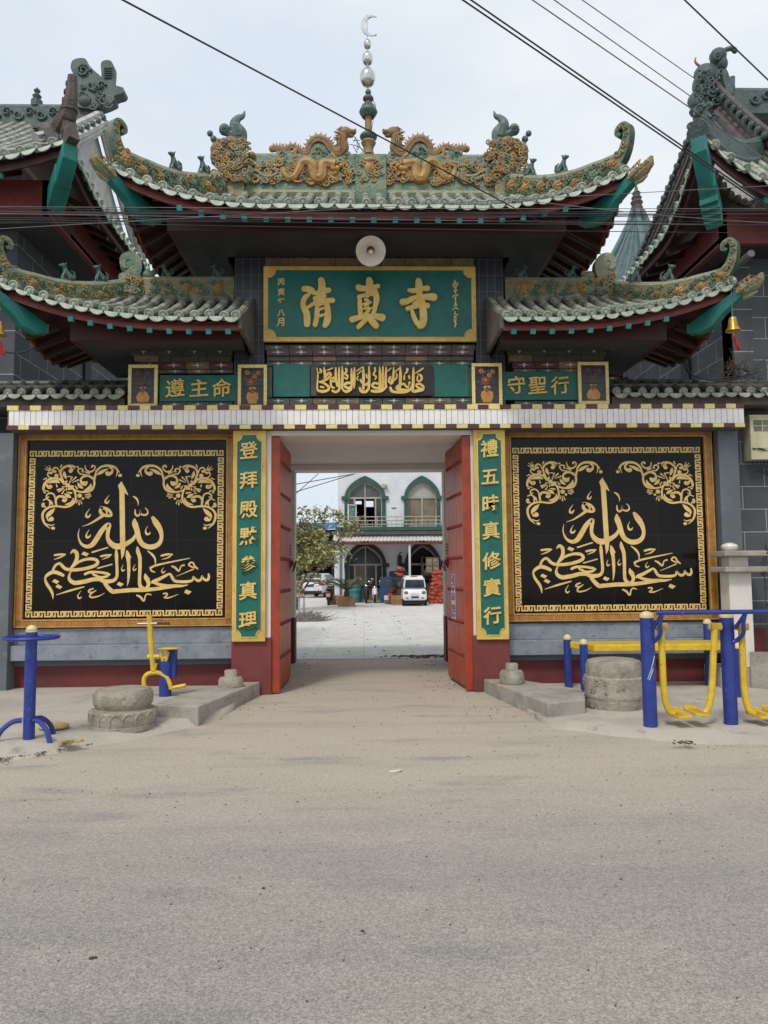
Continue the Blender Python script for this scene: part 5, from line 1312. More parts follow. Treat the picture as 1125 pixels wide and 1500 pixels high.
    F = [[(735, 205, 8), (780, 180, 38), (830, 152, 28), (870, 138, 8)], [(722, 205, 12), (735, 160, 24), (790, 112, 25), (860, 98, 28), (940, 112, 28), (985, 150, 18), (1006, 182, 6)], [(862, 188, 50), (880, 195, 44), (918, 172, 28), (918, 138, 22), (890, 118, 14)], [(955, 120, 14), (982, 160, 18), (965, 225, 6)], [(1008, 212, 36), (1018, 212, 36)],
         [(725, 200, 25), (708, 260, 25), (708, 320, 25), (680, 380, 28), (620, 405, 25), (540, 405, 20), (480, 385, 20), (450, 360, 30)], [(690, 250, 22), (640, 218, 26), (580, 225, 26), (550, 262, 24), (562, 300, 36), (598, 308, 56), (622, 288, 20)], [(668, 310, 8), (655, 355, 40), (590, 392, 12)], [(515, 300, 10), (535, 335, 40), (575, 362, 12)], [(485, 335, 10), (505, 365, 20)],
         [(470, 380, 25), (488, 440, 22), (484, 510, 25), (440, 560, 25), (370, 584, 24), (280, 576, 22), (200, 582, 22), (140, 610, 25), (102, 660, 28), (102, 720, 28), (130, 785, 24), (185, 835, 8)], [(262, 565, 22), (256, 500, 28), (292, 460, 28), (350, 466, 30), (375, 492, 34), (352, 505, 52), (335, 510, 20)], [(462, 480, 10), (440, 535, 36), (365, 556, 8)], [(362, 432, 14), (400, 452, 42), (432, 472, 12)], [(390, 412, 12), (440, 420, 22)],
         [(250, 505, 16), (236, 442, 18), (190, 420, 18), (150, 442, 18), (148, 475, 16), (175, 466, 12)], [(170, 495, 8), (200, 530, 30), (222, 562, 8)], [(182, 575, 14), (185, 520, 16), (150, 490, 14), (108, 505, 12)], [(108, 550, 36), (105, 572, 34), (135, 582, 14)],
         [(245, 600, 6), (205, 640, 46), (162, 680, 44), (140, 708, 6)], [(205, 725, 56), (168, 738, 26), (152, 700, 12)], [(150, 785, 14), (200, 800, 14), (240, 788, 6)], [(216, 832, 34), (230, 834, 34)],
         [(392, 328, 44), (398, 328, 44)], [(340, 290, 30), (360, 300, 46), (385, 280, 16)], [(410, 370, 30), (435, 358, 50), (462, 370, 20)],
         [(425, 280, 6), (446, 230, 18)], [(440, 282, 6), (492, 235, 20)], [(450, 295, 6), (522, 266, 18)], [(345, 360, 6), (275, 382, 18)], [(350, 368, 6), (290, 402, 20)], [(360, 378, 6), (332, 425, 18)], [(418, 312, 8), (420, 285, 14)], [(372, 345, 8), (335, 348, 14)], [(432, 330, 8), (465, 340, 14)], [(385, 355, 8), (378, 388, 14)],
         [(340, 292, 25), (300, 256, 25), (240, 245, 25), (180, 260, 28), (132, 300, 28), (110, 360, 28), (112, 398, 8)], [(155, 302, 8), (210, 285, 34), (270, 282, 38), (302, 300, 8)], [(192, 345, 48), (172, 350, 40), (142, 320, 20)], [(262, 310, 6), (270, 345, 16)], [(120, 385, 10), (170, 402, 12)], [(122, 412, 22), (130, 412, 22)],
         [(345, 290, 25), (322, 230, 25), (312, 170, 25), (350, 120, 25), (420, 98, 25), (490, 112, 10)], [(352, 165, 10), (358, 205, 40), (380, 255, 6)], [(376, 225, 6), (425, 225, 16)], [(430, 160, 48), (448, 138, 30), (415, 112, 14)], [(455, 95, 14), (480, 135, 8)], [(510, 112, 22), (516, 112, 22)],
         [(262, 215, 46), (268, 215, 46)], [(215, 182, 16), (225, 138, 18), (260, 120, 18), (292, 148, 14), (295, 175, 10)], [(240, 165, 34), (250, 165, 30)], [(158, 205, 14), (170, 178, 18), (200, 186, 28)], [(160, 205, 14), (175, 230, 14), (210, 240, 10)], [(140, 108, 6), (190, 150, 20)], [(178, 95, 6), (198, 145, 16)], [(125, 135, 6), (175, 158, 14)], [(312, 118, 14), (325, 92, 16)], [(110, 260, 8), (145, 248, 20)],
         [(545, 198, 14), (516, 160, 18), (532, 132, 16), (570, 140, 18), (570, 168, 20)], [(545, 195, 14), (620, 208, 14), (690, 232, 10)], [(602, 98, 10), (612, 145, 16), (660, 170, 20), (702, 150, 16), (720, 112, 14), (692, 96, 18), (680, 112, 22)], [(590, 168, 8), (640, 185, 20), (655, 198, 6)],
         [(534, 450, 50), (540, 450, 50)], [(598, 440, 6), (660, 430, 16)], [(602, 455, 6), (667, 455, 16)], [(602, 468, 6), (645, 478, 14)], [(515, 498, 6), (500, 535, 14)], [(530, 500, 6), (530, 557, 16)], [(548, 505, 6), (560, 545, 14)], [(572, 485, 26), (578, 485, 26)]]
    for mirror in (None, 189.0):
        mb = MB()
        def ff(x, y):
            px = 50+x/8.036
            return at(px if mirror is None else 2*mirror-px, 670+y/8.036, Y)
        frm = {'f': ff, 'n': V((0, -1, 0))}
        for i, s_ in enumerate(F): ribbon(mb, s_, frm, .0012+.00005*i, 0, 5)
        mb.build('corner_scrolls', M['gold_inlay'], b)
    c = copy_tree(b); c.location = V(b.location)+V((6.455, 0, .015)); c['label'] = 'black panel of gold Arabic calligraphy behind the blue air walker posts'
calligraphy_panel()
COL.objects.unlink(_fo); bpy.data.objects.remove(_fo)
# ------------------------------------------------------------------ flanking brick pavilions
def pavilion(sg, label):
    west = sg < 0
    xw = -4.85 if west else 5.3                 # side wall facing the gate
    xe = -3.72 if west else 4.42                # eave edge
    yf, yw = (9.5, 10.65) if west else (9.5, 10.65)
    ze, l = (6.78, .32) if west else (6.4, .85)
    far = -10.5 if west else 11.0
    yb = 17.5
    b = empty('brick_pavilion', (xw, yw, 0), label, 'pavilion')
    mb = MB(); mb.span((min(xw, far), yw+.004, 4.0 if False else 0), (max(xw, far)-(.003 if west else 0)+(0 if west else 0), yw+.3, ze-.3)); mb.build('front_wall', M['brick_x'], b)
    mb = MB(); mb.span((xw, yw, 0), (xw-.3 if west else xw+.3, yb, ze-.3)); mb.build('side_wall', M['brick_y'], b)
    mb = MB(); mb.box((xw+.0, 13.4 if west else 12.2, 3.2), (.09, .3, 6.2)); mb.build('pilaster', M['soffit'], b, bevel=.01)
    ry = 13.2; zr = 9.5 if west else 9.05
    if not west: ry = 11.9
    roof = empty('roof', (xe, ry, ze)); roof.parent = b; roof.location = V((xe, ry, ze))-V(b.location)
    ix = 1.0 if west else 1.5
    gx = xe-ix if west else xe+ix               # gable plane
    zs = ze+.62                                  # skirt top
    if west:
        F = Slope((far, yf), (xe, yf), ry-yf, 0, ix*2.2, ze, zr, 0, l, 1, 1.7, sag=.85)
        S_ = Slope((xe, yf), (xe, yb), ix, ix, 0, ze, zs, l, 0, 1.7, 1)
    else:
        F = Slope((xe, yf), (far, yf), ry-yf, ix*2.2, 0, ze, zr, l, 0, 1.7, 1, sag=.85)
        S_ = Slope((xe, yb), (xe, yf), ix, 0, ix, ze, zs, 0, l, 1, 1.7)
    mb = MB(); F.tiles(mb, .2, .055, rows=.3); S_.tiles(mb, .2, .055, rows=.2); 
    # rear slope, plain
    zb_ = zs
    y1 = 17.0
    n = 24
    A = V((gx+(.0), ry, zr)); 
    vs = [V((gx, ry, zr)), V((far, ry, zr)), V((far, y1, ze)), V((gx, y1, ze))]
    mb.add(vs, [(0, 1, 2, 3)], 2)
    mb.build('roof_tiling', RM, roof)
    mb = MB(); F.fascia(mb, 0, .13, -.035, .05); S_.fascia(mb, 0, .13, -.035, .05); mb.build('fascia', M['under_red'], roof)
    mb = MB()
    F.board(mb, 0, .02, F.L-.02, 0, .25, -.08, 40); S_.board(mb, 0, .02, S_.L-.02, 0, 1, -.08, 40)
    mb.build('eave_board', M['under_red'], roof)
    # flat-sided red beams under the rafters, then the dark soffit up to the wall
    xb = xe+sg*.47*(1 if west else 1) if False else (xe-.47 if west else xe+.5)
    zb0, zb1 = ze-.42, ze+.05
    mb = MB()
    mb.span((far, yf+.55, zb0), (xb, yf+.63, zb1)); mb.span((xb, yf+.55, zb0), (xb+(-.08 if west else .08), yb-.3, zb1))
    mb.build('eave_beam', M['fascia'], roof)
    mb = MB(); mb.span((far, yf+.6, zb0+.04), (xb, yw+.2, zb0+.1)); mb.span((xb, yw+.203, zb0+.04), (xw-.1 if west else xw+.1, yb-.3, zb0+.1))
    mb.build('soffit', M['soffit'], roof)
    if west: F.rafters(roof, .42, .55, -.17, F.L-4.5, F.L-.7, .1, .075); S_.rafters(roof, .42, .5, -.17, .8, 6.5, .1, .075, 'under_red')
    else: F.rafters(roof, .42, .55, -.17, .7, 4.5, .1, .075); S_.rafters(roof, .42, .5, -.17, S_.L-6.5, S_.L-.8, .1, .075, 'under_red')
    # corner beam
    c = V((xe, yf, ze+l)); out = V((-sg if west else -sg, -1, 0)); out = V(((1 if west else -1), -1, 0)).normalized(); z = V((0, 0, 1)); sdv = V((-out.y, out.x, 0))
    mb = MB(); tip = c+out*.06-z*.1; inn = V((xb, yf+.55, zb0))-z*.02
    dv = inn-tip
    for k, (t0, t1, w_, h) in enumerate(((0, .34, .2, .26), (.3, .64, .225, .3))):
        a, e = tip+dv*t0, tip+dv*t1
        vs = []
        for p, hh in ((a, h*.8), (e, h)): vs += [p+sdv*w_/2, p-sdv*w_/2, p-sdv*w_/2-z*hh, p+sdv*w_/2-z*hh]
        mb.add(vs, [(0, 1, 2, 3), (7, 6, 5, 4), (0, 4, 5, 1), (1, 5, 6, 2), (2, 6, 7, 3), (3, 7, 4, 0)], 0)
    if not west:
        for k in range(4): 
            p = tip+dv*(.4+.06*k)-z*.26; mb.bar(p-sdv*.122, p+sdv*.122, .03, .1, 0)
    mb.build('corner_beam', M['teal_beam'], roof, bevel=.012)
    # gable: plaster triangle, stepped verge mouldings
    gxs = 1 if west else -1
    prof = []
    for k in range(11):
        t = .30+.70*k/10; p = F.pt(F.L/2, t); prof.append((p.y, p.z-.05))
    rear = [(ry+(y1-ry)*k/8, zr-.05-(zr-zs-.05)*k/8*(1.35-.35*k/8)) for k in range(1, 9)]
    poly = [(prof[0][0], zs-.02)]+prof+rear+[(rear[-1][0], zs-.02)]
    mb = MB(); mb.prism(poly if west else poly, V((gx, 0, 0)), (0, gxs, 0) if False else (0, 1, 0), (0, 0, 1), .12, 0); mb.build('gable_wall', M['lime'], roof)
    line = [V((gx+gxs*.06, y, z_+.02)) for y, z_ in prof+rear]
    mb = MB()
    for k, (dz, rr, ox) in enumerate(((.0, .05, .1), (.1, .06, .12), (.2, .045, .08), (-.1, .035, .06), (.28, .06, .03))+(() if west else ((.38, .05, .06), (.47, .06, .03), (.57, .05, .08)))):
        mb.tube([p+V((gxs*ox, 0, dz)) for p in line], rr, 0, 6)
    # tile ends along the verge
    D = 0
    for i in range(len(line)-1):
        a, e = line[i], line[i+1]; L = (e-a).length
        for j in range(max(1, int(L/.2))):
            p = a+(e-a)*(j+.5)/max(1, int(L/.2))
            mb.lathe([(.06, -.03), (.06, .03), (.03, .045)], p+V((gxs*.13, 0, .2 if west else .5)), 1, 9, True, V((gxs, 0, -.2)).to_track_quat('Z', 'Y').to_matrix())
    mb.build('verge_ridge', [M['lime'] if west else M['brown_ridge'], M['grey_ridge']], roof)
    # hip ridge with finial seen end-on
    base = [F.pt(F.L-F.a1*t if west else F.a0*t, t, .02) for t in [.5-.5*i/8 for i in range(9)]]
    mb = MB(); ridge_wall(mb, base, .26, .16, 0, 0); 
    if west:
        tb = base[-1]
        mb.tube([tb+out*-.25+z*.2, tb+out*-.05+z*.3, tb+out*.04+z*.5, tb+out*.06+z*.78], [.14, .12, .085, .06], 0, 8)
        for k in range(4): mb.tube([tb+out*(-.02+.015*k)+z*(.34+.11*k), tb+out*(-.02+.015*k)+z*(.37+.11*k)], -.0+.115-.014*k, 0, 8)
        mb.bar(tb+z*.14+out*-.02, tb+out*.09-z*.12, .14, .16, 0)
    else:
        for k in range(10): swirl(mb, base[-1]+out*R.uniform(-.25, .03)+z*R.uniform(.05, .3)+sdv*R.uniform(-.16, .16), out, sdv, z, R.uniform(.05, .1), 0, 1, 1.2, .34)
        mb.tube([base[-1]+out*-.1, base[-1]+out*.06-z*.06], [.13, .15], 0, 9)
    mb.build('hip_ridge', M['brown_ridge'] if west else M['grey_ridge'], roof)
    # main ridge with its end beast
    mb = MB(); mb.span((gx, ry-.1, zr-.1), (far, ry+.1, zr+.28)); mb.tube([(gx, ry, zr+.3), (far, ry, zr+.3)], .08, 0, 8)
    for k in range(26): swirl(mb, V((gx-gxs*(.5+k*.2), ry-.11, zr+.12+.06*(k % 2))), V((0, -1, 0)), V((1, 0, 0)), z, .09, 0, 1 if k % 2 else -1, 1.3, .26)
    mb.build('main_ridge', M['grey_ridge'], roof)
    mb = MB()
    Y = ry-.05
    if west:
        f = lambda x, y, dy=0: at(x/4.6875, 60+y/4.6875, Y+dy); r = lambda q: q/4.6875*Y/FPX
        loc = [(545, 480), (545, 330), (520, 260), (502, 210), (515, 165), (560, 148), (605, 155), (630, 200), (700, 265), (712, 265), (712, 175), (782, 172), (782, 290), (800, 330), (860, 350), (855, 385), (800, 405), (790, 440), (650, 490)]
        loc = crom(loc+[loc[0]], 4)[:-1]; pts = [f(x, y) for x, y in loc]; mb.prism([(p.x, p.z) for p in pts], (0, Y-.12, 0), (1, 0, 0), (0, 0, 1), .24, 0, True)
        swirl(mb, f(572, 205, -.13), V((0, -1, 0)), V((1, 0, 0)), z, r(52), 0, 1, 1.8, .2)
        for k in range(16): swirl(mb, f(R.uniform(560, 760), R.uniform(300, 470), -.13), V((0, -1, 0)), V((1, 0, 0)), z, r(R.uniform(18, 34)), 0, R.choice([-1, 1]), 1.2, .32)
        mb.ball(f(510, 378), (r(26), .1, r(24)), 0, 9, 7); mb.ball(f(590, 420, -.08), (r(50), .12, r(45)), 0, 9, 7); mb.ball(f(830, 365), (r(30), .1, r(28)), 0, 9, 7)
        for k in range(5): mb.tube([f(714, 185+k*16, -.135), f(780, 185+k*16, -.135)], r(5), 0, 5)
    else:
        f = lambda x, y, dy=0: at(925+x/5.625, 60+y/5.625, Y+dy); r = lambda q: q/5.625*Y/FPX
        for (x, y, a, e) in ((712, 130, 74, 74), (740, 200, 50, 70), (620, 280, 115, 100), (560, 380, 60, 110), (640, 420, 140, 130), (600, 500, 150, 110), (720, 430, 80, 120), (560, 580, 90, 50), (680, 600, 100, 60), (790, 400, 60, 80)):
            mb.ball(f(x, y, R.uniform(-.05, .05)), (r(a), .14, r(e)), 0, 11, 8)
        mb.tube([f(x, y) for x, y in crom([(720, 110), (770, 75), (820, 62), (850, 75), (848, 92)], 4)], r(22), 0, 7)
        swirl(mb, f(708, 132, -.15), V((0, -1, 0)), V((1, 0, 0)), z, r(40), 0, 1, 1.6, .22)
        mb.tube([f(x, y) for x, y in crom([(830, 300), (830, 380), (840, 450)], 3)], r(26), 0, 7); mb.ball(f(800, 330), r(26), 0, 7, 5)
        for k in range(40): swirl(mb, f(R.uniform(520, 780), R.uniform(240, 600), -.17+R.uniform(-.02, .03)), V((0, -1, 0)), V((1, 0, 0)), z, r(R.uniform(22, 48)), 0, R.choice([-1, 1]), 1.2, .3)
    mb.build('ridge_beast', M['grey_ridge'], roof)
    if not west:
        mb = MB(); mb.tube([f(x, y) for x, y in crom([(640, 235), (560, 205), (525, 170), (532, 132)], 4)], [r(q) for q in (8, 9, 10, 11, 12, 12, 12, 11, 10, 9, 7, 5, 3)], 0, 6)
        mb.build('beast_horn', M['horn'], roof)
        mb = MB()
        pl = [(f(x, y).x, f(x, y).z) for x, y in ((690, 330), (718, 300), (738, 330), (790, 500), (745, 520), (708, 430))]
        mb.prism(pl, (0, Y-.24, 0), (1, 0, 0), (0, 0, 1), .1, 0); mb.build('beast_plate', M['grey_ridge'], roof, bevel=.02)
    mb = MB(); p = at(254 if west else 1120, 0, ry)
    if west:
        q = at(54, 148, ry); mb.lathe([(.1, -.12), (.1, 0), (.05, .03), (.08, .09), (.03, .14), (.06, .19), (.01, .25)], q, 0, 10)
        mb.build('ridge_knob', M['grey_ridge'], roof)
    return b
M['horn'] = mat('faded_red_horn', srgb(168, 112, 112), srgb(140, 96, 100), scale=9, rough=.5)
pw_ = pavilion(-1, 'dark brick pavilion whose roof corner carries a tall dark finial and scroll-and-post ridge beast')
pe_ = pavilion(1, 'dark brick pavilion whose roof corner carries a crested dragon with red horn')
# gutter pipe on the right pavilion
mb = MB(); a = at(1000, 426, 11.2); b_ = at(1130, 358, 9.6)
xg = 5.24; a = V((xg, 12.4, 5.72)); b_ = V((xg, 9.9, 5.78))
mb.tube([a, b_], .05, 0, 8); o = mb.build('gutter_pipe', M['wire_grey'], pe_)

# distant pavilion spire
def spire():
    Y = 25.0; r = lambda q: q*Y/FPX
    c = at(936, 390, Y); b = empty('tiled_spire', (c.x, Y, 0), 'pointed blue-green tiled spire with knobbed finial rising behind the curled roof', 'spire')
    zt = at(936, 312, Y).z; zb_ = c.z-1.2; n = 6; z = V((0, 0, 1))
    prof = [(r(8), zt), (r(15), zt-(zt-c.z)*.22), (r(30), zt-(zt-c.z)*.55), (r(52), c.z), (r(95), zb_)]
    mb = MB()
    for i in range(n):
        a0, a1 = 2*pi*i/n+.3, 2*pi*(i+1)/n+.3
        for k in range(len(prof)-1):
            (r0, z0), (r1, z1) = prof[k], prof[k+1]
            mb.add([V((c.x+r0*cos(a0), Y+r0*sin(a0), z0)), V((c.x+r0*cos(a1), Y+r0*sin(a1), z0)), V((c.x+r1*cos(a1), Y+r1*sin(a1), z1)), V((c.x+r1*cos(a0), Y+r1*sin(a0), z1))], [(0, 3, 2, 1)], 0)
        for j in range(1, 5):
            t = j/5; pts = []
            for (q, z_) in prof[1:]:
                p0 = V((c.x+q*cos(a0), Y+q*sin(a0), z_)); p1 = V((c.x+q*cos(a1), Y+q*sin(a1), z_)); pts.append(p0*(1-t)+p1*t)
            mb.tube(pts, .045, 1, 6)
    mb.build('tiling', [M['spire_tile'], M['spire_barrel']], b)
    mb = MB()
    for i in range(n):
        a0 = 2*pi*i/n+.3; mb.tube([V((c.x+q*1.02*cos(a0), Y+q*1.02*sin(a0), z_+.03)) for q, z_ in prof], .09, 0, 7)
    mb.build('hip_ridge', M['spire_barrel'], b)
    mb = MB(); h = lambda y: at(936, y, Y).z
    mb.lathe([(r(9), h(314)), (r(9), h(304)), (r(7), h(302)), (r(9.5), h(297)), (r(6.5), h(293)), (r(8), h(290)), (r(5), h(286)), (r(6.5), h(283)), (r(3), h(279)), (r(2.2), h(275)), (r(.5), h(269))], (c.x, Y, 0), 0, 14)
    mb.build('finial', M['brown_ridge'], b)
    mb = MB(); mb.lathe([(r(60), 0), (r(60), zb_+.3)], (c.x, Y, 0), 0, 6); mb.build('wall', M['brick_x'], b)
M['spire_tile'] = mat('blue_green_spire_tile', srgb(80, 100, 102), srgb(64, 84, 88), srgb(102, 118, 116), scale=3, rough=.5, bump=.6, bscale=9, bdist=.05)
M['spire_barrel'] = mat('blue_green_barrel_tile', srgb(96, 118, 118), srgb(80, 102, 104), scale=5, rough=.5, bump=.3)
spire()
# red columns and a pine behind the right roof
for k, (px, lab) in enumerate(((905, 'thin red column behind the coping, nearer the vase picture'), (914, 'thicker red column behind the coping, farther from the vase picture'))):
    p = at(px, 560, 14.5+k*.6); mb = MB(); mb.lathe([(.1+.03*k, 0), (.1+.03*k, 5.4)], (p.x, p.y, 0), 0, 14)
    o = mb.build('column', M['fascia']); tag(o, lab, 'column', kind='thing')

# ------------------------------------------------------------------ things hung on the gate
def dish_lamp():
    Y = 9.35; c = at(543, 367, Y); b = empty('dish_lamp', c, 'white enamel dish lamp with bare bulb above the name plaque', 'lamp')
    nrm = V((.02, -.9, -.62)).normalized(); Q = nrm.to_track_quat('Z', 'Y').to_matrix(); r = 22.5*Y/FPX
    mb = MB(); mb.lathe([(.05, -.1), (.055, -.06), (r*.6, -.02), (r*.97, .03), (r, .036), (r*.96, .034), (r*.6, -.012), (.045, -.035)], c, 0, 32, True, Q); mb.build('lamp_shade', M['white_enamel'], b)
    mb = MB(); mb.lathe([(.05, -.045), (.045, .02), (.026, .05)], c, 0, 12, True, Q); mb.build('lamp_socket', M['rust'], b)
    mb = MB(); mb.ball(c+nrm*.085, (.032, .032, .042), 0, 12, 9, Q); mb.build('lamp_bulb', M['bulb'], b)
    mb = MB(); mb.tube([c-nrm*.1, c-nrm*.16+V((0, .1, .08)), c+V((0, .45, .26))], .014, 0, 7); mb.build('bracket', M['rust'], b)
dish_lamp()
def bell(p, label):
    b = empty('brass_bell', p, label, 'bell', 'bells under the roof corners')
    mb = MB(); s = .14
    mb.lathe([(.012, 0), (.04, -.012), (.05, -.05), (.058, -.12), (.085, -.165), (.088, -.175), (.06, -.17)], p, 0, 18); mb.build('bell_body', M['brass'], b)
    mb = MB(); mb.tube([p, p+V((0, 0, .1))], .006, 0, 5); mb.tube([p+V((0, 0, .1)), p+V((0, 0, .34))], .004, 0, 5); mb.build('hanger', M['wire_grey'], b)
    mb = MB(); mb.tube([p+V((0, 0, -.17)), p+V((.01, 0, -.24))], .008, 0, 5); mb.build('clapper', M['brass'], b)
    mb = MB()
    for k in range(9): mb.tube([p+V((.01, 0, -.24)), p+V((.03+.012*sin(k*2), .012*cos(k*2), -.3)), p+V((.06+.02*sin(k*2.2), .02*cos(k*2.2), -.4))], [.012, .011, .007], 0, 5)
    mb.build('tassel', M['red_cloth'], b)
bell(at(1073, 464, 8.85), 'brass bell with red tassel hanging clear under the roof corner near the meter box side')
bell(at(-1, 470, 8.85), 'brass bell with red tassel cut off by the picture edge at the opposite roof corner')

# poster on the right-hand door
c, d, nrm, T, L = cR
mb = MB(); z = V((0, 0, 1)); u = d
Mx = Matrix((d, nrm, z)).transposed()
mb.box(c(.70, T+.018, 1.17), (.26, .004, .62), 0, M=Mx)
for k in range(2): mb.box(c(.70, T+.021, 1.385-.41*k), (.22, .003, .17), 1, M=Mx)
mb.box(c(.70, T+.021, 1.17), (.2, .003, .1), 1, M=Mx)
for k in range(14): mb.box(c(.70+R.uniform(-.06, .06), T+.0235, 1.17+.29*(k-6.5)/7), (R.uniform(.06, .13), .002, .02), 2 if k % 3 else 3, M=Mx)
o = mb.build('poster', [M['poster'] if 'poster' in M else mat('poster_paper', srgb(206, 206, 214), srgb(188, 190, 202), scale=9, rough=.5), mat('poster_blue', srgb(70, 72, 112), srgb(92, 94, 130), scale=12, rough=.5), mat('poster_pale', srgb(190, 190, 205), rough=.5, fine=0), mat('poster_red', srgb(160, 92, 100), rough=.5, fine=0)])
tag(o, 'narrow blue and white paper notice stuck on the red door', 'poster')

# boundary wall beyond the right pier, meter box, fence
mb = MB(); mb.span((5.045, 10.3, 0), (12, 10.6, 3.72)); o = mb.build('boundary_wall', M['brick_x'])
tag(o, 'grey brick boundary wall with white joints behind the iron fence', 'wall', kind='thing')
mb = MB(); mb.span((5.045, 10.285, 0), (12, 10.298, .75)); b_ = mb.build('wall_dado', M['plinth'], o)
mb = MB(); mb.span((-12, 10.12, 0), (-5.62, 10.6, 3.72)); o = mb.build('boundary_wall', M['grey_paint'])
tag(o, 'plain grey boundary wall at the twister side of the gatehouse', 'wall', kind='thing')
def meter():
    Y = 10.1; x0, z0 = xz(1101, 673, Y); x1 = x0+.34; z1 = at(1101, 609, Y).z
    b = empty('meter_box', ((x0+x1)/2, Y, z0), 'cream electricity meter box with small window on the brick wall', 'meter box')
    mb = MB(); mb.span((x0, Y, z0), (x1, 10.3, z1)); mb.span((x0-.012, Y-.012, z1-.02), (x1+.012, 10.3, z1+.01)); mb.span((x0+.01, Y-.008, z0+.15), (x1-.01, Y, z0+.155)); mb.build('case', M['cream_paint'], b, bevel=.008)
    mb = MB(); mb.span((x0+.05, Y-.006, z1-.21), (x1-.05, Y+.01, z1-.06)); mb.build('window', M['grey_glass'], b)
    mb = MB(); mb.span((x0+.16, Y-.01, z1-.21), (x0+.17, Y, z1-.06)); mb.span((x0+.05, Y-.011, z1-.145), (x1-.05, Y, z1-.135)); mb.build('window_bar', M['cream_paint'], b)
    mb = MB()
    for k in range(5):
        x = x0+.06+k*.05; mb.tube(crom([(x, Y+.08, z0), (x-.01, Y+.05, z0-.1), (x+.05, Y+.06, z0-.16-.02*k), (x+.14, Y+.1, z0-.1), (x+.2, Y+.15, z0-.02)], 4), .006, 0, 5)
    mb.build('cable_loop', M['wire'], b)
    mb = MB()
    for k in range(3): mb.tube(crom([(x0+.02, Y-.01, z0+.13+.012*k), (x0+.12, Y-.015, z0+.15-.01*k), (x0+.22, Y-.012, z0+.12), (x1, Y-.012, z0+.16)], 4), .004, 0, 5)
    mb.build('loose_lead', M['wire'], b)
meter()
def gatepost():
    Y = 9.75; p = at(1090, 970, Y); b = empty('fence_pillar', (p.x, Y, 0), 'white plastered fence pillar with two slab caps and a squat ball', 'pillar')
    w_ = .29; zc = lambda y: at(1083, y, Y).z
    mb = MB(); mb.span((p.x-w_/2, Y, .3), (p.x+w_/2, Y+.26, zc(838))); mb.span((p.x-.125, Y+.02, zc(830)), (p.x+.125, Y+.24, zc(815))); mb.build('shaft', M['white_paint'], b, bevel=.01)
    for y0, y1 in ((838, 830), (815, 807)):
        mb = MB(); mb.span((p.x-.25, Y-.13, zc(y0)), (p.x+.31, Y+.3, zc(y1))); mb.build('cap_slab', M['concrete'], b, bevel=.012)
    mb = MB(); mb.lathe([(.07, zc(807)), (.09, zc(805)), (.1, zc(803)), (.105, zc(800)), (.09, zc(797)), (.03, zc(794.5))], (p.x-.06, Y+.13, 0), 0, 18); mb.build('ball_finial', M['white_enamel'], b)
    mb = MB()
    vs = [(p.x+.06, Y-.02), (p.x+.38, Y-.02), (p.x+1.4, 8.9), (p.x+1.1, 8.75)]
    mb.prism([(x, y) for x, y in vs], (0, 0, .5), (1, 0, 0), (0, 1, 0), .5, 0)
    mb.span((p.x-.3, Y-.02+.025, 0), (p.x+3, Y+.5, .3))
    o = mb.build('low_wall', M['concrete'], bevel=.015); tag(o, 'low concrete wall under the iron fence and white pillar', 'wall', kind='thing')
    # iron fence running from the pillar
    A = V((p.x+.24, Y-.06, .5)); B_ = V((p.x+1.25, 8.83, .5)); z = V((0, 0, 1))
    f = empty('iron_fence', A, 'black wrought-iron fence panel with spear tips by the white pillar', 'fence')
    mb = MB()
    for h in (.06, .98, 1.12): mb.bar(A+z*h, B_+z*h, .025, .03, 0)
    mb.build('rail', M['iron'], f)
    mb = MB(); n = 9
    for k in range(n):
        q = A+(B_-A)*(k+.5)/n
        for s_ in ((-.035, .035) if k % 3 == 0 else (0,)):
            g = q+(B_-A).normalized()*s_; mb.tube([g+z*.03, g+z*1.2], .008, 0, 6)
        mb.tube([q+z*1.12, q+z*1.2, q+z*1.24, q+z*1.4], [.012, .012, .028, .002], 0, 6)
        if k % 3 == 0:
            for h in (.2, .55, .85):
                mb.tube([q+(B_-A).normalized()*.03*cos(t)+z*(h+.06*sin(t)) for t in [2*pi*i/10 for i in range(11)]], .007, 0, 5)
    mb.build('spear_bar', M['iron'], f)
gatepost()

# ------------------------------------------------------------------ overhead wires
def wire(p, Y0, q, Y1, rad, m, label, ext=(.15, .15), sag=.0, group=None, name='power_cable'):
    a, b = at(*p, Y0), at(*q, Y1); d = b-a
    a2, b2 = a-d*ext[0], b+d*ext[1]; n = 24
    pts = [a2+(b2-a2)*(i/n)-V((0, 0, sag*4*(i/n)*(1-i/n))) for i in range(n+1)]
    mb = MB(); mb.tube(pts, rad, 0, 6); o = mb.build(name, m); return tag(o, label, 'cable', group)
wire((180, 0), 5.15, (880, 372), 9.9, .0075, M['wire'], 'thick black cable slanting down across the crescent finial to the lower roof beast', (.3, .0))
wire((678, 0), 6.2, (1125, 305), 7.6, .0075, M['wire'], 'lower of the twin black cables slanting over the curled roof tip', (.4, .3))
wire((690, 0), 6.2, (1125, 301), 7.62, .0075, M['wire'], 'upper of the twin black cables slanting over the curled roof tip', (.4, .3))
wire((780, 0), 7, (1125, 236), 8.0, .006, M['wire_grey'], 'grey cable crossing the teal corner beam of the dragon-crested roof', (.4, .3))
wire((812, 0), 16, (1013, 142), 19, .012, M['wire_grey'], 'grey cable vanishing behind the crested dragon beast at its neck', (.5, .4))
wire((853, 0), 16.5, (1016, 114), 20, .012, M['wire_grey'], 'grey cable vanishing behind the crested dragon beast at its horn', (.5, .4))
wire((1003, 0), 7, (1125, 117), 7.8, .0075, M['wire'], 'short dark cable above the crested dragon in the corner of the sky', (.4, .3))
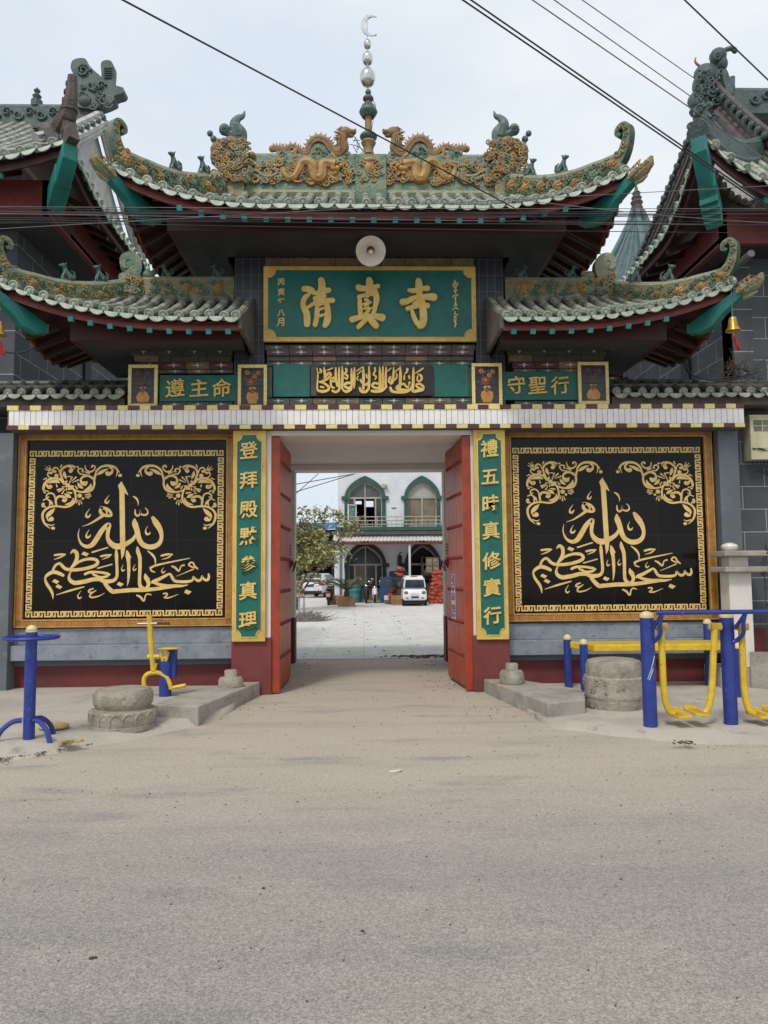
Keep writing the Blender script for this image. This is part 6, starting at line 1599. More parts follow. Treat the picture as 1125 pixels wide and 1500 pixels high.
HW = [((0, 309), (1125, 313), .007, 'wire', .01), ((0, 319), (1125, 327), .008, 'wire', .03), ((0, 325), (1125, 311), .006, 'wire', .02), ((0, 300), (1125, 303), .005, 'wire_grey', .03), ((0, 303), (1125, 318), .005, 'wire', .02), ((0, 311), (1125, 306), .008, 'wire', .03), ((0, 317), (1125, 323), .006, 'wire', .02), ((0, 321), (1125, 338), .006, 'wire', .04), ((0, 337), (1125, 274), .005, 'wire_grey', -.02), ((0, 306), (1125, 309), .006, 'wire', .05), ((0, 313), (1125, 330), .005, 'wire_grey', .0)]
for i, (p, q, r_, m_, sg) in enumerate(HW):
    wire(p, 8.25-.03*i, q, 8.3+.02*i, r_*.8, M[m_], 'thin cable of the horizontal bundle strung across under the upper gate roof', (.4, .4), sg, 'horizontal cables across the gate')
wire((745, 290), 8.3, (1125, 322), 8.2, .004, M['wire_grey'], 'slack grey service wire branching from the horizontal bundle towards the spire', (.0, .3), .05)
# drooping service cables behind the right coping
for k, pts in enumerate(([(1001, 455), (1000, 500), (1003, 535), (1012, 548), (1040, 556), (1085, 550)], [(1003, 460), (1004, 510), (1008, 540), (1020, 552), (1060, 558), (1110, 545)])):
    mb = MB(); mb.tube(crom([tuple(at(x, y, 10.15-.03*k)) for x, y in pts], 5), .011, 0, 6); o = mb.build('service_cable', M['wire'])
    tag(o, ('black service cable drooping onto the coping, inner loop', 'black service cable drooping onto the coping, wider outer loop')[k], 'cable')
mb = MB(); mb.tube(crom([tuple(at(x, y, 10.0)) for x, y in [(0, 515), (25, 517), (45, 512), (60, 500)]], 5), .012, 0, 6); o = mb.build('service_cable', M['wire']); tag(o, 'black cable sagging across the brick wall near the cut-off bell', 'cable')
# twiggy tangle on the right coping
mb = MB()
for k in range(60):
    a = at(R.gauss(1085, 14), R.gauss(548, 5), 10.3+R.uniform(-.1, .1)); d = V((R.gauss(0, .16), R.gauss(0, .1), abs(R.gauss(.08, .12))))
    mb.tube([a, a+d*.6+V((0, 0, R.gauss(0, .02))), a+d*1.3], [.006, .005, .003], 0, 4)
o = mb.build('dry_twigs', mat('dry_twig_bark', srgb(92, 80, 72), srgb(70, 62, 58), scale=20, rough=.9)); tag(o, 'tangle of dry dark twigs caught on the tiled coping', 'twigs')
# ------------------------------------------------------------------ foreground: exercise machines, stones, kerbs
Z = V((0, 0, 1))
def post(mb, x, y, z0, z1, r, m=0, mc=1, n=18):
    mb.lathe([(r, z0), (r, z1)], (x, y, 0), m, n)
def cap(mb, x, y, z, r, m=0): mb.lathe([(r*1.02, z-.012), (r*1.03, z+.006), (r*.92, z+.026), (r*.6, z+.044), (.005, z+.052)], (x, y, 0), m, 18)

def twister():
    g = gnd(42, 1085, .06); x, y = g.x, g.y
    zt = at(42, 922, y).z
    b = empty('waist_twister', (x, y, .06), 'blue post exercise twister with ring handle and three bowed legs', 'exercise machine')
    mb = MB(); post(mb, x, y, .05, zt, .05); mb.build('post', M['blue_paint'], b)
    mb = MB(); cap(mb, x, y, zt-.012, .049); mb.build('cap', M['cream'], b)
    zr = at(42, 934, y).z; mb = MB(); rr = .228
    mb.tube([(x+rr*cos(t), y+rr*sin(t)*.95, zr+.0) for t in [2*pi*i/36 for i in range(37)]], .017, 0, 8)
    for k in range(3):
        a = 2*pi*k/3+.4; mb.tube([(x, y, zr), (x+rr*cos(a), y+rr*.95*sin(a), zr)], .014, 0, 6)
    mb.build('ring_handle', M['blue_paint'], b)
    for a in (205, -28, 62):
        a = radians(a); d = V((cos(a), sin(a), 0)); p = V((x, y, 0))
        mb = MB(); mb.tube(crom([tuple(p+d*.06+Z*.245), tuple(p+d*.14+Z*.235), tuple(p+d*.23+Z*.16), tuple(p+d*.275+Z*.05)], 5), .022, 0, 8); mb.build('leg', M['blue_paint'], b)
    q = gnd(76, 1062, .12); mb = MB(); mb.lathe([(.02, .07), (.13, .085), (.14, .1), (.13, .115), (.02, .118)], (q.x, q.y+.05, 0), 0, 20); mb.build('foot_disc', M['yellow_worn'], b)
M['yellow_worn'] = mat('worn_yellow_rubber', srgb(186, 166, 104), srgb(156, 142, 100), scale=10, rough=.8, bump=.4)
twister()

def rider():
    Y = 9.45; f = lambda x, y, dy=0.0: at(190+x/9.373, 880+y/9.375, Y+dy)
    g = f(455, 1415); b = empty('rider_machine', (g.x, Y, .07), 'yellow and blue rider exercise machine with upright handle and saddle', 'exercise machine')
    r = lambda q: q/9.375*Y/FPX
    p0 = f(460, 1415); p1 = f(480, 830)
    mb = MB(); mb.lathe([(r(82), .05), (r(82), p1.z)], (p0.x+.01, Y+.05, 0), 0, 18); mb.box((p0.x+.08, Y+.09, p1.z-.02), (.1, .1, .34), 0); mb.build('post', M['blue_paint'], b)
    mb = MB(); mb.tube([f(270, 195), f(285, 480), f(325, 960)], [r(38), r(38), r(36)], 0, 10); mb.tube([f(245, 765), f(410, 765)], r(28), 0, 8); mb.build('handle_bar', M['yellow_paint'], b)
    mb = MB(); mb.tube([tuple(p) for p in crom([tuple(f(x, y)) for x, y in ((208, 1190), (195, 1120), (205, 1050), (250, 1005), (330, 985), (430, 1000), (510, 1060), (550, 1140), (570, 1215))], 5)], r(30), 0, 9)
    mb.tube([f(570, 1200), f(660, 1180), f(745, 1165)], [r(22), r(26), r(26)], 0, 9); mb.ball(f(750, 1164), r(28), 0, 8, 6); mb.build('foot_fork', M['yellow_paint'], b)
    mb = MB(); mb.tube([f(430, 700), f(455, 830), f(495, 840), f(530, 700)], r(22), 0, 8); mb.tube([f(410, 760), f(470, 790), f(520, 740)], r(18), 0, 8); mb.tube([f(365, 860), f(350, 930), f(325, 950)], r(18), 0, 8); mb.build('linkage', M['yellow_paint'], b)
    c = f(570, 655); mb = MB(); mb.ball(c+V((-.02, 0, .0)), (r(155), r(110), r(17)), 0, 16, 8); mb.ball(f(500, 660), (r(95), r(90), r(20)), 0, 14, 8); mb.build('saddle', M['yellow_paint'], b)
    mb = MB(); mb.tube([f(110, 315, -.02), f(375, 310, -.02)], r(13), 0, 8); mb.tube([f(375, 310, -.02), f(555, 312, -.02)], r(16), 1, 8); mb.build('grip_bar', [M['steel'], M['black']], b)
rider()

def air_walker():
    Y = 7.9; f = lambda x, y, dy=0.0: at(x, y, Y+dy); r = lambda q: q*Y/FPX
    xs = [gnd(953, 1064, .045), gnd(1071, 1061, .045)]
    b = empty('air_walker', (xs[0].x, Y, .04), 'blue air walker frame with yellow swinging foot arms', 'exercise machine')
    Y0 = xs[0].y
    xs.append(xs[1]+(xs[1]-xs[0])*1.02)
    for p, yt in zip(xs, (903, 904, 905)):
        zt = at(950, yt, p.y).z
        mb = MB(); post(mb, p.x, p.y, .03, zt, .066); po = mb.build('post', M['blue_paint'], b)
        mb = MB(); cap(mb, p.x, p.y, zt, .066); mb.build('cap', M['cream'], po)
    p = xs[0]; mb = MB()
    for k, (da, z_) in enumerate(((-.5, .5), (-.2, .55), (.1, .61), (.35, .66), (-.3, .49), (.0, .54))):
        a0 = -pi/2+da; mb.tube([V((p.x+.067*cos(a0+t*.35), p.y+.067*sin(a0+t*.35), z_+t*.06)) for t in (0, .33, .66, 1)], .0035, 0, 4)
    mb.build('scratch', M['white_paint'], b)
    Y = Y0-.02
    zb_ = f(1000, 897).z; L = xs[2].x+.3
    mb = MB(); mb.tube([(f(950, 897).x+.03, Y-.12, zb_+.005), (L, Y-.12, zb_+.005)], .022, 0, 8)
    for p in xs:
        mb.tube(crom([(p.x+.1, Y-.12, zb_), (p.x+.085, Y-.1, zb_-.1), (p.x+.09, Y-.08, zb_-.2), (p.x+.055, Y-.02, zb_-.27), (p.x+.02, Y, zb_-.29)], 5), .02, 0, 8)
        mb.tube([(p.x+.09, Y-.12, zb_-.02), (p.x+.03, Y-.03, zb_-.16)], .018, 0, 8)
    mb.build('hand_rail', M['blue_paint'], b)
    def arm(x, s):
        """x pixel of the hanging tube, s = side the footplate bends to"""
        mb = MB(); ya = 0.0
        pv = f(x, 918); t = [(x+s*0, 920), (x+s*2, 960), (x+s*4, 1005), (x+s*7, 1028), (x+s*12, 1041), (x+s*19, 1046)]
        mb.tube(crom([tuple(f(a, c)) for a, c in t], 5), .032, 0, 10)
        mb.tube([f(x-6, 918), f(x+9, 918)], .036, 0, 10)
        a = mb.build('swing_arm', M['yellow_paint'], b)
        mb = MB(); c = f(x+s*27, 1045+s*1.5); q = Matrix.Rotation(radians(-s*6), 3, 'Y')
        mb.box(c, (.135, .3, .02), 0, M=q); mb.box(c+Z*.022+V((0, .14, 0)), (.135, .012, .04), 0, M=q)
        for k in range(5): mb.box(c+V((-.05+.025*k, 0, .013)), (.01, .24, .008), 0, M=q)
        mb.build('foot_plate', M['yellow_paint'], a, bevel=.006)
        mb = MB(); mb.tube([f(x-9, 918), f(x-7, 918)], .026, 0, 10); mb.build('pivot_cap', M['cream'], a)
    arm(968, 1); arm(1047, -1); arm(1086, 1); arm(1164, -1)
air_walker()

def bench():
    b = empty('sit_up_bench', (2.9, 10.0, 0), 'yellow plank exercise bench on blue posts beside the carved stone drum', 'exercise bench')
    for (px, y0, y1, Y) in ((833, 935, 1012, 9.95), (857, 942, 1019, 9.6), (1040, 912, 1012, 9.95), (1085, 948, 1032, 9.05)):
        g = at(px, y1, Y); zt = at(px, y0, Y).z
        mb = MB(); post(mb, g.x, Y, 0, zt, .05); po = mb.build('post', M['blue_paint'], b)
        mb = MB(); cap(mb, g.x, Y, zt, .05); mb.build('cap', M['cream'], po)
    a = at(836, 941, 9.9); c = at(1050, 944, 9.75); z0 = at(950, 951, 9.62).z
    mb = MB(); vs = [V((a.x-.02, 9.93, z0+.08)), V((a.x+.22, 9.62, z0+.06)), V((c.x+.1, 9.62, z0+.06)), V((c.x+.1, 9.93, z0+.08))]
    lo = [p-Z*.085 for p in vs]; mb.add(vs+lo, [(0, 1, 2, 3), (7, 6, 5, 4), (0, 4, 5, 1), (1, 5, 6, 2), (2, 6, 7, 3), (3, 7, 4, 0)]); mb.build('plank', M['yellow_paint'], b, bevel=.012)
bench()

def drum_left():
    g = gnd(180, 1064, .06); x, y = g.x, g.y; r = 46*y/FPX*1.0; zt = at(180, 1008, y).z; h = zt-.05
    b = empty('stone_drum', (x, y, .05), 'weathered stone drum base with carved petal band in front of the yellow rider machine', 'stone base')
    z0 = .045
    mb = MB(); mb.lathe([(r*.97, z0), (r*.985, z0+h*.05), (r*.985, z0+h*.12), (r*.95, z0+h*.13), (r*.975, z0+h*.2), (r*1.0, z0+h*.36), (r*.985, z0+h*.47), (r*.95, z0+h*.5), (r*.84, z0+h*.505), (r*.8, z0+h*.53), (r*.81, z0+h*.56), (r*.87, z0+h*.62), (r*.895, z0+h*.7), (r*.9, z0+h*.84), (r*.875, z0+h*.92), (r*.835, z0+h*.965), (r*.815, z0+h*.97), (r*.8, z0+h), (.01, z0+h)], (x, y, 0), 0, 44); mb.build('drum', M['stone'], b, sharp=28)
    mb = MB()
    for k in range(17):
        a0 = 2*pi*k/17; hw = 2*pi/17*.5
        ring = [(a0-hw, .2), (a0-hw*.95, .34), (a0-hw*.5, .43), (a0, .465), (a0+hw*.5, .43), (a0+hw*.95, .34), (a0+hw, .2)]
        pts = [V((x+r*(.975+.02*(1-abs(t_-.36)/.2))*cos(q), y+r*(.975+.02*(1-abs(t_-.36)/.2))*sin(q), z0+h*t_)) for q, t_ in ring]
        mb.tube(pts, .011, 0, 5)
    mb.build('petal_carving', M['stone'], b)
drum_left()
def drum_right():
    g = gnd(900, 1046, .02); y = g.y+.3; x = at(901, 1046, y).x; r = 42.5*y/FPX; zt = at(895, 968, y-.2).z; h = zt
    b = empty('stone_drum', (x, y, 0), 'tall stacked stone drum base beside the blue air walker', 'stone base')
    mb = MB(); mb.lathe([(r*.96, 0), (r*.985, h*.12), (r*.98, h*.26), (r*1.0, h*.28), (r*1.0, h*.35), (r*.985, h*.37), (r*1.0, h*.5), (r*.985, h*.66), (r*.95, h*.685), (r*.93, h*.69), (r*.945, h*.76), (r*.94, h*.88), (r*.88, h*.97), (r*.7, h), (.01, h+.002)], (x, y, 0), 0, 40); mb.build('drum', M['stone'], b, sharp=30)
    mb = MB()
    for k in range(44):
        a = R.random()*6.28; zz = R.uniform(.4, .64); c = V((x+r*.985*cos(a), y+r*.985*sin(a), h*zz)); n_ = V((cos(a), sin(a), 0)); u = V((-sin(a), cos(a), 0))
        swirl(mb, c-n_*.006, n_, u, Z, R.uniform(.02, .04), 0, R.choice([-1, 1]), 1.3, .3)
    mb.build('scroll_carving', M['stone'], b)
drum_right()

def kerb(pts, h0, h1, label):
    """ramp-side slab: outline in plan with sloping top"""
    mb = MB(); n = len(pts); yy = [p[1] for p in pts]; a, c = min(yy), max(yy)
    top = [V((x, y, h0+(h1-h0)*(y-a)/(c-a))) for x, y in pts]; bot = [V((x, y, -.02)) for x, y in pts]
    mb.add(top+bot, [tuple(range(n))]+[(i, i+n, (i+1) % n+n, (i+1) % n) for i in range(n)])
    o = mb.build('ramp_kerb', M['concrete'], bevel=.015); return tag(o, label, 'kerb', 'concrete kerbs beside the gateway ramp', 'thing')
a = gnd(290, 1064, .0); b_ = gnd(372, 1026, 0); c = gnd(222, 1060, .0)
kerb([(a.x, a.y), (b_.x+.02, 9.98), (b_.x-.32, 9.98), (-2.05, 8.95), (c.x, c.y)], .2, .17, 'sloping concrete kerb beside the petal-carved stone drum')
a = gnd(803, 1059, 0); b_ = gnd(718, 1021, 0); c = gnd(858, 1052, 0)
kerb([(a.x, a.y), (c.x, c.y), (2.5, 8.9), (b_.x+.36, 9.98), (b_.x-.02, 9.98)], .2, .17, 'sloping concrete kerb beside the tall stacked stone drum')
def knob(px, py, Y, label):
    p = at(px, py, Y); r = 18*Y/FPX; mb = MB(); z = p.z
    mb.lathe([(r*.95, z), (r, z+r*.25), (r*.98, z+r*.75), (r*.85, z+r*.98), (r*.52, z+r), (r*.5, z+r*1.05), (r*.52, z+r*1.45), (r*.45, z+r*1.55), (.005, z+r*1.56)], (p.x, Y, 0), 0, 24)
    o = mb.build('carved_stone', M['stone'], sharp=40); tag(o, label, 'stone', 'small stone knobs on the ramp kerbs')
knob(338, 1010, 9.5, 'small round stone knob on the kerb under the 登拜殿 board'); knob(750, 1000, 9.5, 'small round stone knob on the kerb under the 禮五時 board')
# litter
def leaflitter(px, py, s, label, m):
    g = gnd(px, py, .07); mb = MB()
    for k in range(14):
        t = R.random()*6.28; mb.ball(g+V((R.gauss(0, .05), R.gauss(0, .025), R.uniform(0, .02))), (s, s*.35, .006), 0, 7, 4, Matrix.Rotation(t, 3, 'Z') @ Matrix.Rotation(R.gauss(0, .5), 3, 'X'))
    o = mb.build('dry_leaf', m); tag(o, label, 'leaf')
M['dryleaf'] = mat('dry_yellow_leaf', srgb(186, 158, 92), srgb(140, 112, 62), scale=20, rough=.8)
leaflitter(104, 1088, .05, 'crumpled yellow dead leaf on the pavement near the twister', M['dryleaf'])
mb = MB(); g = gnd(577, 1131); mb.box(g+Z*.006, (.07, .05, .006), 0, rot=.5); mb.box(g+V((.04, .01, .012)), (.05, .03, .004), 0, rot=1.1); o = mb.build('paper_scrap', M['white_paint']); tag(o, 'small white paper scrap lying on the road', 'litter')
for i, (px, py, lab) in enumerate(((386, 1302, 'dark pebble on the road below the gateway'), (531, 1365, 'dark pebble lying nearest to the camera on the road'), (133, 1405, 'brown crumpled dead leaf on the near road'))):
    g = gnd(px, py); mb = MB(); mb.ball(g+Z*.004, (.009, .007, .005), 0, 8, 6)
    if i == 2: mb.ball(g+V((.012, .006, .004)), (.014, .007, .004), 0, 7, 5)
    o = mb.build('pebble' if i < 2 else 'dead_leaf', M['grit_dark']); tag(o, lab, 'pebble' if i < 2 else 'leaf')
mb = MB()
for k in range(26):
    g = gnd(R.gauss(1003, 7), R.gauss(1088, 1.5), .045); mb.ball(g+Z*.006, (R.uniform(.008, .03), .008, .006), R.choice([0, 0, 1]), 6, 4, Matrix.Rotation(R.random()*3, 3, 'Z'))
o = mb.build('leaf_litter', [M['grit_dark'], M['grit_pale']]); tag(o, 'little scatter of dead leaves near the air walker posts', 'litter', kind='stuff')
# weeds at the foot of the right drum
mb = MB(); g = gnd(866, 1046, .0)
for k in range(30):
    p = g+V((R.gauss(0, .03), R.gauss(.1, .04), 0)); q = p+V((R.gauss(0, .04), R.gauss(0, .03), R.uniform(.03, .12))); mb.tube([p, (p+q)/2+Z*.01, q], [.006, .009, .002], 0, 4, flat=.3)
o = mb.build('weeds', mat('weed_leaf', srgb(76, 92, 58), srgb(58, 72, 44), scale=20, rough=.8)); tag(o, 'tiny green weeds at the foot of the tall stone drum', 'weeds', kind='stuff')
# ------------------------------------------------------------------ courtyard beyond the passage
BY_ = 42.0
def arch_pts(cx, hw, z0, zs, za, n=10):
    """pointed arch outline from the left foot over the apex to the right foot"""
    L = [(cx-hw, z0), (cx-hw, zs)]
    for i in range(1, n+1):
        t = i/n; a = t*pi/2
        L.append((cx-hw*cos(a)**1.0*(1-.0*t), zs+(za-zs)*(sin(a)*.72+.28*t**2)))
    Rr = [(2*cx-x, z) for x, z in reversed(L[:-1])]
    return L+Rr
M['wall_white'] = mat('white_wall_render', srgb(222, 224, 228), srgb(210, 212, 216), srgb(190, 190, 192), scale=1.0, rough=.8, bump=.1, t3=(.64, .8))
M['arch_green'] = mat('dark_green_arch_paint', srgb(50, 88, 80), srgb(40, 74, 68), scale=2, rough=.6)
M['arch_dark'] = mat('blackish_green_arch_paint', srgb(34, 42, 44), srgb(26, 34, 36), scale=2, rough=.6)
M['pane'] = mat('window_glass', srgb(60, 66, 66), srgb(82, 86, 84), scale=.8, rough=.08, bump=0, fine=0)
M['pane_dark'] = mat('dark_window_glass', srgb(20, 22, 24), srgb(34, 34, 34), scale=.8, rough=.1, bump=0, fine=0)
M['curtain'] = mat('drawn_curtain', srgb(134, 122, 104), srgb(112, 102, 88), scale=2, rough=.9)
M['alu'] = mat('pale_aluminium_frame', srgb(176, 170, 158), srgb(160, 154, 142), scale=3, rough=.5)
M['sheet'] = mat('white_corrugated_sheet', srgb(214, 210, 204), srgb(196, 190, 182), srgb(170, 164, 156), scale=1.5, rough=.6)
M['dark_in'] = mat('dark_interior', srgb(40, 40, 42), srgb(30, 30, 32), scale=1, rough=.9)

def hall():
    P = lambda x, y: xz(x, y, BY_)
    x0 = P(492, 0)[0]; x1 = 16.0; zt = P(500, 690)[1]+1.4
    b = empty('white_hall', (P(570, 0)[0], BY_, 0), 'white two-storey hall with green pointed arches seen through the gateway', 'building')
    d1 = (at(510, 740, BY_).x, at(559.5, 740, BY_).x); d2 = (at(589, 0, BY_).x, at(629, 0, BY_).x)
    zf = at(560, 776, BY_).z; zg = .0; zcan = at(560, 792, BY_).z
    zs = at(560, 728, BY_).z; za1 = at(537, 705, BY_).z
    zs2 = at(560, 826, BY_).z; za2 = at(537, 799, BY_).z
    # wall built round the openings
    def wall_row(zlo, zhi, ops):
        mb = MB(); xs = [x0]
        for a, c in ops: xs += [a, c]
        xs.append(x1)
        for i in range(0, len(xs), 2): mb.span((xs[i], BY_, zlo), (xs[i+1], BY_+.3, zhi))
        return mb
    cx1, cx2 = sum(d1)/2, sum(d2)/2; hw1, hw2 = (d1[1]-d1[0])/2, (d2[1]-d2[0])/2
    mb = MB()
    def with_arches(zlo, zhi, arcs):
        """wall panel with pointed holes: columns between, and filled spandrels"""
        xs = [x0]
        for cx, hw, zs_, za in arcs: xs += [cx-hw, cx+hw]
        xs.append(x1)
        for i in range(0, len(xs), 2): mb.span((xs[i], BY_, zlo), (xs[i+1], BY_+.3, zhi))
        for cx, hw, zs_, za in arcs:
            A = arch_pts(cx, hw, zlo, zs_, za)[1:-1]; n = len(A)
            for i in range(n-1):
                (xa, z_a), (xb_, z_b) = A[i], A[i+1]
                if abs(xb_-xa) < 1e-6: continue
                vs = [V((xa, BY_, z_a)), V((xb_, BY_, z_b)), V((xb_, BY_, zhi)), V((xa, BY_, zhi))]
                vs += [p+V((0, .3, 0)) for p in vs]
                mb.add(vs, [(0, 1, 2, 3), (7, 6, 5, 4), (0, 4, 5, 1)])
    with_arches(zf, zt, [(cx1, hw1, zs, za1), (cx2, hw2, zs, za1)])
    with_arches(0, zf, [(cx1, hw1, zs2, za2), (cx2, hw2, zs2, za2)])
    mb.span((x0, BY_+.301, 0), (x0+.25, BY_+9, zt)); mb.span((x0-.3, BY_-.3, zt+.004), (x1, BY_+9.3, zt+.3))
    mb.build('wall', M['wall_white'], b)
    # rear wall of the upper room with two bright window openings, floor and partitions
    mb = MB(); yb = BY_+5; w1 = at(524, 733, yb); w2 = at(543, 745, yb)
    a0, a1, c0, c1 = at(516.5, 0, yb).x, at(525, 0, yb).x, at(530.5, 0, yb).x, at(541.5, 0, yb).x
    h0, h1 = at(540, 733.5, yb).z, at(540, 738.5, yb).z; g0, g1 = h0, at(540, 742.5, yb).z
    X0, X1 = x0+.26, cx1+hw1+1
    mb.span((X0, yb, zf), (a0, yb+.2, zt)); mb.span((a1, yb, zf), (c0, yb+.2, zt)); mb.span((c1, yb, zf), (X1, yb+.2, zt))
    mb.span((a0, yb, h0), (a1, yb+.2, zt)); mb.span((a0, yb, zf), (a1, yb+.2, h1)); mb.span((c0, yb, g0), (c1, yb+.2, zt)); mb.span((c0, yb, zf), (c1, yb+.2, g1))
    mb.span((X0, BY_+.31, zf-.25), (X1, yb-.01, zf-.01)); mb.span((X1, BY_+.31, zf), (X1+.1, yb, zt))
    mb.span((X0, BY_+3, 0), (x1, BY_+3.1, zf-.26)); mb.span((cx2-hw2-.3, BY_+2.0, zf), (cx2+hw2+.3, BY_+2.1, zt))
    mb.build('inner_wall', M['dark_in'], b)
    def arch_band(cx, hw, z0, zs_, za, wd, m, name='arch_surround', imp=True):
        A = arch_pts(cx, hw, z0, zs_, za); B_ = arch_pts(cx, hw+wd, z0, zs_, za+wd*1.5)
        mb = MB(); n = len(A); Y = BY_-.09
        vs = [V((x, Y, z)) for x, z in A]+[V((x, Y, z)) for x, z in B_]+[V((x, BY_+.02, z)) for x, z in A]+[V((x, BY_+.0, z)) for x, z in B_]
        fs = []
        for i in range(n-1): fs += [(i, i+1, n+i+1, n+i), (n+i, n+i+1, 3*n+i+1, 3*n+i), (i+1, i, 2*n+i, 2*n+i+1)]
        mb.add(vs, fs)
        if imp:
            for s_ in (-1, 1): mb.span((cx+s_*(hw-.02), Y-.05, zs_-.16), (cx+s_*(hw+wd+.16), BY_, zs_+.04)); mb.span((cx+s_*(hw+.02), Y-.02, z0), (cx+s_*(hw+wd+.04), BY_, z0+.3))
        return mb.build(name, m, b)
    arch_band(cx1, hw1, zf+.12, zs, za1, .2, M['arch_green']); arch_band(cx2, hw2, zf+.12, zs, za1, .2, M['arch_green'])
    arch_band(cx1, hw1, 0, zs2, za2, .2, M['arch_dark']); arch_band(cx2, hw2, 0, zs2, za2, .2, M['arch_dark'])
    def glazing(cx, hw, z0, zs_, za, ztr, leaves, mframe, mg, name, opened=None, curtain=False, solid=0):
        """fanlight over a row of leaves"""
        Y = BY_+.16
        mb = MB(); A = arch_pts(cx, hw-.02, ztr, zs_, za-.05)
        mb.prism(A, (0, Y, 0), (1, 0, 0), (0, 0, 1), .02, 0) if False else None
        loop = A; mb.tube([V((x, Y-.02, z)) for x, z in loop], .05, 0, 5, False)
        mb.span((cx-hw, Y-.05, ztr-.05), (cx+hw, Y, ztr+.05)); 
        if leaves == 4: mb.span((cx-.03, Y-.04, ztr), (cx+.03, Y, za-.1))
        w_ = 2*hw
        edges = [cx-hw, cx-hw*.62, cx, cx+hw*.62, cx+hw] if leaves == 4 else [cx-hw, cx, cx+hw]
        for e in edges: mb.span((e-.045, Y-.06, z0), (e+.045, Y-.002, ztr-.052))
        mb.span((cx-hw, Y-.055, z0), (cx+hw, Y-.001, z0+.1))
        fo = mb.build(name, mframe, b)
        mb = MB(); mb.prism(A, (0, Y+.01, 0), (1, 0, 0), (0, 0, 1), .02, 0); mb.build('fanlight_pane', mg, fo)
        for i in range(len(edges)-1):
            if opened and i in opened: continue
            mb = MB(); mb.span((edges[i]+.05, Y+.0, z0+solid+.1), (edges[i+1]-.05, Y+.02, ztr-.06)); mb.build('pane', M['curtain'] if curtain or (leaves == 4 and solid and i == 1) else mg, fo)
            if solid: mb = MB(); mb.span((edges[i]+.05, Y-.02, z0+.1), (edges[i+1]-.05, Y+.02, z0+solid)); mb.build('door_panel', M['curtain'], fo)
        return fo, edges
    ztr1 = at(560, 729, BY_).z; ztr2 = at(560, 827, BY_).z
    fo, ed = glazing(cx1, hw1, zf+.12, zs, za1, ztr1, 4, M['alu'], M['pane'], 'window', opened=(1, 2))
    glazing(cx2, hw2, zf+.12, zs, za1, ztr1, 2, M['alu'], M['pane_pale'], 'window', curtain=True)
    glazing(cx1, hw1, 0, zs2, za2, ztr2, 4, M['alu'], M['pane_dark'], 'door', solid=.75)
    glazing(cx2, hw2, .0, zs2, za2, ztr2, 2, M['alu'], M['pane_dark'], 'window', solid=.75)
    # casement standing open on the balcony
    a = at(510, 738, BY_-.35); c = at(521.5, 739, BY_+.1); lo = at(516, 766, BY_).z; hi = at(516, 740, BY_).z
    mb = MB()
    for p in (a, c): mb.bar((p.x, p.y, lo), (p.x, p.y, hi), .06, .06, 0, upv=(1, 0, 0))
    for h in (lo, hi): mb.bar((a.x, a.y, h), (c.x, c.y, h), .06, .06, 0)
    w_ = mb.build('open_casement', M['white_enamel'], b)
    mb = MB(); mb.add([(a.x, a.y, lo), (c.x, c.y, lo), (c.x, c.y, hi), (a.x, a.y, hi)], [(0, 1, 2, 3)]); mb.build('casement_pane', M['pane_green'], w_)
    # balcony slab, railing, canopy
    mb = MB(); mb.span((x0-.1, BY_-1.0, zf+.0), (x1, BY_-.1, zf+.1)); mb.span((x0-.1, BY_-1.04, zf-.09), (x1, BY_-.1, zf-.004)); mb.build('balcony', M['arch_green'], b)
    zr = at(560, 757, BY_-.9).z
    mb = MB(); Yr = BY_-.9
    for h in (zr, zr-.2, zf+.24): mb.tube([(x0, Yr, h), (x1, Yr, h)], .025, 0, 6)
    x = x0+.05; k = 0
    while x < 9: mb.tube([(x, Yr, zf+.1), (x, Yr, zr if k % 4 == 0 else zr-.2)], .022 if k % 4 == 0 else .013, 0, 5); x += .26; k += 1
    mb.build('balcony_railing', M['alu'], b)
    mb = MB(); zc1, zc0 = at(560, 783, BY_-.2).z, at(560, 793, BY_-1.9).z
    nx = 60; xa = at(490, 790, BY_-1.9).x-.1
    vs = []
    for i in range(nx*2+1):
        x = xa+(10-xa)*i/(nx*2); dz = .05 if i % 2 else 0
        vs += [V((x, BY_-1.95, zc0+dz)), V((x, BY_-.05, zc1+dz))]
    mb.add(vs, [(2*i, 2*i+2, 2*i+3, 2*i+1) for i in range(nx*2)])
    mb.build('canopy_sheet', M['sheet'], b)
    mb = MB(); mb.span((xa, BY_-1.9, zc0-.16), (10, BY_-1.84, zc0-.03)); mb.build('canopy_beam', M['fascia'], b)
    for px, w2_ in ((497, .5), (600.5, .1)):
        p = at(px, 850, BY_-1.8); mb = MB(); mb.span((p.x-w2_/2, BY_-1.82, 0), (p.x+w2_/2, BY_-1.62, zc0-.165)); mb.build('canopy_post', M['wall_white'], b)
    mb = MB(); p = at(499, 840, BY_-1.9); mb.tube([(p.x, BY_-1.9, .1), (p.x, BY_-1.9, zc0-.2)], .06, 0, 8); mb.build('downpipe', M['wire_grey'], b)
    # small fittings on the wall
    p = at(563, 712, BY_-.12); mb = MB(); mb.box(p, (.26, .16, .2)); mb.box(p+V((.12, -.1, .02)), (.1, .1, .1)); mb.build('wall_lamp', M['alu'], b)
    for px, py in ((577, 744), (640, 738)):
        p = at(px, py, BY_-.02); mb = MB(); mb.box(p, (.26, .05, .045)); mb.build('air_brick', M['wire_grey'], b)
M['pane_pale'] = mat('pale_window_glass', srgb(150, 146, 136), srgb(170, 166, 156), scale=.8, rough=.1, bump=0, fine=0)
M['pane_green'] = mat('greenish_glass', srgb(128, 156, 150), srgb(110, 140, 136), scale=1, rough=.1, bump=0, fine=0)
hall()

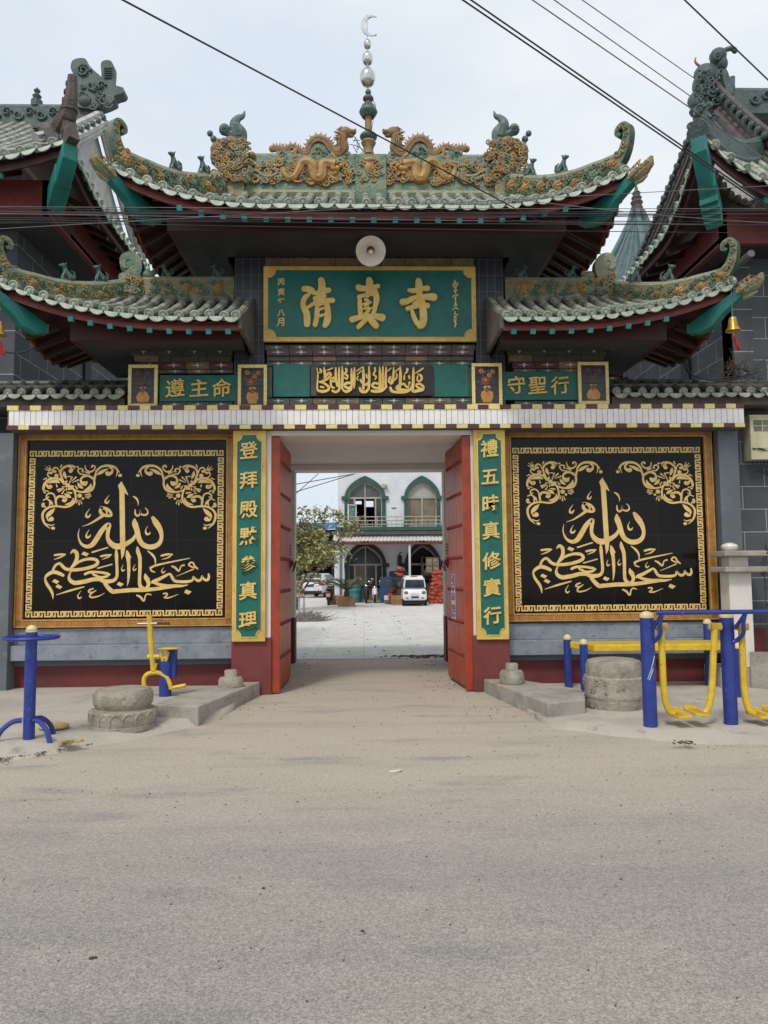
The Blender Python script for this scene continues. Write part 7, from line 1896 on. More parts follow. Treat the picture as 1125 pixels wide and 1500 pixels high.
def extinguisher():
    p = at(585.5, 826, BY_-.1); mb = MB(); mb.lathe([(.02, .5), (.1, .46), (.12, .38), (.12, -.35), (.1, -.4), (.02, -.41)], p, 0, 14); mb.tube([p+V((0, 0, .48)), p+V((.02, -.02, .62)), p+V((.14, -.02, .6))], .025, 0, 6)
    o = mb.build('wall_canister', M['black']); tag(o, 'black wall canister hanging left of the lower right arch', 'canister'); o['label'] = 'black canister hung on the white hall wall between its two lower arches'
extinguisher()

# shed with blue roof behind the tree
def shed():
    Y = 58.0; P = lambda x, y: at(x, y, Y)
    b = empty('open_shed', (P(462, 0).x, Y, 0), 'dark open shed with bright blue sheet roof behind the tree', 'shed')
    xa, xb = P(395, 0).x, P(492.5, 0).x; z1 = P(460, 769).z; z0 = P(460, 778).z
    mb = MB(); n = 40
    vs = []
    for i in range(n+1):
        x = xa+(xb-xa)*i/n; d = .05*(i % 2); vs += [V((x, Y-3, z0+d)), V((x, Y+6, z1+.5+d))]
    mb.add(vs, [(2*i, 2*i+2, 2*i+3, 2*i+1) for i in range(n)]); mb.span((xa, Y-3.05, z0-.02), (xb, Y-3.0, z1-.02)); mb.build('roof_sheet', mat('blue_sheet_roof', srgb(62, 122, 196), srgb(84, 142, 206), srgb(130, 160, 196), scale=.8, rough=.5), b)
    mb = MB(); mb.span((xa, Y+4, 0), (xb+3, Y+4.2, z0-.1)); mb.span((xb+.4, Y-2.6, 0), (xb+.6, Y+4, z0-.1)); mb.span((xa, Y-2.6, 0), (xa+.2, Y+4, z0-.1)); mb.build('wall', M['dark_in'], b)
    mb = MB()
    for k in range(5): x = xa+.6+(xb-xa-1)*k/4; mb.span((x, Y-2.7, 0), (x+.16, Y-2.55, z0-.05))
    mb.span((xa, Y-2.75, z0-.5), (xb, Y-2.7, z0-.05)); mb.build('post', M['dark_in'], b)
    mb = MB(); mb.span((xa, Y+3.9, z0-2.6), (xb, Y+3.95, z0-2.5)); 
    for k in range(9): mb.span((xa+.8*k, Y+3.88, .3), (xa+.8*k+.08, Y+3.92, z0-1)); 
    mb.build('lattice', M['iron'], b)
shed()

# tree
def yard_tree():
    Y = 33.0; base = at(447, 868, Y); base.z = 0; base.x -= .5
    b = empty('leafy_tree', base, 'bushy yellow-green tree in the courtyard before the shed', 'tree')
    mb = MB(); tips = []
    rr = random.Random(3)
    for k in range(6):
        a = rr.uniform(0, 6.28); top = base+V((-1.0+.62*k+rr.gauss(0, .15), rr.gauss(0, .6), rr.uniform(2.6, 3.8)))
        p = crom([tuple(base+V((rr.gauss(0, .1), rr.gauss(0, .1), 0))), tuple(base+(top-base)*.4+V((rr.gauss(0, .12), rr.gauss(0, .1), .1))), tuple(top)], 6)
        mb.tube(p, [.06-.042*i/(len(p)-1) for i in range(len(p))], 0, 7)
        for j in range(7):
            q = V(p[rr.randrange(4, len(p))]); e = q+V((rr.gauss(0, .6), rr.gauss(0, .5), rr.uniform(.0, 1.0))); mb.tube([q, (q+e)/2+V((0, 0, .05)), e], [.028, .02, .008], 0, 5); tips.append(e)
        tips.append(top)
    mb.build('trunk', mat('grey_tree_bark', srgb(104, 92, 78), srgb(80, 70, 60), scale=6, rough=.9, bump=.5), b)
    mb = MB()
    def leafcl(c, n, s):
        for i in range(n):
            p = c+V((rr.gauss(0, s), rr.gauss(0, s), rr.gauss(0, s*.8)))
            l_ = rr.uniform(.06, .13); u = V((rr.gauss(0, 1), rr.gauss(0, 1), rr.gauss(-.2, .6))).normalized(); v_ = u.orthogonal().normalized()
            w_ = u.cross(v_); v_ = (v_*rr.uniform(-1, 1)+w_*rr.uniform(-1, 1)).normalized()
            nn = u.cross(v_)*.015
            mb.add([p-u*l_, p+v_*l_*.42+nn, p+u*l_, p-v_*l_*.42+nn], [(0, 1, 2), (0, 2, 3)], rr.choice([0, 0, 1, 1, 2]))
    # low dense mass, then looser sprays above
    for k in range(62):
        px = rr.uniform(420, 495); py = rr.uniform(780, 828)
        if px > 478 and py > 812: continue
        leafcl(at(px, py, Y+rr.gauss(0, .8)), 34, .2)
    for px, py, n in ((442, 745, 16), (441, 750, 18), (452, 752, 12), (463, 745, 14), (467, 752, 22), (470, 758, 30), (478, 752, 18), (460, 764, 30), (446, 764, 26), (440, 770, 30), (452, 774, 40), (470, 770, 40), (484, 756, 14), (492, 752, 26), (498, 756, 34), (495, 766, 30), (503, 764, 24), (508, 772, 36), (516, 770, 30), (523, 772, 26), (500, 780, 36), (512, 782, 24), (525, 780, 14), (500, 800, 30), (506, 805, 20), (490, 826, 16), (482, 824, 20), (430, 760, 30), (424, 772, 40)):
        leafcl(at(px, py, Y+rr.gauss(0, .5)), n, .13)
    for e in tips: leafcl(e, 16, .2)
    mb.build('crown', [mat('olive_leaf', srgb(136, 134, 82), srgb(116, 118, 72), scale=3, rough=.6, bump=0), mat('pale_leaf', srgb(176, 168, 108), srgb(158, 152, 98), scale=3, rough=.6, bump=0), mat('dark_leaf', srgb(92, 98, 64), srgb(78, 86, 56), scale=3, rough=.6, bump=0)], b)
yard_tree()

def wheel(mb, c, r, w_, m=0, mr=1, ax=V((1, 0, 0))):
    Q = ax.to_track_quat('Z', 'Y').to_matrix()
    mb.lathe([(r*.6, -w_/2), (r*.95, -w_/2), (r, -w_*.3), (r, w_*.3), (r*.95, w_/2), (r*.6, w_/2)], c, m, 18, True, Q)
    mb.lathe([(.01, -w_*.42), (r*.6, -w_*.42), (r*.62, w_*.42), (.01, w_*.42)], c, mr, 14, True, Q)

M['car_white'] = mat('white_car_paint', srgb(228, 230, 232), srgb(220, 222, 224), scale=2, rough=.2, bump=0, fine=.02)
M['car_grey'] = mat('silver_white_car_paint', srgb(206, 208, 212), srgb(194, 196, 200), scale=2, rough=.25, bump=0, fine=.02)
M['car_glass'] = mat('car_glass', srgb(44, 50, 56), srgb(60, 66, 72), scale=2, rough=.06, bump=0, fine=0)
M['tyre'] = mat('tyre_rubber', srgb(26, 26, 27), srgb(36, 35, 34), scale=20, rough=.85)
M['headlight'] = mat('amber_grey_headlight', srgb(150, 112, 88), srgb(120, 96, 84), scale=9, rough=.15, bump=0)
M['red_light'] = mat('red_tail_lamp', srgb(190, 24, 34), srgb(160, 18, 28), scale=9, rough=.2, bump=0)

def loft(mb, secs, m=0, smooth=True, capends=True):
    n = len(secs[0]); vs = [V(p) for s_ in secs for p in s_]; fs = []
    for i in range(len(secs)-1):
        for j in range(n): fs.append((i*n+j, i*n+(j+1) % n, (i+1)*n+(j+1) % n, (i+1)*n+j))
    if capends: fs += [tuple(reversed(range(n))), tuple(range((len(secs)-1)*n, len(secs)*n))]
    mb.add(vs, fs, m, smooth)

def microvan():
    g = gnd(608, 888); x, y = g.x, g.y; k = y/FPX
    W = 36.5*k; H = 45*k
    b = empty('microvan', (x, y, 0), 'small boxy white electric van parked facing the gateway beside the orange sacks', 'van')
    def sec(yy, z0, z1, w0, w1, r=.08):
        # rounded rectangle section across the vehicle
        return [(x-w0/2+r, yy, z0), (x+w0/2-r, yy, z0), (x+w0/2, yy, z0+r), (x+w1/2, yy, z1-r), (x+w1/2-r, yy, z1), (x-w1/2+r, yy, z1), (x-w1/2, yy, z1-r), (x-w0/2, yy, z0+r)]
    zb = H*.2; zw = H*.56
    mb = MB()
    loft(mb, [sec(y-.02, zb+.06, zw-.12, W*.86, W*.84), sec(y+.05, zb-.02, zw-.03, W*.97, W*.93), sec(y+.35, zb-.04, zw+.02, W, W*.95), sec(y+2.3, zb-.04, zw+.04, W, W*.95), sec(y+2.45, zb+.02, zw, W*.94, W*.9)])
    mb.build('body', M['car_white'], b, bevel=.02)
    mb = MB(); loft(mb, [sec(y+.13, zw, H*.89, W*.9, W*.8), sec(y+.36, zw, H*.955, W*.92, W*.82), sec(y+2.2, zw, H*.955, W*.92, W*.82), sec(y+2.38, zw, H*.88, W*.9, W*.8)]); mb.build('cabin', M['car_white'], b)
    mb = MB(); s0 = [V((x-W*.40, y+.085, zw+.04)), V((x+W*.40, y+.085, zw+.04)), V((x+W*.36, y+.11, H*.85)), V((x-W*.36, y+.11, H*.85))]
    mb.add(s0+[p+V((0, .06, 0)) for p in s0], [(0, 1, 2, 3), (7, 6, 5, 4), (0, 4, 5, 1), (1, 5, 6, 2), (2, 6, 7, 3), (3, 7, 4, 0)]); mb.build('windscreen', M['car_glass'], b)
    for s_ in (-1, 1):
        mb = MB(); vs = [V((x+s_*W*.462, y+.5, zw+.06)), V((x+s_*W*.462, y+1.9, zw+.06)), V((x+s_*W*.42, y+1.9, H*.88)), V((x+s_*W*.42, y+.5, H*.88))]; mb.add(vs+[p-V((s_*.03, 0, 0)) for p in vs], [(0, 1, 2, 3), (7, 6, 5, 4), (0, 4, 5, 1), (1, 5, 6, 2), (2, 6, 7, 3), (3, 7, 4, 0)]); mb.build('side_window', M['car_glass'], b)
        mb = MB(); mb.ball((x+s_*W*.35, y-.005, H*.44), (W*.085, .05, H*.062), 0, 12, 8); mb.build('headlight', M['headlight'], b)
        mb = MB(); mb.ball((x+s_*W*.31, y-.02, H*.265), (W*.06, .04, H*.018), 0, 10, 6); mb.build('fog_lamp', M['black'], b)
        for yy in (y+.42, y+2.0):
            mb = MB(); wheel(mb, V((x+s_*(W/2-.07), yy, .24)), .24, .13); mb.build('wheel', [M['tyre'], M['steel']], b)
        mb = MB(); mb.ball((x+s_*W*.54, y+.3, zw+.1), (.05, .07, .08), 0, 9, 6); mb.bar((x+s_*W*.47, y+.3, zw+.04), (x+s_*W*.54, y+.3, zw+.09), .03, .03); mb.build('wing_mirror', M['black'], b)
    mb = MB(); mb.box((x, y-.035, H*.38), (W*.34, .03, H*.09)); mb.build('badge_panel', M['car_grey'], b)
    mb = MB(); mb.box((x, y-.04, H*.285), (W*.3, .03, H*.045)); mb.build('number_plate', M['black'], b)
    mb = MB(); mb.span((x-W*.42, y+.1, zb-.2), (x+W*.42, y+2.3, zb-.03)); mb.tube([(x-W*.3, y+.15, .16), (x+W*.3, y+.15, .16)], .04, 0, 7); mb.box((x, y+.12, .22), (.1, .1, .16)); mb.build('underbody', M['black'], b)
    mb = MB(); mb.span((x-W*.36, y+.4, H*.956), (x+W*.34, y+2.0, H*.985)); mb.box((x-W*.02, y+.36, H*.97), (W*.3, .06, .03)); mb.build('roof_box', M['car_white'], b, bevel=.02)
    mb = MB(); mb.box((x-W*.02, y+.325, H*.965), (W*.26, .02, .035)); mb.build('roof_sign', M['red_light'], b)
microvan()

def parked_car():
    Yc = 50.0; c = at(461, 869, Yc); x = c.x; y = Yc; k = Yc/FPX
    b = empty('parked_car', (x, y, 0), 'silver-white hatchback seen from behind under the tree', 'car')
    W = 1.78
    Rz = Matrix.Rotation(radians(-16), 3, 'Z'); o = V((x-.28, y, 0))
    T = lambda p: o+Rz @ V(p)
    def sec(yy, z0, z1, w0, w1, r=.12): return [T(p) for p in [(-w0/2+r, yy, z0), (w0/2-r, yy, z0), (w0/2, yy, z0+r), (w1/2, yy, z1-r), (w1/2-r, yy, z1), (-w1/2+r, yy, z1), (-w1/2, yy, z1-r), (-w0/2, yy, z0+r)]]
    mb = MB(); loft(mb, [sec(-.05, .42, .85, W*.9, W*.86), sec(.08, .32, 1.0, W*.98, W*.92), sec(.6, .28, 1.04, W, W*.93), sec(3.2, .28, 1.0, W, W*.92), sec(4.2, .35, .85, W*.9, W*.84)]); mb.build('body', M['car_grey'], b, bevel=.03)
    mb = MB(); loft(mb, [sec(.25, .98, 1.22, W*.84, W*.74), sec(.7, .98, 1.55, W*.88, W*.74), sec(2.2, .98, 1.58, W*.88, W*.74), sec(3.1, .98, 1.1, W*.86, W*.76)]); mb.build('cabin', M['car_grey'], b)
    mb = MB(); q = [T((-.62, .2, 1.06)), T((.62, .2, 1.06)), T((.54, .62, 1.5)), T((-.54, .62, 1.5))]; n_ = T((0, -.05, .03))-T((0, 0, 0)); mb.add([p+n_ for p in q]+[p-n_ for p in q], [(0, 1, 2, 3), (7, 6, 5, 4), (0, 4, 5, 1), (1, 5, 6, 2), (2, 6, 7, 3), (3, 7, 4, 0)]); mb.build('rear_window', M['car_glass'], b)
    for s_ in (-1, 1):
        mb = MB(); mb.ball(T((s_*W*.4, .0, .92)), (.2, .1, .11), 0, 10, 7, Rz); mb.build('tail_lamp', M['red_light'], b)
        mb = MB(); q = [T((s_*W*.445, .8, 1.06)), T((s_*W*.445, 2.7, 1.06)), T((s_*W*.39, 2.2, 1.48)), T((s_*W*.385, .9, 1.48))]; n_ = T((s_*.02, 0, .0))-T((0, 0, 0)); mb.add([p+n_ for p in q]+[p-n_ for p in q], [(0, 1, 2, 3), (7, 6, 5, 4), (0, 4, 5, 1), (1, 5, 6, 2), (2, 6, 7, 3), (3, 7, 4, 0)]); mb.build('side_window', M['car_glass'], b)
        for yy in (.75, 3.4):
            mb = MB(); wheel(mb, T((s_*(W/2-.09), yy, .32)), .32, .2, ax=Rz @ V((1, 0, 0))); mb.build('wheel', [M['tyre'], M['steel']], b)
    mb = MB(); mb.box(T((0, -.06, .78)), (.5, .03, .14), 0, M=Rz); mb.build('number_plate', M['poster_blue'] if 'poster_blue' in M else M['blue_paint'], b)
    mb = MB(); mb.box(T((0, -.02, .38)), (W*.86, .1, .16), 0, M=Rz); mb.build('bumper', M['black'], b, bevel=.02)
parked_car()

def scooter(px, py, Y, label, face, colr, s=1.0):
    """a motor scooter; face = +1 front towards the camera, -1 tail towards it"""
    g = at(px, py, Y); g.z = 0; b = empty('scooter', g, label, 'scooter', 'scooters parked in front of the hall')
    P = lambda x, y, z: g+V((x, -face*y, z))*s
    mb = MB(); ax = V((1, 0, 0))
    for yy in (.62, -.6):
        mb = MB(); wheel(mb, P(0, yy, .26), .26*s, .11*s, ax=ax); mb.build('wheel', [M['tyre'], M['steel']], b)
    mb = MB(); mb.tube([P(0, -.75, .55), P(0, -.45, .62), P(0, -.1, .5), P(0, .1, .3), P(0, .4, .3), P(0, .52, .6), P(0, .45, .92)], [.09*s, .17*s, .17*s, .15*s, .14*s, .17*s, .12*s], 0, 10)
    mb.ball(P(0, .6, .52), (.09*s, .17*s, .07*s), 0, 9, 6); mb.build('body', colr, b)
    mb = MB(); mb.ball(P(0, -.38, .79), (.15*s, .38*s, .06*s), 0, 12, 7); mb.build('seat', M['black'], b)
    mb = MB(); mb.tube([P(-.33, .4, 1.02), P(-.12, .48, 1.0), P(.12, .48, 1.0), P(.33, .4, 1.02)], .02*s, 0, 7); mb.build('handlebar', M['iron'], b)
    mb = MB(); mb.ball(P(0, .56, .9), (.09*s, .05*s, .07*s), 0, 9, 6); mb.build('headlight', M['steel'], b)
    for e in (-1, 1):
        mb = MB(); mb.tube([P(e*.25, .42, 1.02), P(e*.3, .4, 1.2)], .01*s, 0, 5); mb.ball(P(e*.31, .4, 1.24), (.07*s, .02*s, .05*s), 0, 9, 6); mb.build('mirror', M['steel'], b)
    mb = MB(); mb.box(P(0, -.8, .5), (.2*s, .03*s, .16*s)); mb.build('number_plate', M['alu'], b)
    mb = MB(); mb.box(P(0, -.77, .64), (.24*s, .05*s, .08*s)); mb.build('tail_lamp', M['red_light'], b)
scooter(482, 878, 38.5, 'dark scooter with its tail towards the gateway beside the cycad planters', -1, M['black'])
scooter(487, 868, 42.5, 'larger scooter facing out behind the tail-on scooter, near the silver hatchback', 1, M['iron'], 1.05)
scooter(536.5, 880, 40.5, 'black scooter standing before the arched hall door', 1, M['black'])
scooter(549, 879, 40.7, 'white-fronted scooter between the hall door and the blue screen', 1, M['car_white'], .9)

# planters with cycads
def cycad(px, py, Y, label, size=1.0, plant=True, wbox=.8):
    g = at(px, py, Y); g.z = 0; b = empty('planter_box', g, label, 'planter', 'brick planter boxes in the courtyard')
    mb = MB(); w_ = wbox; h = .46
    for s_ in (-1, 1):
        mb.span((g.x-w_/2, g.y+s_*(w_/2-.03)-.03, 0), (g.x+w_/2, g.y+s_*(w_/2-.03)+.03, h)); mb.span((g.x+s_*(w_/2-.03)-.03, g.y-w_/2+.061, 0), (g.x+s_*(w_/2-.03)+.03, g.y+w_/2-.061, h))
    mb.span((g.x-w_/2+.062, g.y-w_/2+.062, .05), (g.x+w_/2-.062, g.y+w_/2-.062, h-.06)); mb.build('box', M['planter'], b, bevel=.01)
    if not plant: return
    mb = MB(); mb.lathe([(.11, h-.08), (.14, h+.1), (.12, h+.26), (.02, h+.34)], (g.x, g.y, 0), 0, 10); mb.build('stem', M['bark'], b)
    mb = MB(); c = V((g.x, g.y, h+.3)); rr = random.Random(int(px))
    for k in range(38):
        a = rr.random()*6.28; L = size*rr.uniform(.8, 1.15); up_ = rr.uniform(.25, 1.1)
        d = V((cos(a), sin(a), 0)); sdv = V((-sin(a), cos(a), 0))
        pts = [c+d*L*t*cos(up_*(1-t*.6))+V((0, 0, L*t*sin(up_)*(1-.55*t*t))) for t in [i/7 for i in range(8)]]
        for i in range(7):
            p, q = pts[i], pts[i+1]; mb.tube([p, q], .008, 0, 4, False)
            for e in (-1, 1):
                for f_ in (.25, .75):
                    r0 = p+(q-p)*f_; ll = .2*size*(1-abs(i-3)/6)
                    tp = r0+sdv*e*ll+(q-p).normalized()*ll*.6+V((0, 0, .03))
                    mb.add([r0-(q-p)*.12, r0+(q-p)*.12, tp], [(0, 1, 2)], 0)
    mb.build('fronds', [M['frond']], b)
M['planter'] = mat('brown_brick_planter', srgb(168, 128, 92), srgb(142, 104, 74), srgb(188, 160, 124), scale=3, rough=.8, bump=.3, bscale=12)
M['bark'] = mat('cycad_bark', srgb(88, 72, 56), scale=9, rough=.9)
M['frond'] = mat('cycad_frond', srgb(66, 82, 56), srgb(92, 100, 64), scale=5, rough=.5, bump=0)
cycad(508, 886, 36.5, 'foremost brick planter holding a large spreading cycad beside the scooter', 1.35)
cycad(501.5, 884.5, 38.2, 'narrow brick planter tucked behind the foremost cycad planter', .9, False, .6)
cycad(493.5, 882, 39.0, 'low empty brick planter beside the dark scooter', .8, False, .75)
cycad(585, 884, 37.8, 'brick planter with a small yellowish cycad at the van side', .95)

def barrel():
    for i, (px, py, lab) in enumerate(((520.5, 877.5, 'teal plastic barrel behind the large cycad, nearer the hall door'), (515, 878, 'teal plastic barrel half hidden behind the large cycad fronds'))):
        g = at(px, py, 41.0+.4*i); g.z = 0; mb = MB(); r, h = .33, .95; mb.lathe([(r*.9, 0), (r, .06), (r, h*.3), (r*1.05, h*.33), (r, h*.36), (r, h*.64), (r*1.05, h*.67), (r, h*.7), (r, h*.92), (r*.85, h), (.02, h)], g, 0, 18)
        o = mb.build('barrel', M['barrel']); tag(o, lab, 'barrel', 'teal barrels by the hall')
M['barrel'] = mat('teal_plastic', srgb(52, 126, 130), srgb(40, 106, 112), scale=4, rough=.5)
barrel()
# blue screens leaning by the hall
M['bluepanel'] = mat('blue_painted_board', srgb(42, 72, 112), srgb(32, 58, 96), srgb(64, 92, 126), scale=2, rough=.6)
def screen():
    b = empty('blue_screen', at(575, 880, 40), 'blue framed display board standing behind the small orange sacks', 'board')
    p = at(561, 879, 40.2); q = at(592, 879, 40.2); zt = at(575, 846, 40.2).z
    mb = MB(); mb.span((p.x, 40.2, .1), (q.x, 40.26, zt-.1)); mb.build('panel', M['glassboard'], b)
    mb = MB()
    for x in (p.x, p.x+.9, q.x): mb.span((x-.06, 40.1, 0), (x+.06, 40.34, zt))
    mb.span((p.x+.07, 40.12, zt-.14), (q.x-.07, 40.3, zt-.002)); mb.span((p.x+.07, 40.12, .06), (q.x-.07, 40.3, .18)); mb.build('frame', M['bluepanel'], b)
    mb = MB(); mb.span((p.x-.16, 40.0, 0), (p.x+.5, 40.08, zt+.03)); mb.build('side_panel', M['bluepanel'], b, bevel=.01)
    b2 = empty('dark_cabinet', at(580, 845, 41), 'long dark blue cabinet with a small pale label under the canister', 'cabinet')
    p = at(571, 846, 41.2); q = at(600, 846, 41.2); z0 = .0; z1 = at(580, 836.5, 41.2).z
    mb = MB(); mb.span((p.x, 41.2, 0), (q.x, 41.8, z1)); mb.span((p.x+1.1, 41.18, .2), (p.x+1.13, 41.2, z1-.05)); mb.build('case', M['cabinet'], b2, bevel=.01)
    mb = MB(); c = at(580, 839.5, 41.15); mb.box(c, (.16, .02, .06)); mb.build('label_plate', M['alu'], b2)
M['glassboard'] = mat('dull_display_board', srgb(88, 92, 90), srgb(70, 76, 80), scale=2, rough=.4)
M['cabinet'] = mat('dark_blue_cabinet', srgb(36, 48, 60), srgb(28, 38, 50), scale=3, rough=.5)
screen()
# net sacks
M['sack'] = mat('orange_net_sack', srgb(178, 80, 50), srgb(138, 54, 38), srgb(204, 116, 78), scale=7, rough=.7, bump=.9, bscale=18, bdist=.03)
M['sack_red'] = mat('red_orange_net_sack', srgb(190, 86, 66), srgb(150, 56, 44), srgb(214, 134, 110), scale=7, rough=.7, bump=.9, bscale=18, bdist=.03)
def sack_mesh(name, m):
    mb = MB(); mb.ball((0, 0, 0), (.3, .2, .17), 0, 14, 9); mb.tube([(.24, 0, .02), (.33, 0, .04), (.38, .02, .03)], [.1, .045, .07], 0, 8); mb.tube([(-.24, 0, .02), (-.3, 0, .0)], [.1, .05], 0, 8)
    for v_ in mb.v: v_ += V((noise.noise(v_*6), noise.noise(v_*6+V((5, 5, 5))), noise.noise(v_*6+V((9, 2, 4)))))*.045
    o = mb.build(name, m); return o
def sacks():
    rr = random.Random(5)
    s0 = None
    m2 = None
    for row, n in enumerate((10, 10, 9, 8, 7, 6, 5, 4, 2, 1)):
        wd = 21-1.9*row*.8
        for i in range(n):
            for dep in range(2 if row % 2 == 0 else 1):
                px = 640+wd*((i+.5)/n-.5)+rr.gauss(0, .5); Y = 38.6+dep*.45+row*.05+rr.uniform(-.1, .1)
                p = at(px, 870, Y); p.z = .12+row*.175+rr.uniform(-.04, .04)
                if s0 is None: s0 = sack_mesh('net_sack', M['sack']); o = s0; me2 = s0.data.copy(); me2.materials[0] = M['sack_red']
                else:
                    o = s0.copy(); COL.objects.link(o)
                    if rr.random() < .35: o.data = me2
                o.location = p; o.rotation_euler = (rr.uniform(-.6, .6), rr.uniform(-.7, .7), rr.uniform(-1.6, 1.6)); q = rr.uniform(.55, .72); o.scale = (q, q, q)
                tag(o, 'orange net sack in the tall heap beside the white van', 'sack', 'orange net sacks heaped beside the white van')
    s1 = None
    for (px, z, Y) in ((573, .17, 38.4), (578, .17, 38.2), (582, .17, 38.5), (575, .44, 38.4), (580, .44, 38.4), (577, .7, 38.5), (577.5, .17, 38.8), (586, 1.75, 39.4), (587, 1.45, 39.5)):
        p = at(px, 870, Y); p.z = z
        if s1 is None: s1 = sack_mesh('net_sack', M['sack_red']); o = s1
        else: o = s1.copy(); COL.objects.link(o)
        o.location = p; o.rotation_euler = (rr.uniform(-.5, .5), rr.uniform(-.5, .5), rr.uniform(-1.5, 1.5)); o.scale = (.8, .8, .8)
        up2 = z > 1.2
        tag(o, 'orange net sack piled high behind the small cycad and van' if up2 else 'red-orange net sack in the low heap before the blue board', 'sack', 'orange net sacks piled behind the small cycad' if up2 else 'red-orange net sacks before the blue board')
    mb = MB(); p = at(586.5, 868, 39.5); mb.span((p.x-.3, 39.25, 0), (p.x+.35, 39.75, 1.26)); o = mb.build('sack_stand', M['cabinet'], bevel=.02); tag(o, 'dark box stand under the high orange sacks behind the small cycad', 'stand')
sacks()
# bottles/bucket
g = at(567.5, 879.5, 38.6); g.z = 0; b = empty('water_bucket', g, 'white and green bucket on the ground by the red-orange sacks', 'bucket')
mb = MB(); mb.lathe([(.13, 0), (.16, .22)], g, 0, 14); mb.build('lower_half', M['barrel'], b); mb = MB(); mb.lathe([(.161, .221), (.17, .42), (.12, .44), (.02, .44)], g, 0, 14); mb.build('upper_half', M['white_enamel'], b)
# crates of goods right of the van
M['crate'] = mat('wooden_crate', srgb(150, 132, 108), srgb(122, 104, 84), scale=3, rough=.8, bump=.3)
M['crate_goods'] = mat('wrapped_goods', srgb(170, 164, 148), srgb(140, 132, 116), srgb(112, 100, 84), scale=5, rough=.5, bump=.4)
def crates():
    labs = ('lower wrapped crate behind the orange sack heap, next to the red-framed rack', 'lower wrapped crate behind the orange sack heap, at the portal edge', 'upper wrapped crate on the stack behind the sacks, next to the red-framed rack', 'upper wrapped crate on the stack behind the sacks, at the portal edge')
    k = 0
    for row in range(2):
        for i in range(2):
            p = at(629+9.5*i, 838, 40.6); z0 = at(629, 839-11.5*row, 40.6).z; z1 = at(629, 828.5-11.5*row, 40.6).z; w_ = 9*40.6/FPX
            b = empty('wrapped_crate', (p.x, 40.6, z0), labs[k], 'crate', 'wrapped crates stacked behind the sacks'); k += 1
            mb = MB(); mb.span((p.x-w_/2+.02, 40.62, z0+.05), (p.x+w_/2-.02, 41.3, z1-.02)); mb.build('goods', M['crate_goods'], b, bevel=.02)
            mb = MB()
            for h in (z0+.02, (z0+z1)/2, z1-.01): mb.span((p.x-w_/2, 40.58, h-.02), (p.x+w_/2, 40.618, h+.02))
            for e in (-1, 1): mb.span((p.x+e*(w_/2-.03)-.02, 40.575, z0), (p.x+e*(w_/2-.03)+.02, 40.615, z1))
            mb.build('slat_frame', M['crate'], b)
    p = at(634, 838, 40.6); z1 = at(629, 839.6, 40.6).z
    mb = MB(); mb.span((p.x-.55, 40.5, z1-.12), (p.x+1.2, 41.4, z1-.005)); 
    for e in (-.5, 1.1): mb.span((p.x+e-.04, 40.55, 0), (p.x+e+.04, 40.65, z1-.121)); mb.span((p.x+e-.04, 41.2, 0), (p.x+e+.04, 41.3, z1-.121))
    o = mb.build('loading_table', M['cabinet']); tag(o, 'dark table carrying the wrapped crates behind the sack heap', 'table')
    b = empty('rack', at(617, 870, 40.8), 'red-brown framed rack of dark goods behind the van roof', 'rack')
    x0, x1 = at(608, 0, 40.8).x, at(624.5, 0, 40.8).x; zt = at(617, 816, 40.8).z
    mb = MB()
    for x in (x0, (x0+x1)*.5+.1, x1): mb.span((x-.03, 40.8, 0), (x+.03, 40.86, zt)); mb.span((x-.03, 41.4, 0), (x+.03, 41.46, zt))
    for h in (.5, 1.2, zt-.03): mb.span((x0, 40.83, h), (x1, 41.42, h+.03))
    mb.build('frame', M['rust'], b)
    mb = MB()
    for h in (.531, 1.231):
        for i in range(3): mb.span((x0+.06+i*.2, 40.9, h), (x0+.23+i*.2, 41.35, h+.5))
    mb.build('goods', M['goods'], b)
M['goods'] = mat('dark_boxed_goods', srgb(70, 62, 52), srgb(96, 84, 64), scale=4, rough=.7)
crates()
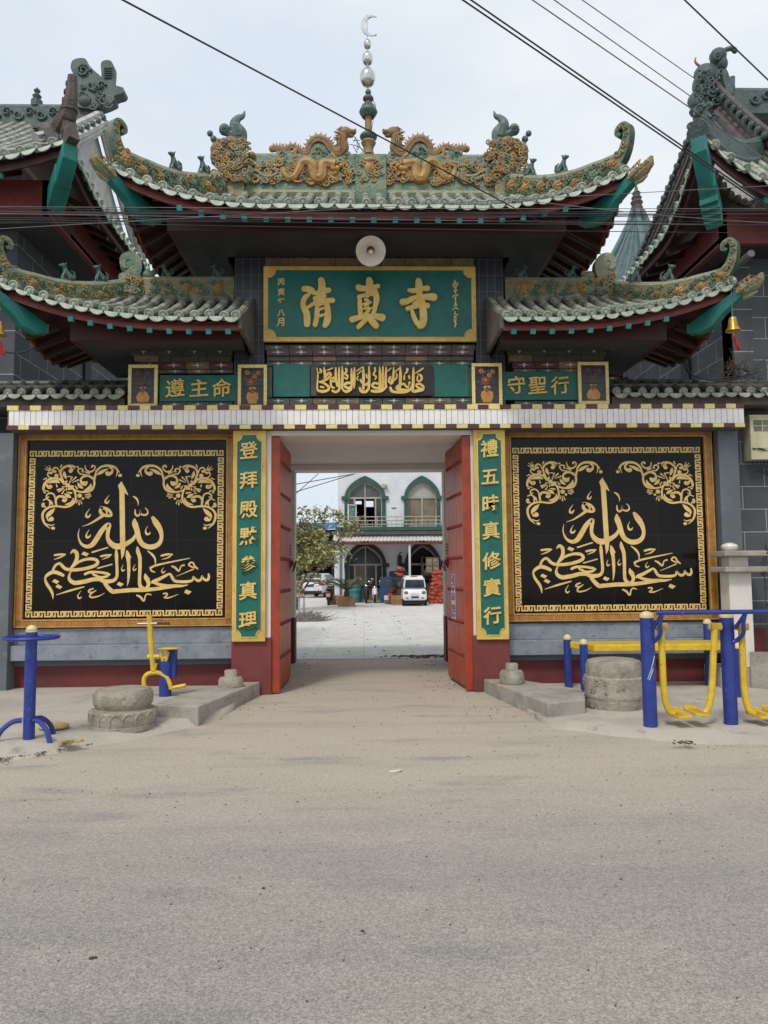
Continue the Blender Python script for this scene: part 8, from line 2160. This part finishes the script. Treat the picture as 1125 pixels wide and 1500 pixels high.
# dry brush heap and rails at the left of the passage mouth
def brush():
    rr = random.Random(9); Y = 25.5; mb = MB(); c = at(455, 903, Y); c.z = 0
    for k in range(420):
        t = rr.random()*6.28; q = rr.random()**.6; p = c+V((cos(t)*q*.72-.1, sin(t)*q*.6, .02+.28*(1-q)*rr.random()))
        d = V((rr.gauss(0, .12), rr.gauss(0, .12), abs(rr.gauss(.05, .06)))); mb.tube([p, p+d, p+d*1.8+V((rr.gauss(0, .02), 0, -.03))], [.008, .006, .003], 0, 4, False)
    mb.ball(c+V((-.1, 0, -.02)), (.62, .5, .2), 1, 14, 8)
    o = mb.build('brush_heap', [mat('dry_brush', srgb(150, 146, 138), srgb(116, 110, 102), scale=9, rough=.9, bump=0), M['grit']]); tag(o, 'grey heap of dry brushwood on the courtyard slabs by the passage wall', 'brush heap')
    b = empty('rail_fence', at(440, 893, 28), 'short pale concrete rail fence at the passage edge near the brush heap', 'fence')
    mb = MB(); x0 = at(434, 0, 28).x; x1 = at(446.5, 0, 28).x; zt = at(440, 871.5, 28).z
    for k in range(3):
        x = x1-.04-k*.18; mb.span((x-.035, 28-.03-.0, 0), (x+.035, 28.04, zt-.06))
    mb.build('baluster', M['concrete'], b); mb = MB(); mb.span((x0-1, 27.93, zt-.058), (x1+.05, 28.08, zt)); mb.build('top_rail', M['concrete'], b)
    mb = MB()
    for k in range(90):
        p = at(438+rr.gauss(0, 2.2), 862+rr.gauss(0, 6), 29.5+rr.gauss(0, .2)); l_ = .06; mb.ball(p, (l_, l_*.5, l_*.7), rr.choice([0, 1, 1]), 5, 4, Matrix.Rotation(rr.random()*3, 3, 'Y'))
    c2 = at(438, 870, 29.5)
    mb.tube([V((c2.x, 29.5, 0)), V((c2.x+.03, 29.5, 1.2))], .03, 0, 6)
    o = mb.build('potted_shrub', [M['frond'], mat('peach_bloom', srgb(206, 160, 120), srgb(180, 132, 96), scale=9, rough=.7)]); tag(o, 'small peach-flowered shrub behind the short rail fence', 'shrub')
brush()
# wires in the sky seen through the passage
for i, (p, q, lab) in enumerate((((435, 709), (520, 694), 'dark cable over the courtyard, upper of the pair meeting the hall roof'), ((435, 720), (520, 694), 'dark cable over the courtyard, lower of the pair meeting the hall roof'), ((436, 721), (466, 694), 'single steep cable over the courtyard tree'))):
    wire(p, 37, q, 41.5, .02, M['wire'], lab, (.6, .0))
mb = MB(); rr = random.Random(2)
for k in range(46):
    s_ = rr.uniform(.01, .03); y = rr.uniform(14.3, 32); mb.ball((rr.uniform(-1.2, 1.3), y, .006+s_*.2), (s_*rr.uniform(.8, 1.8), s_, s_*.4), rr.choice([0, 1, 1]), 5, 4)
for k in range(120):
    s_ = rr.uniform(.01, .035); mb.ball((rr.gauss(1.15, .3), 14.3+rr.gauss(0, .12), .006+s_*.2), (s_*1.5, s_, s_*.5), rr.choice([0, 1, 1]), 5, 4)
tag(mb.build('courtyard_litter', [M['grit'], M['grit_dark']]), 'fallen leaves and crumbs on the pale courtyard slabs', 'litter', kind='stuff')
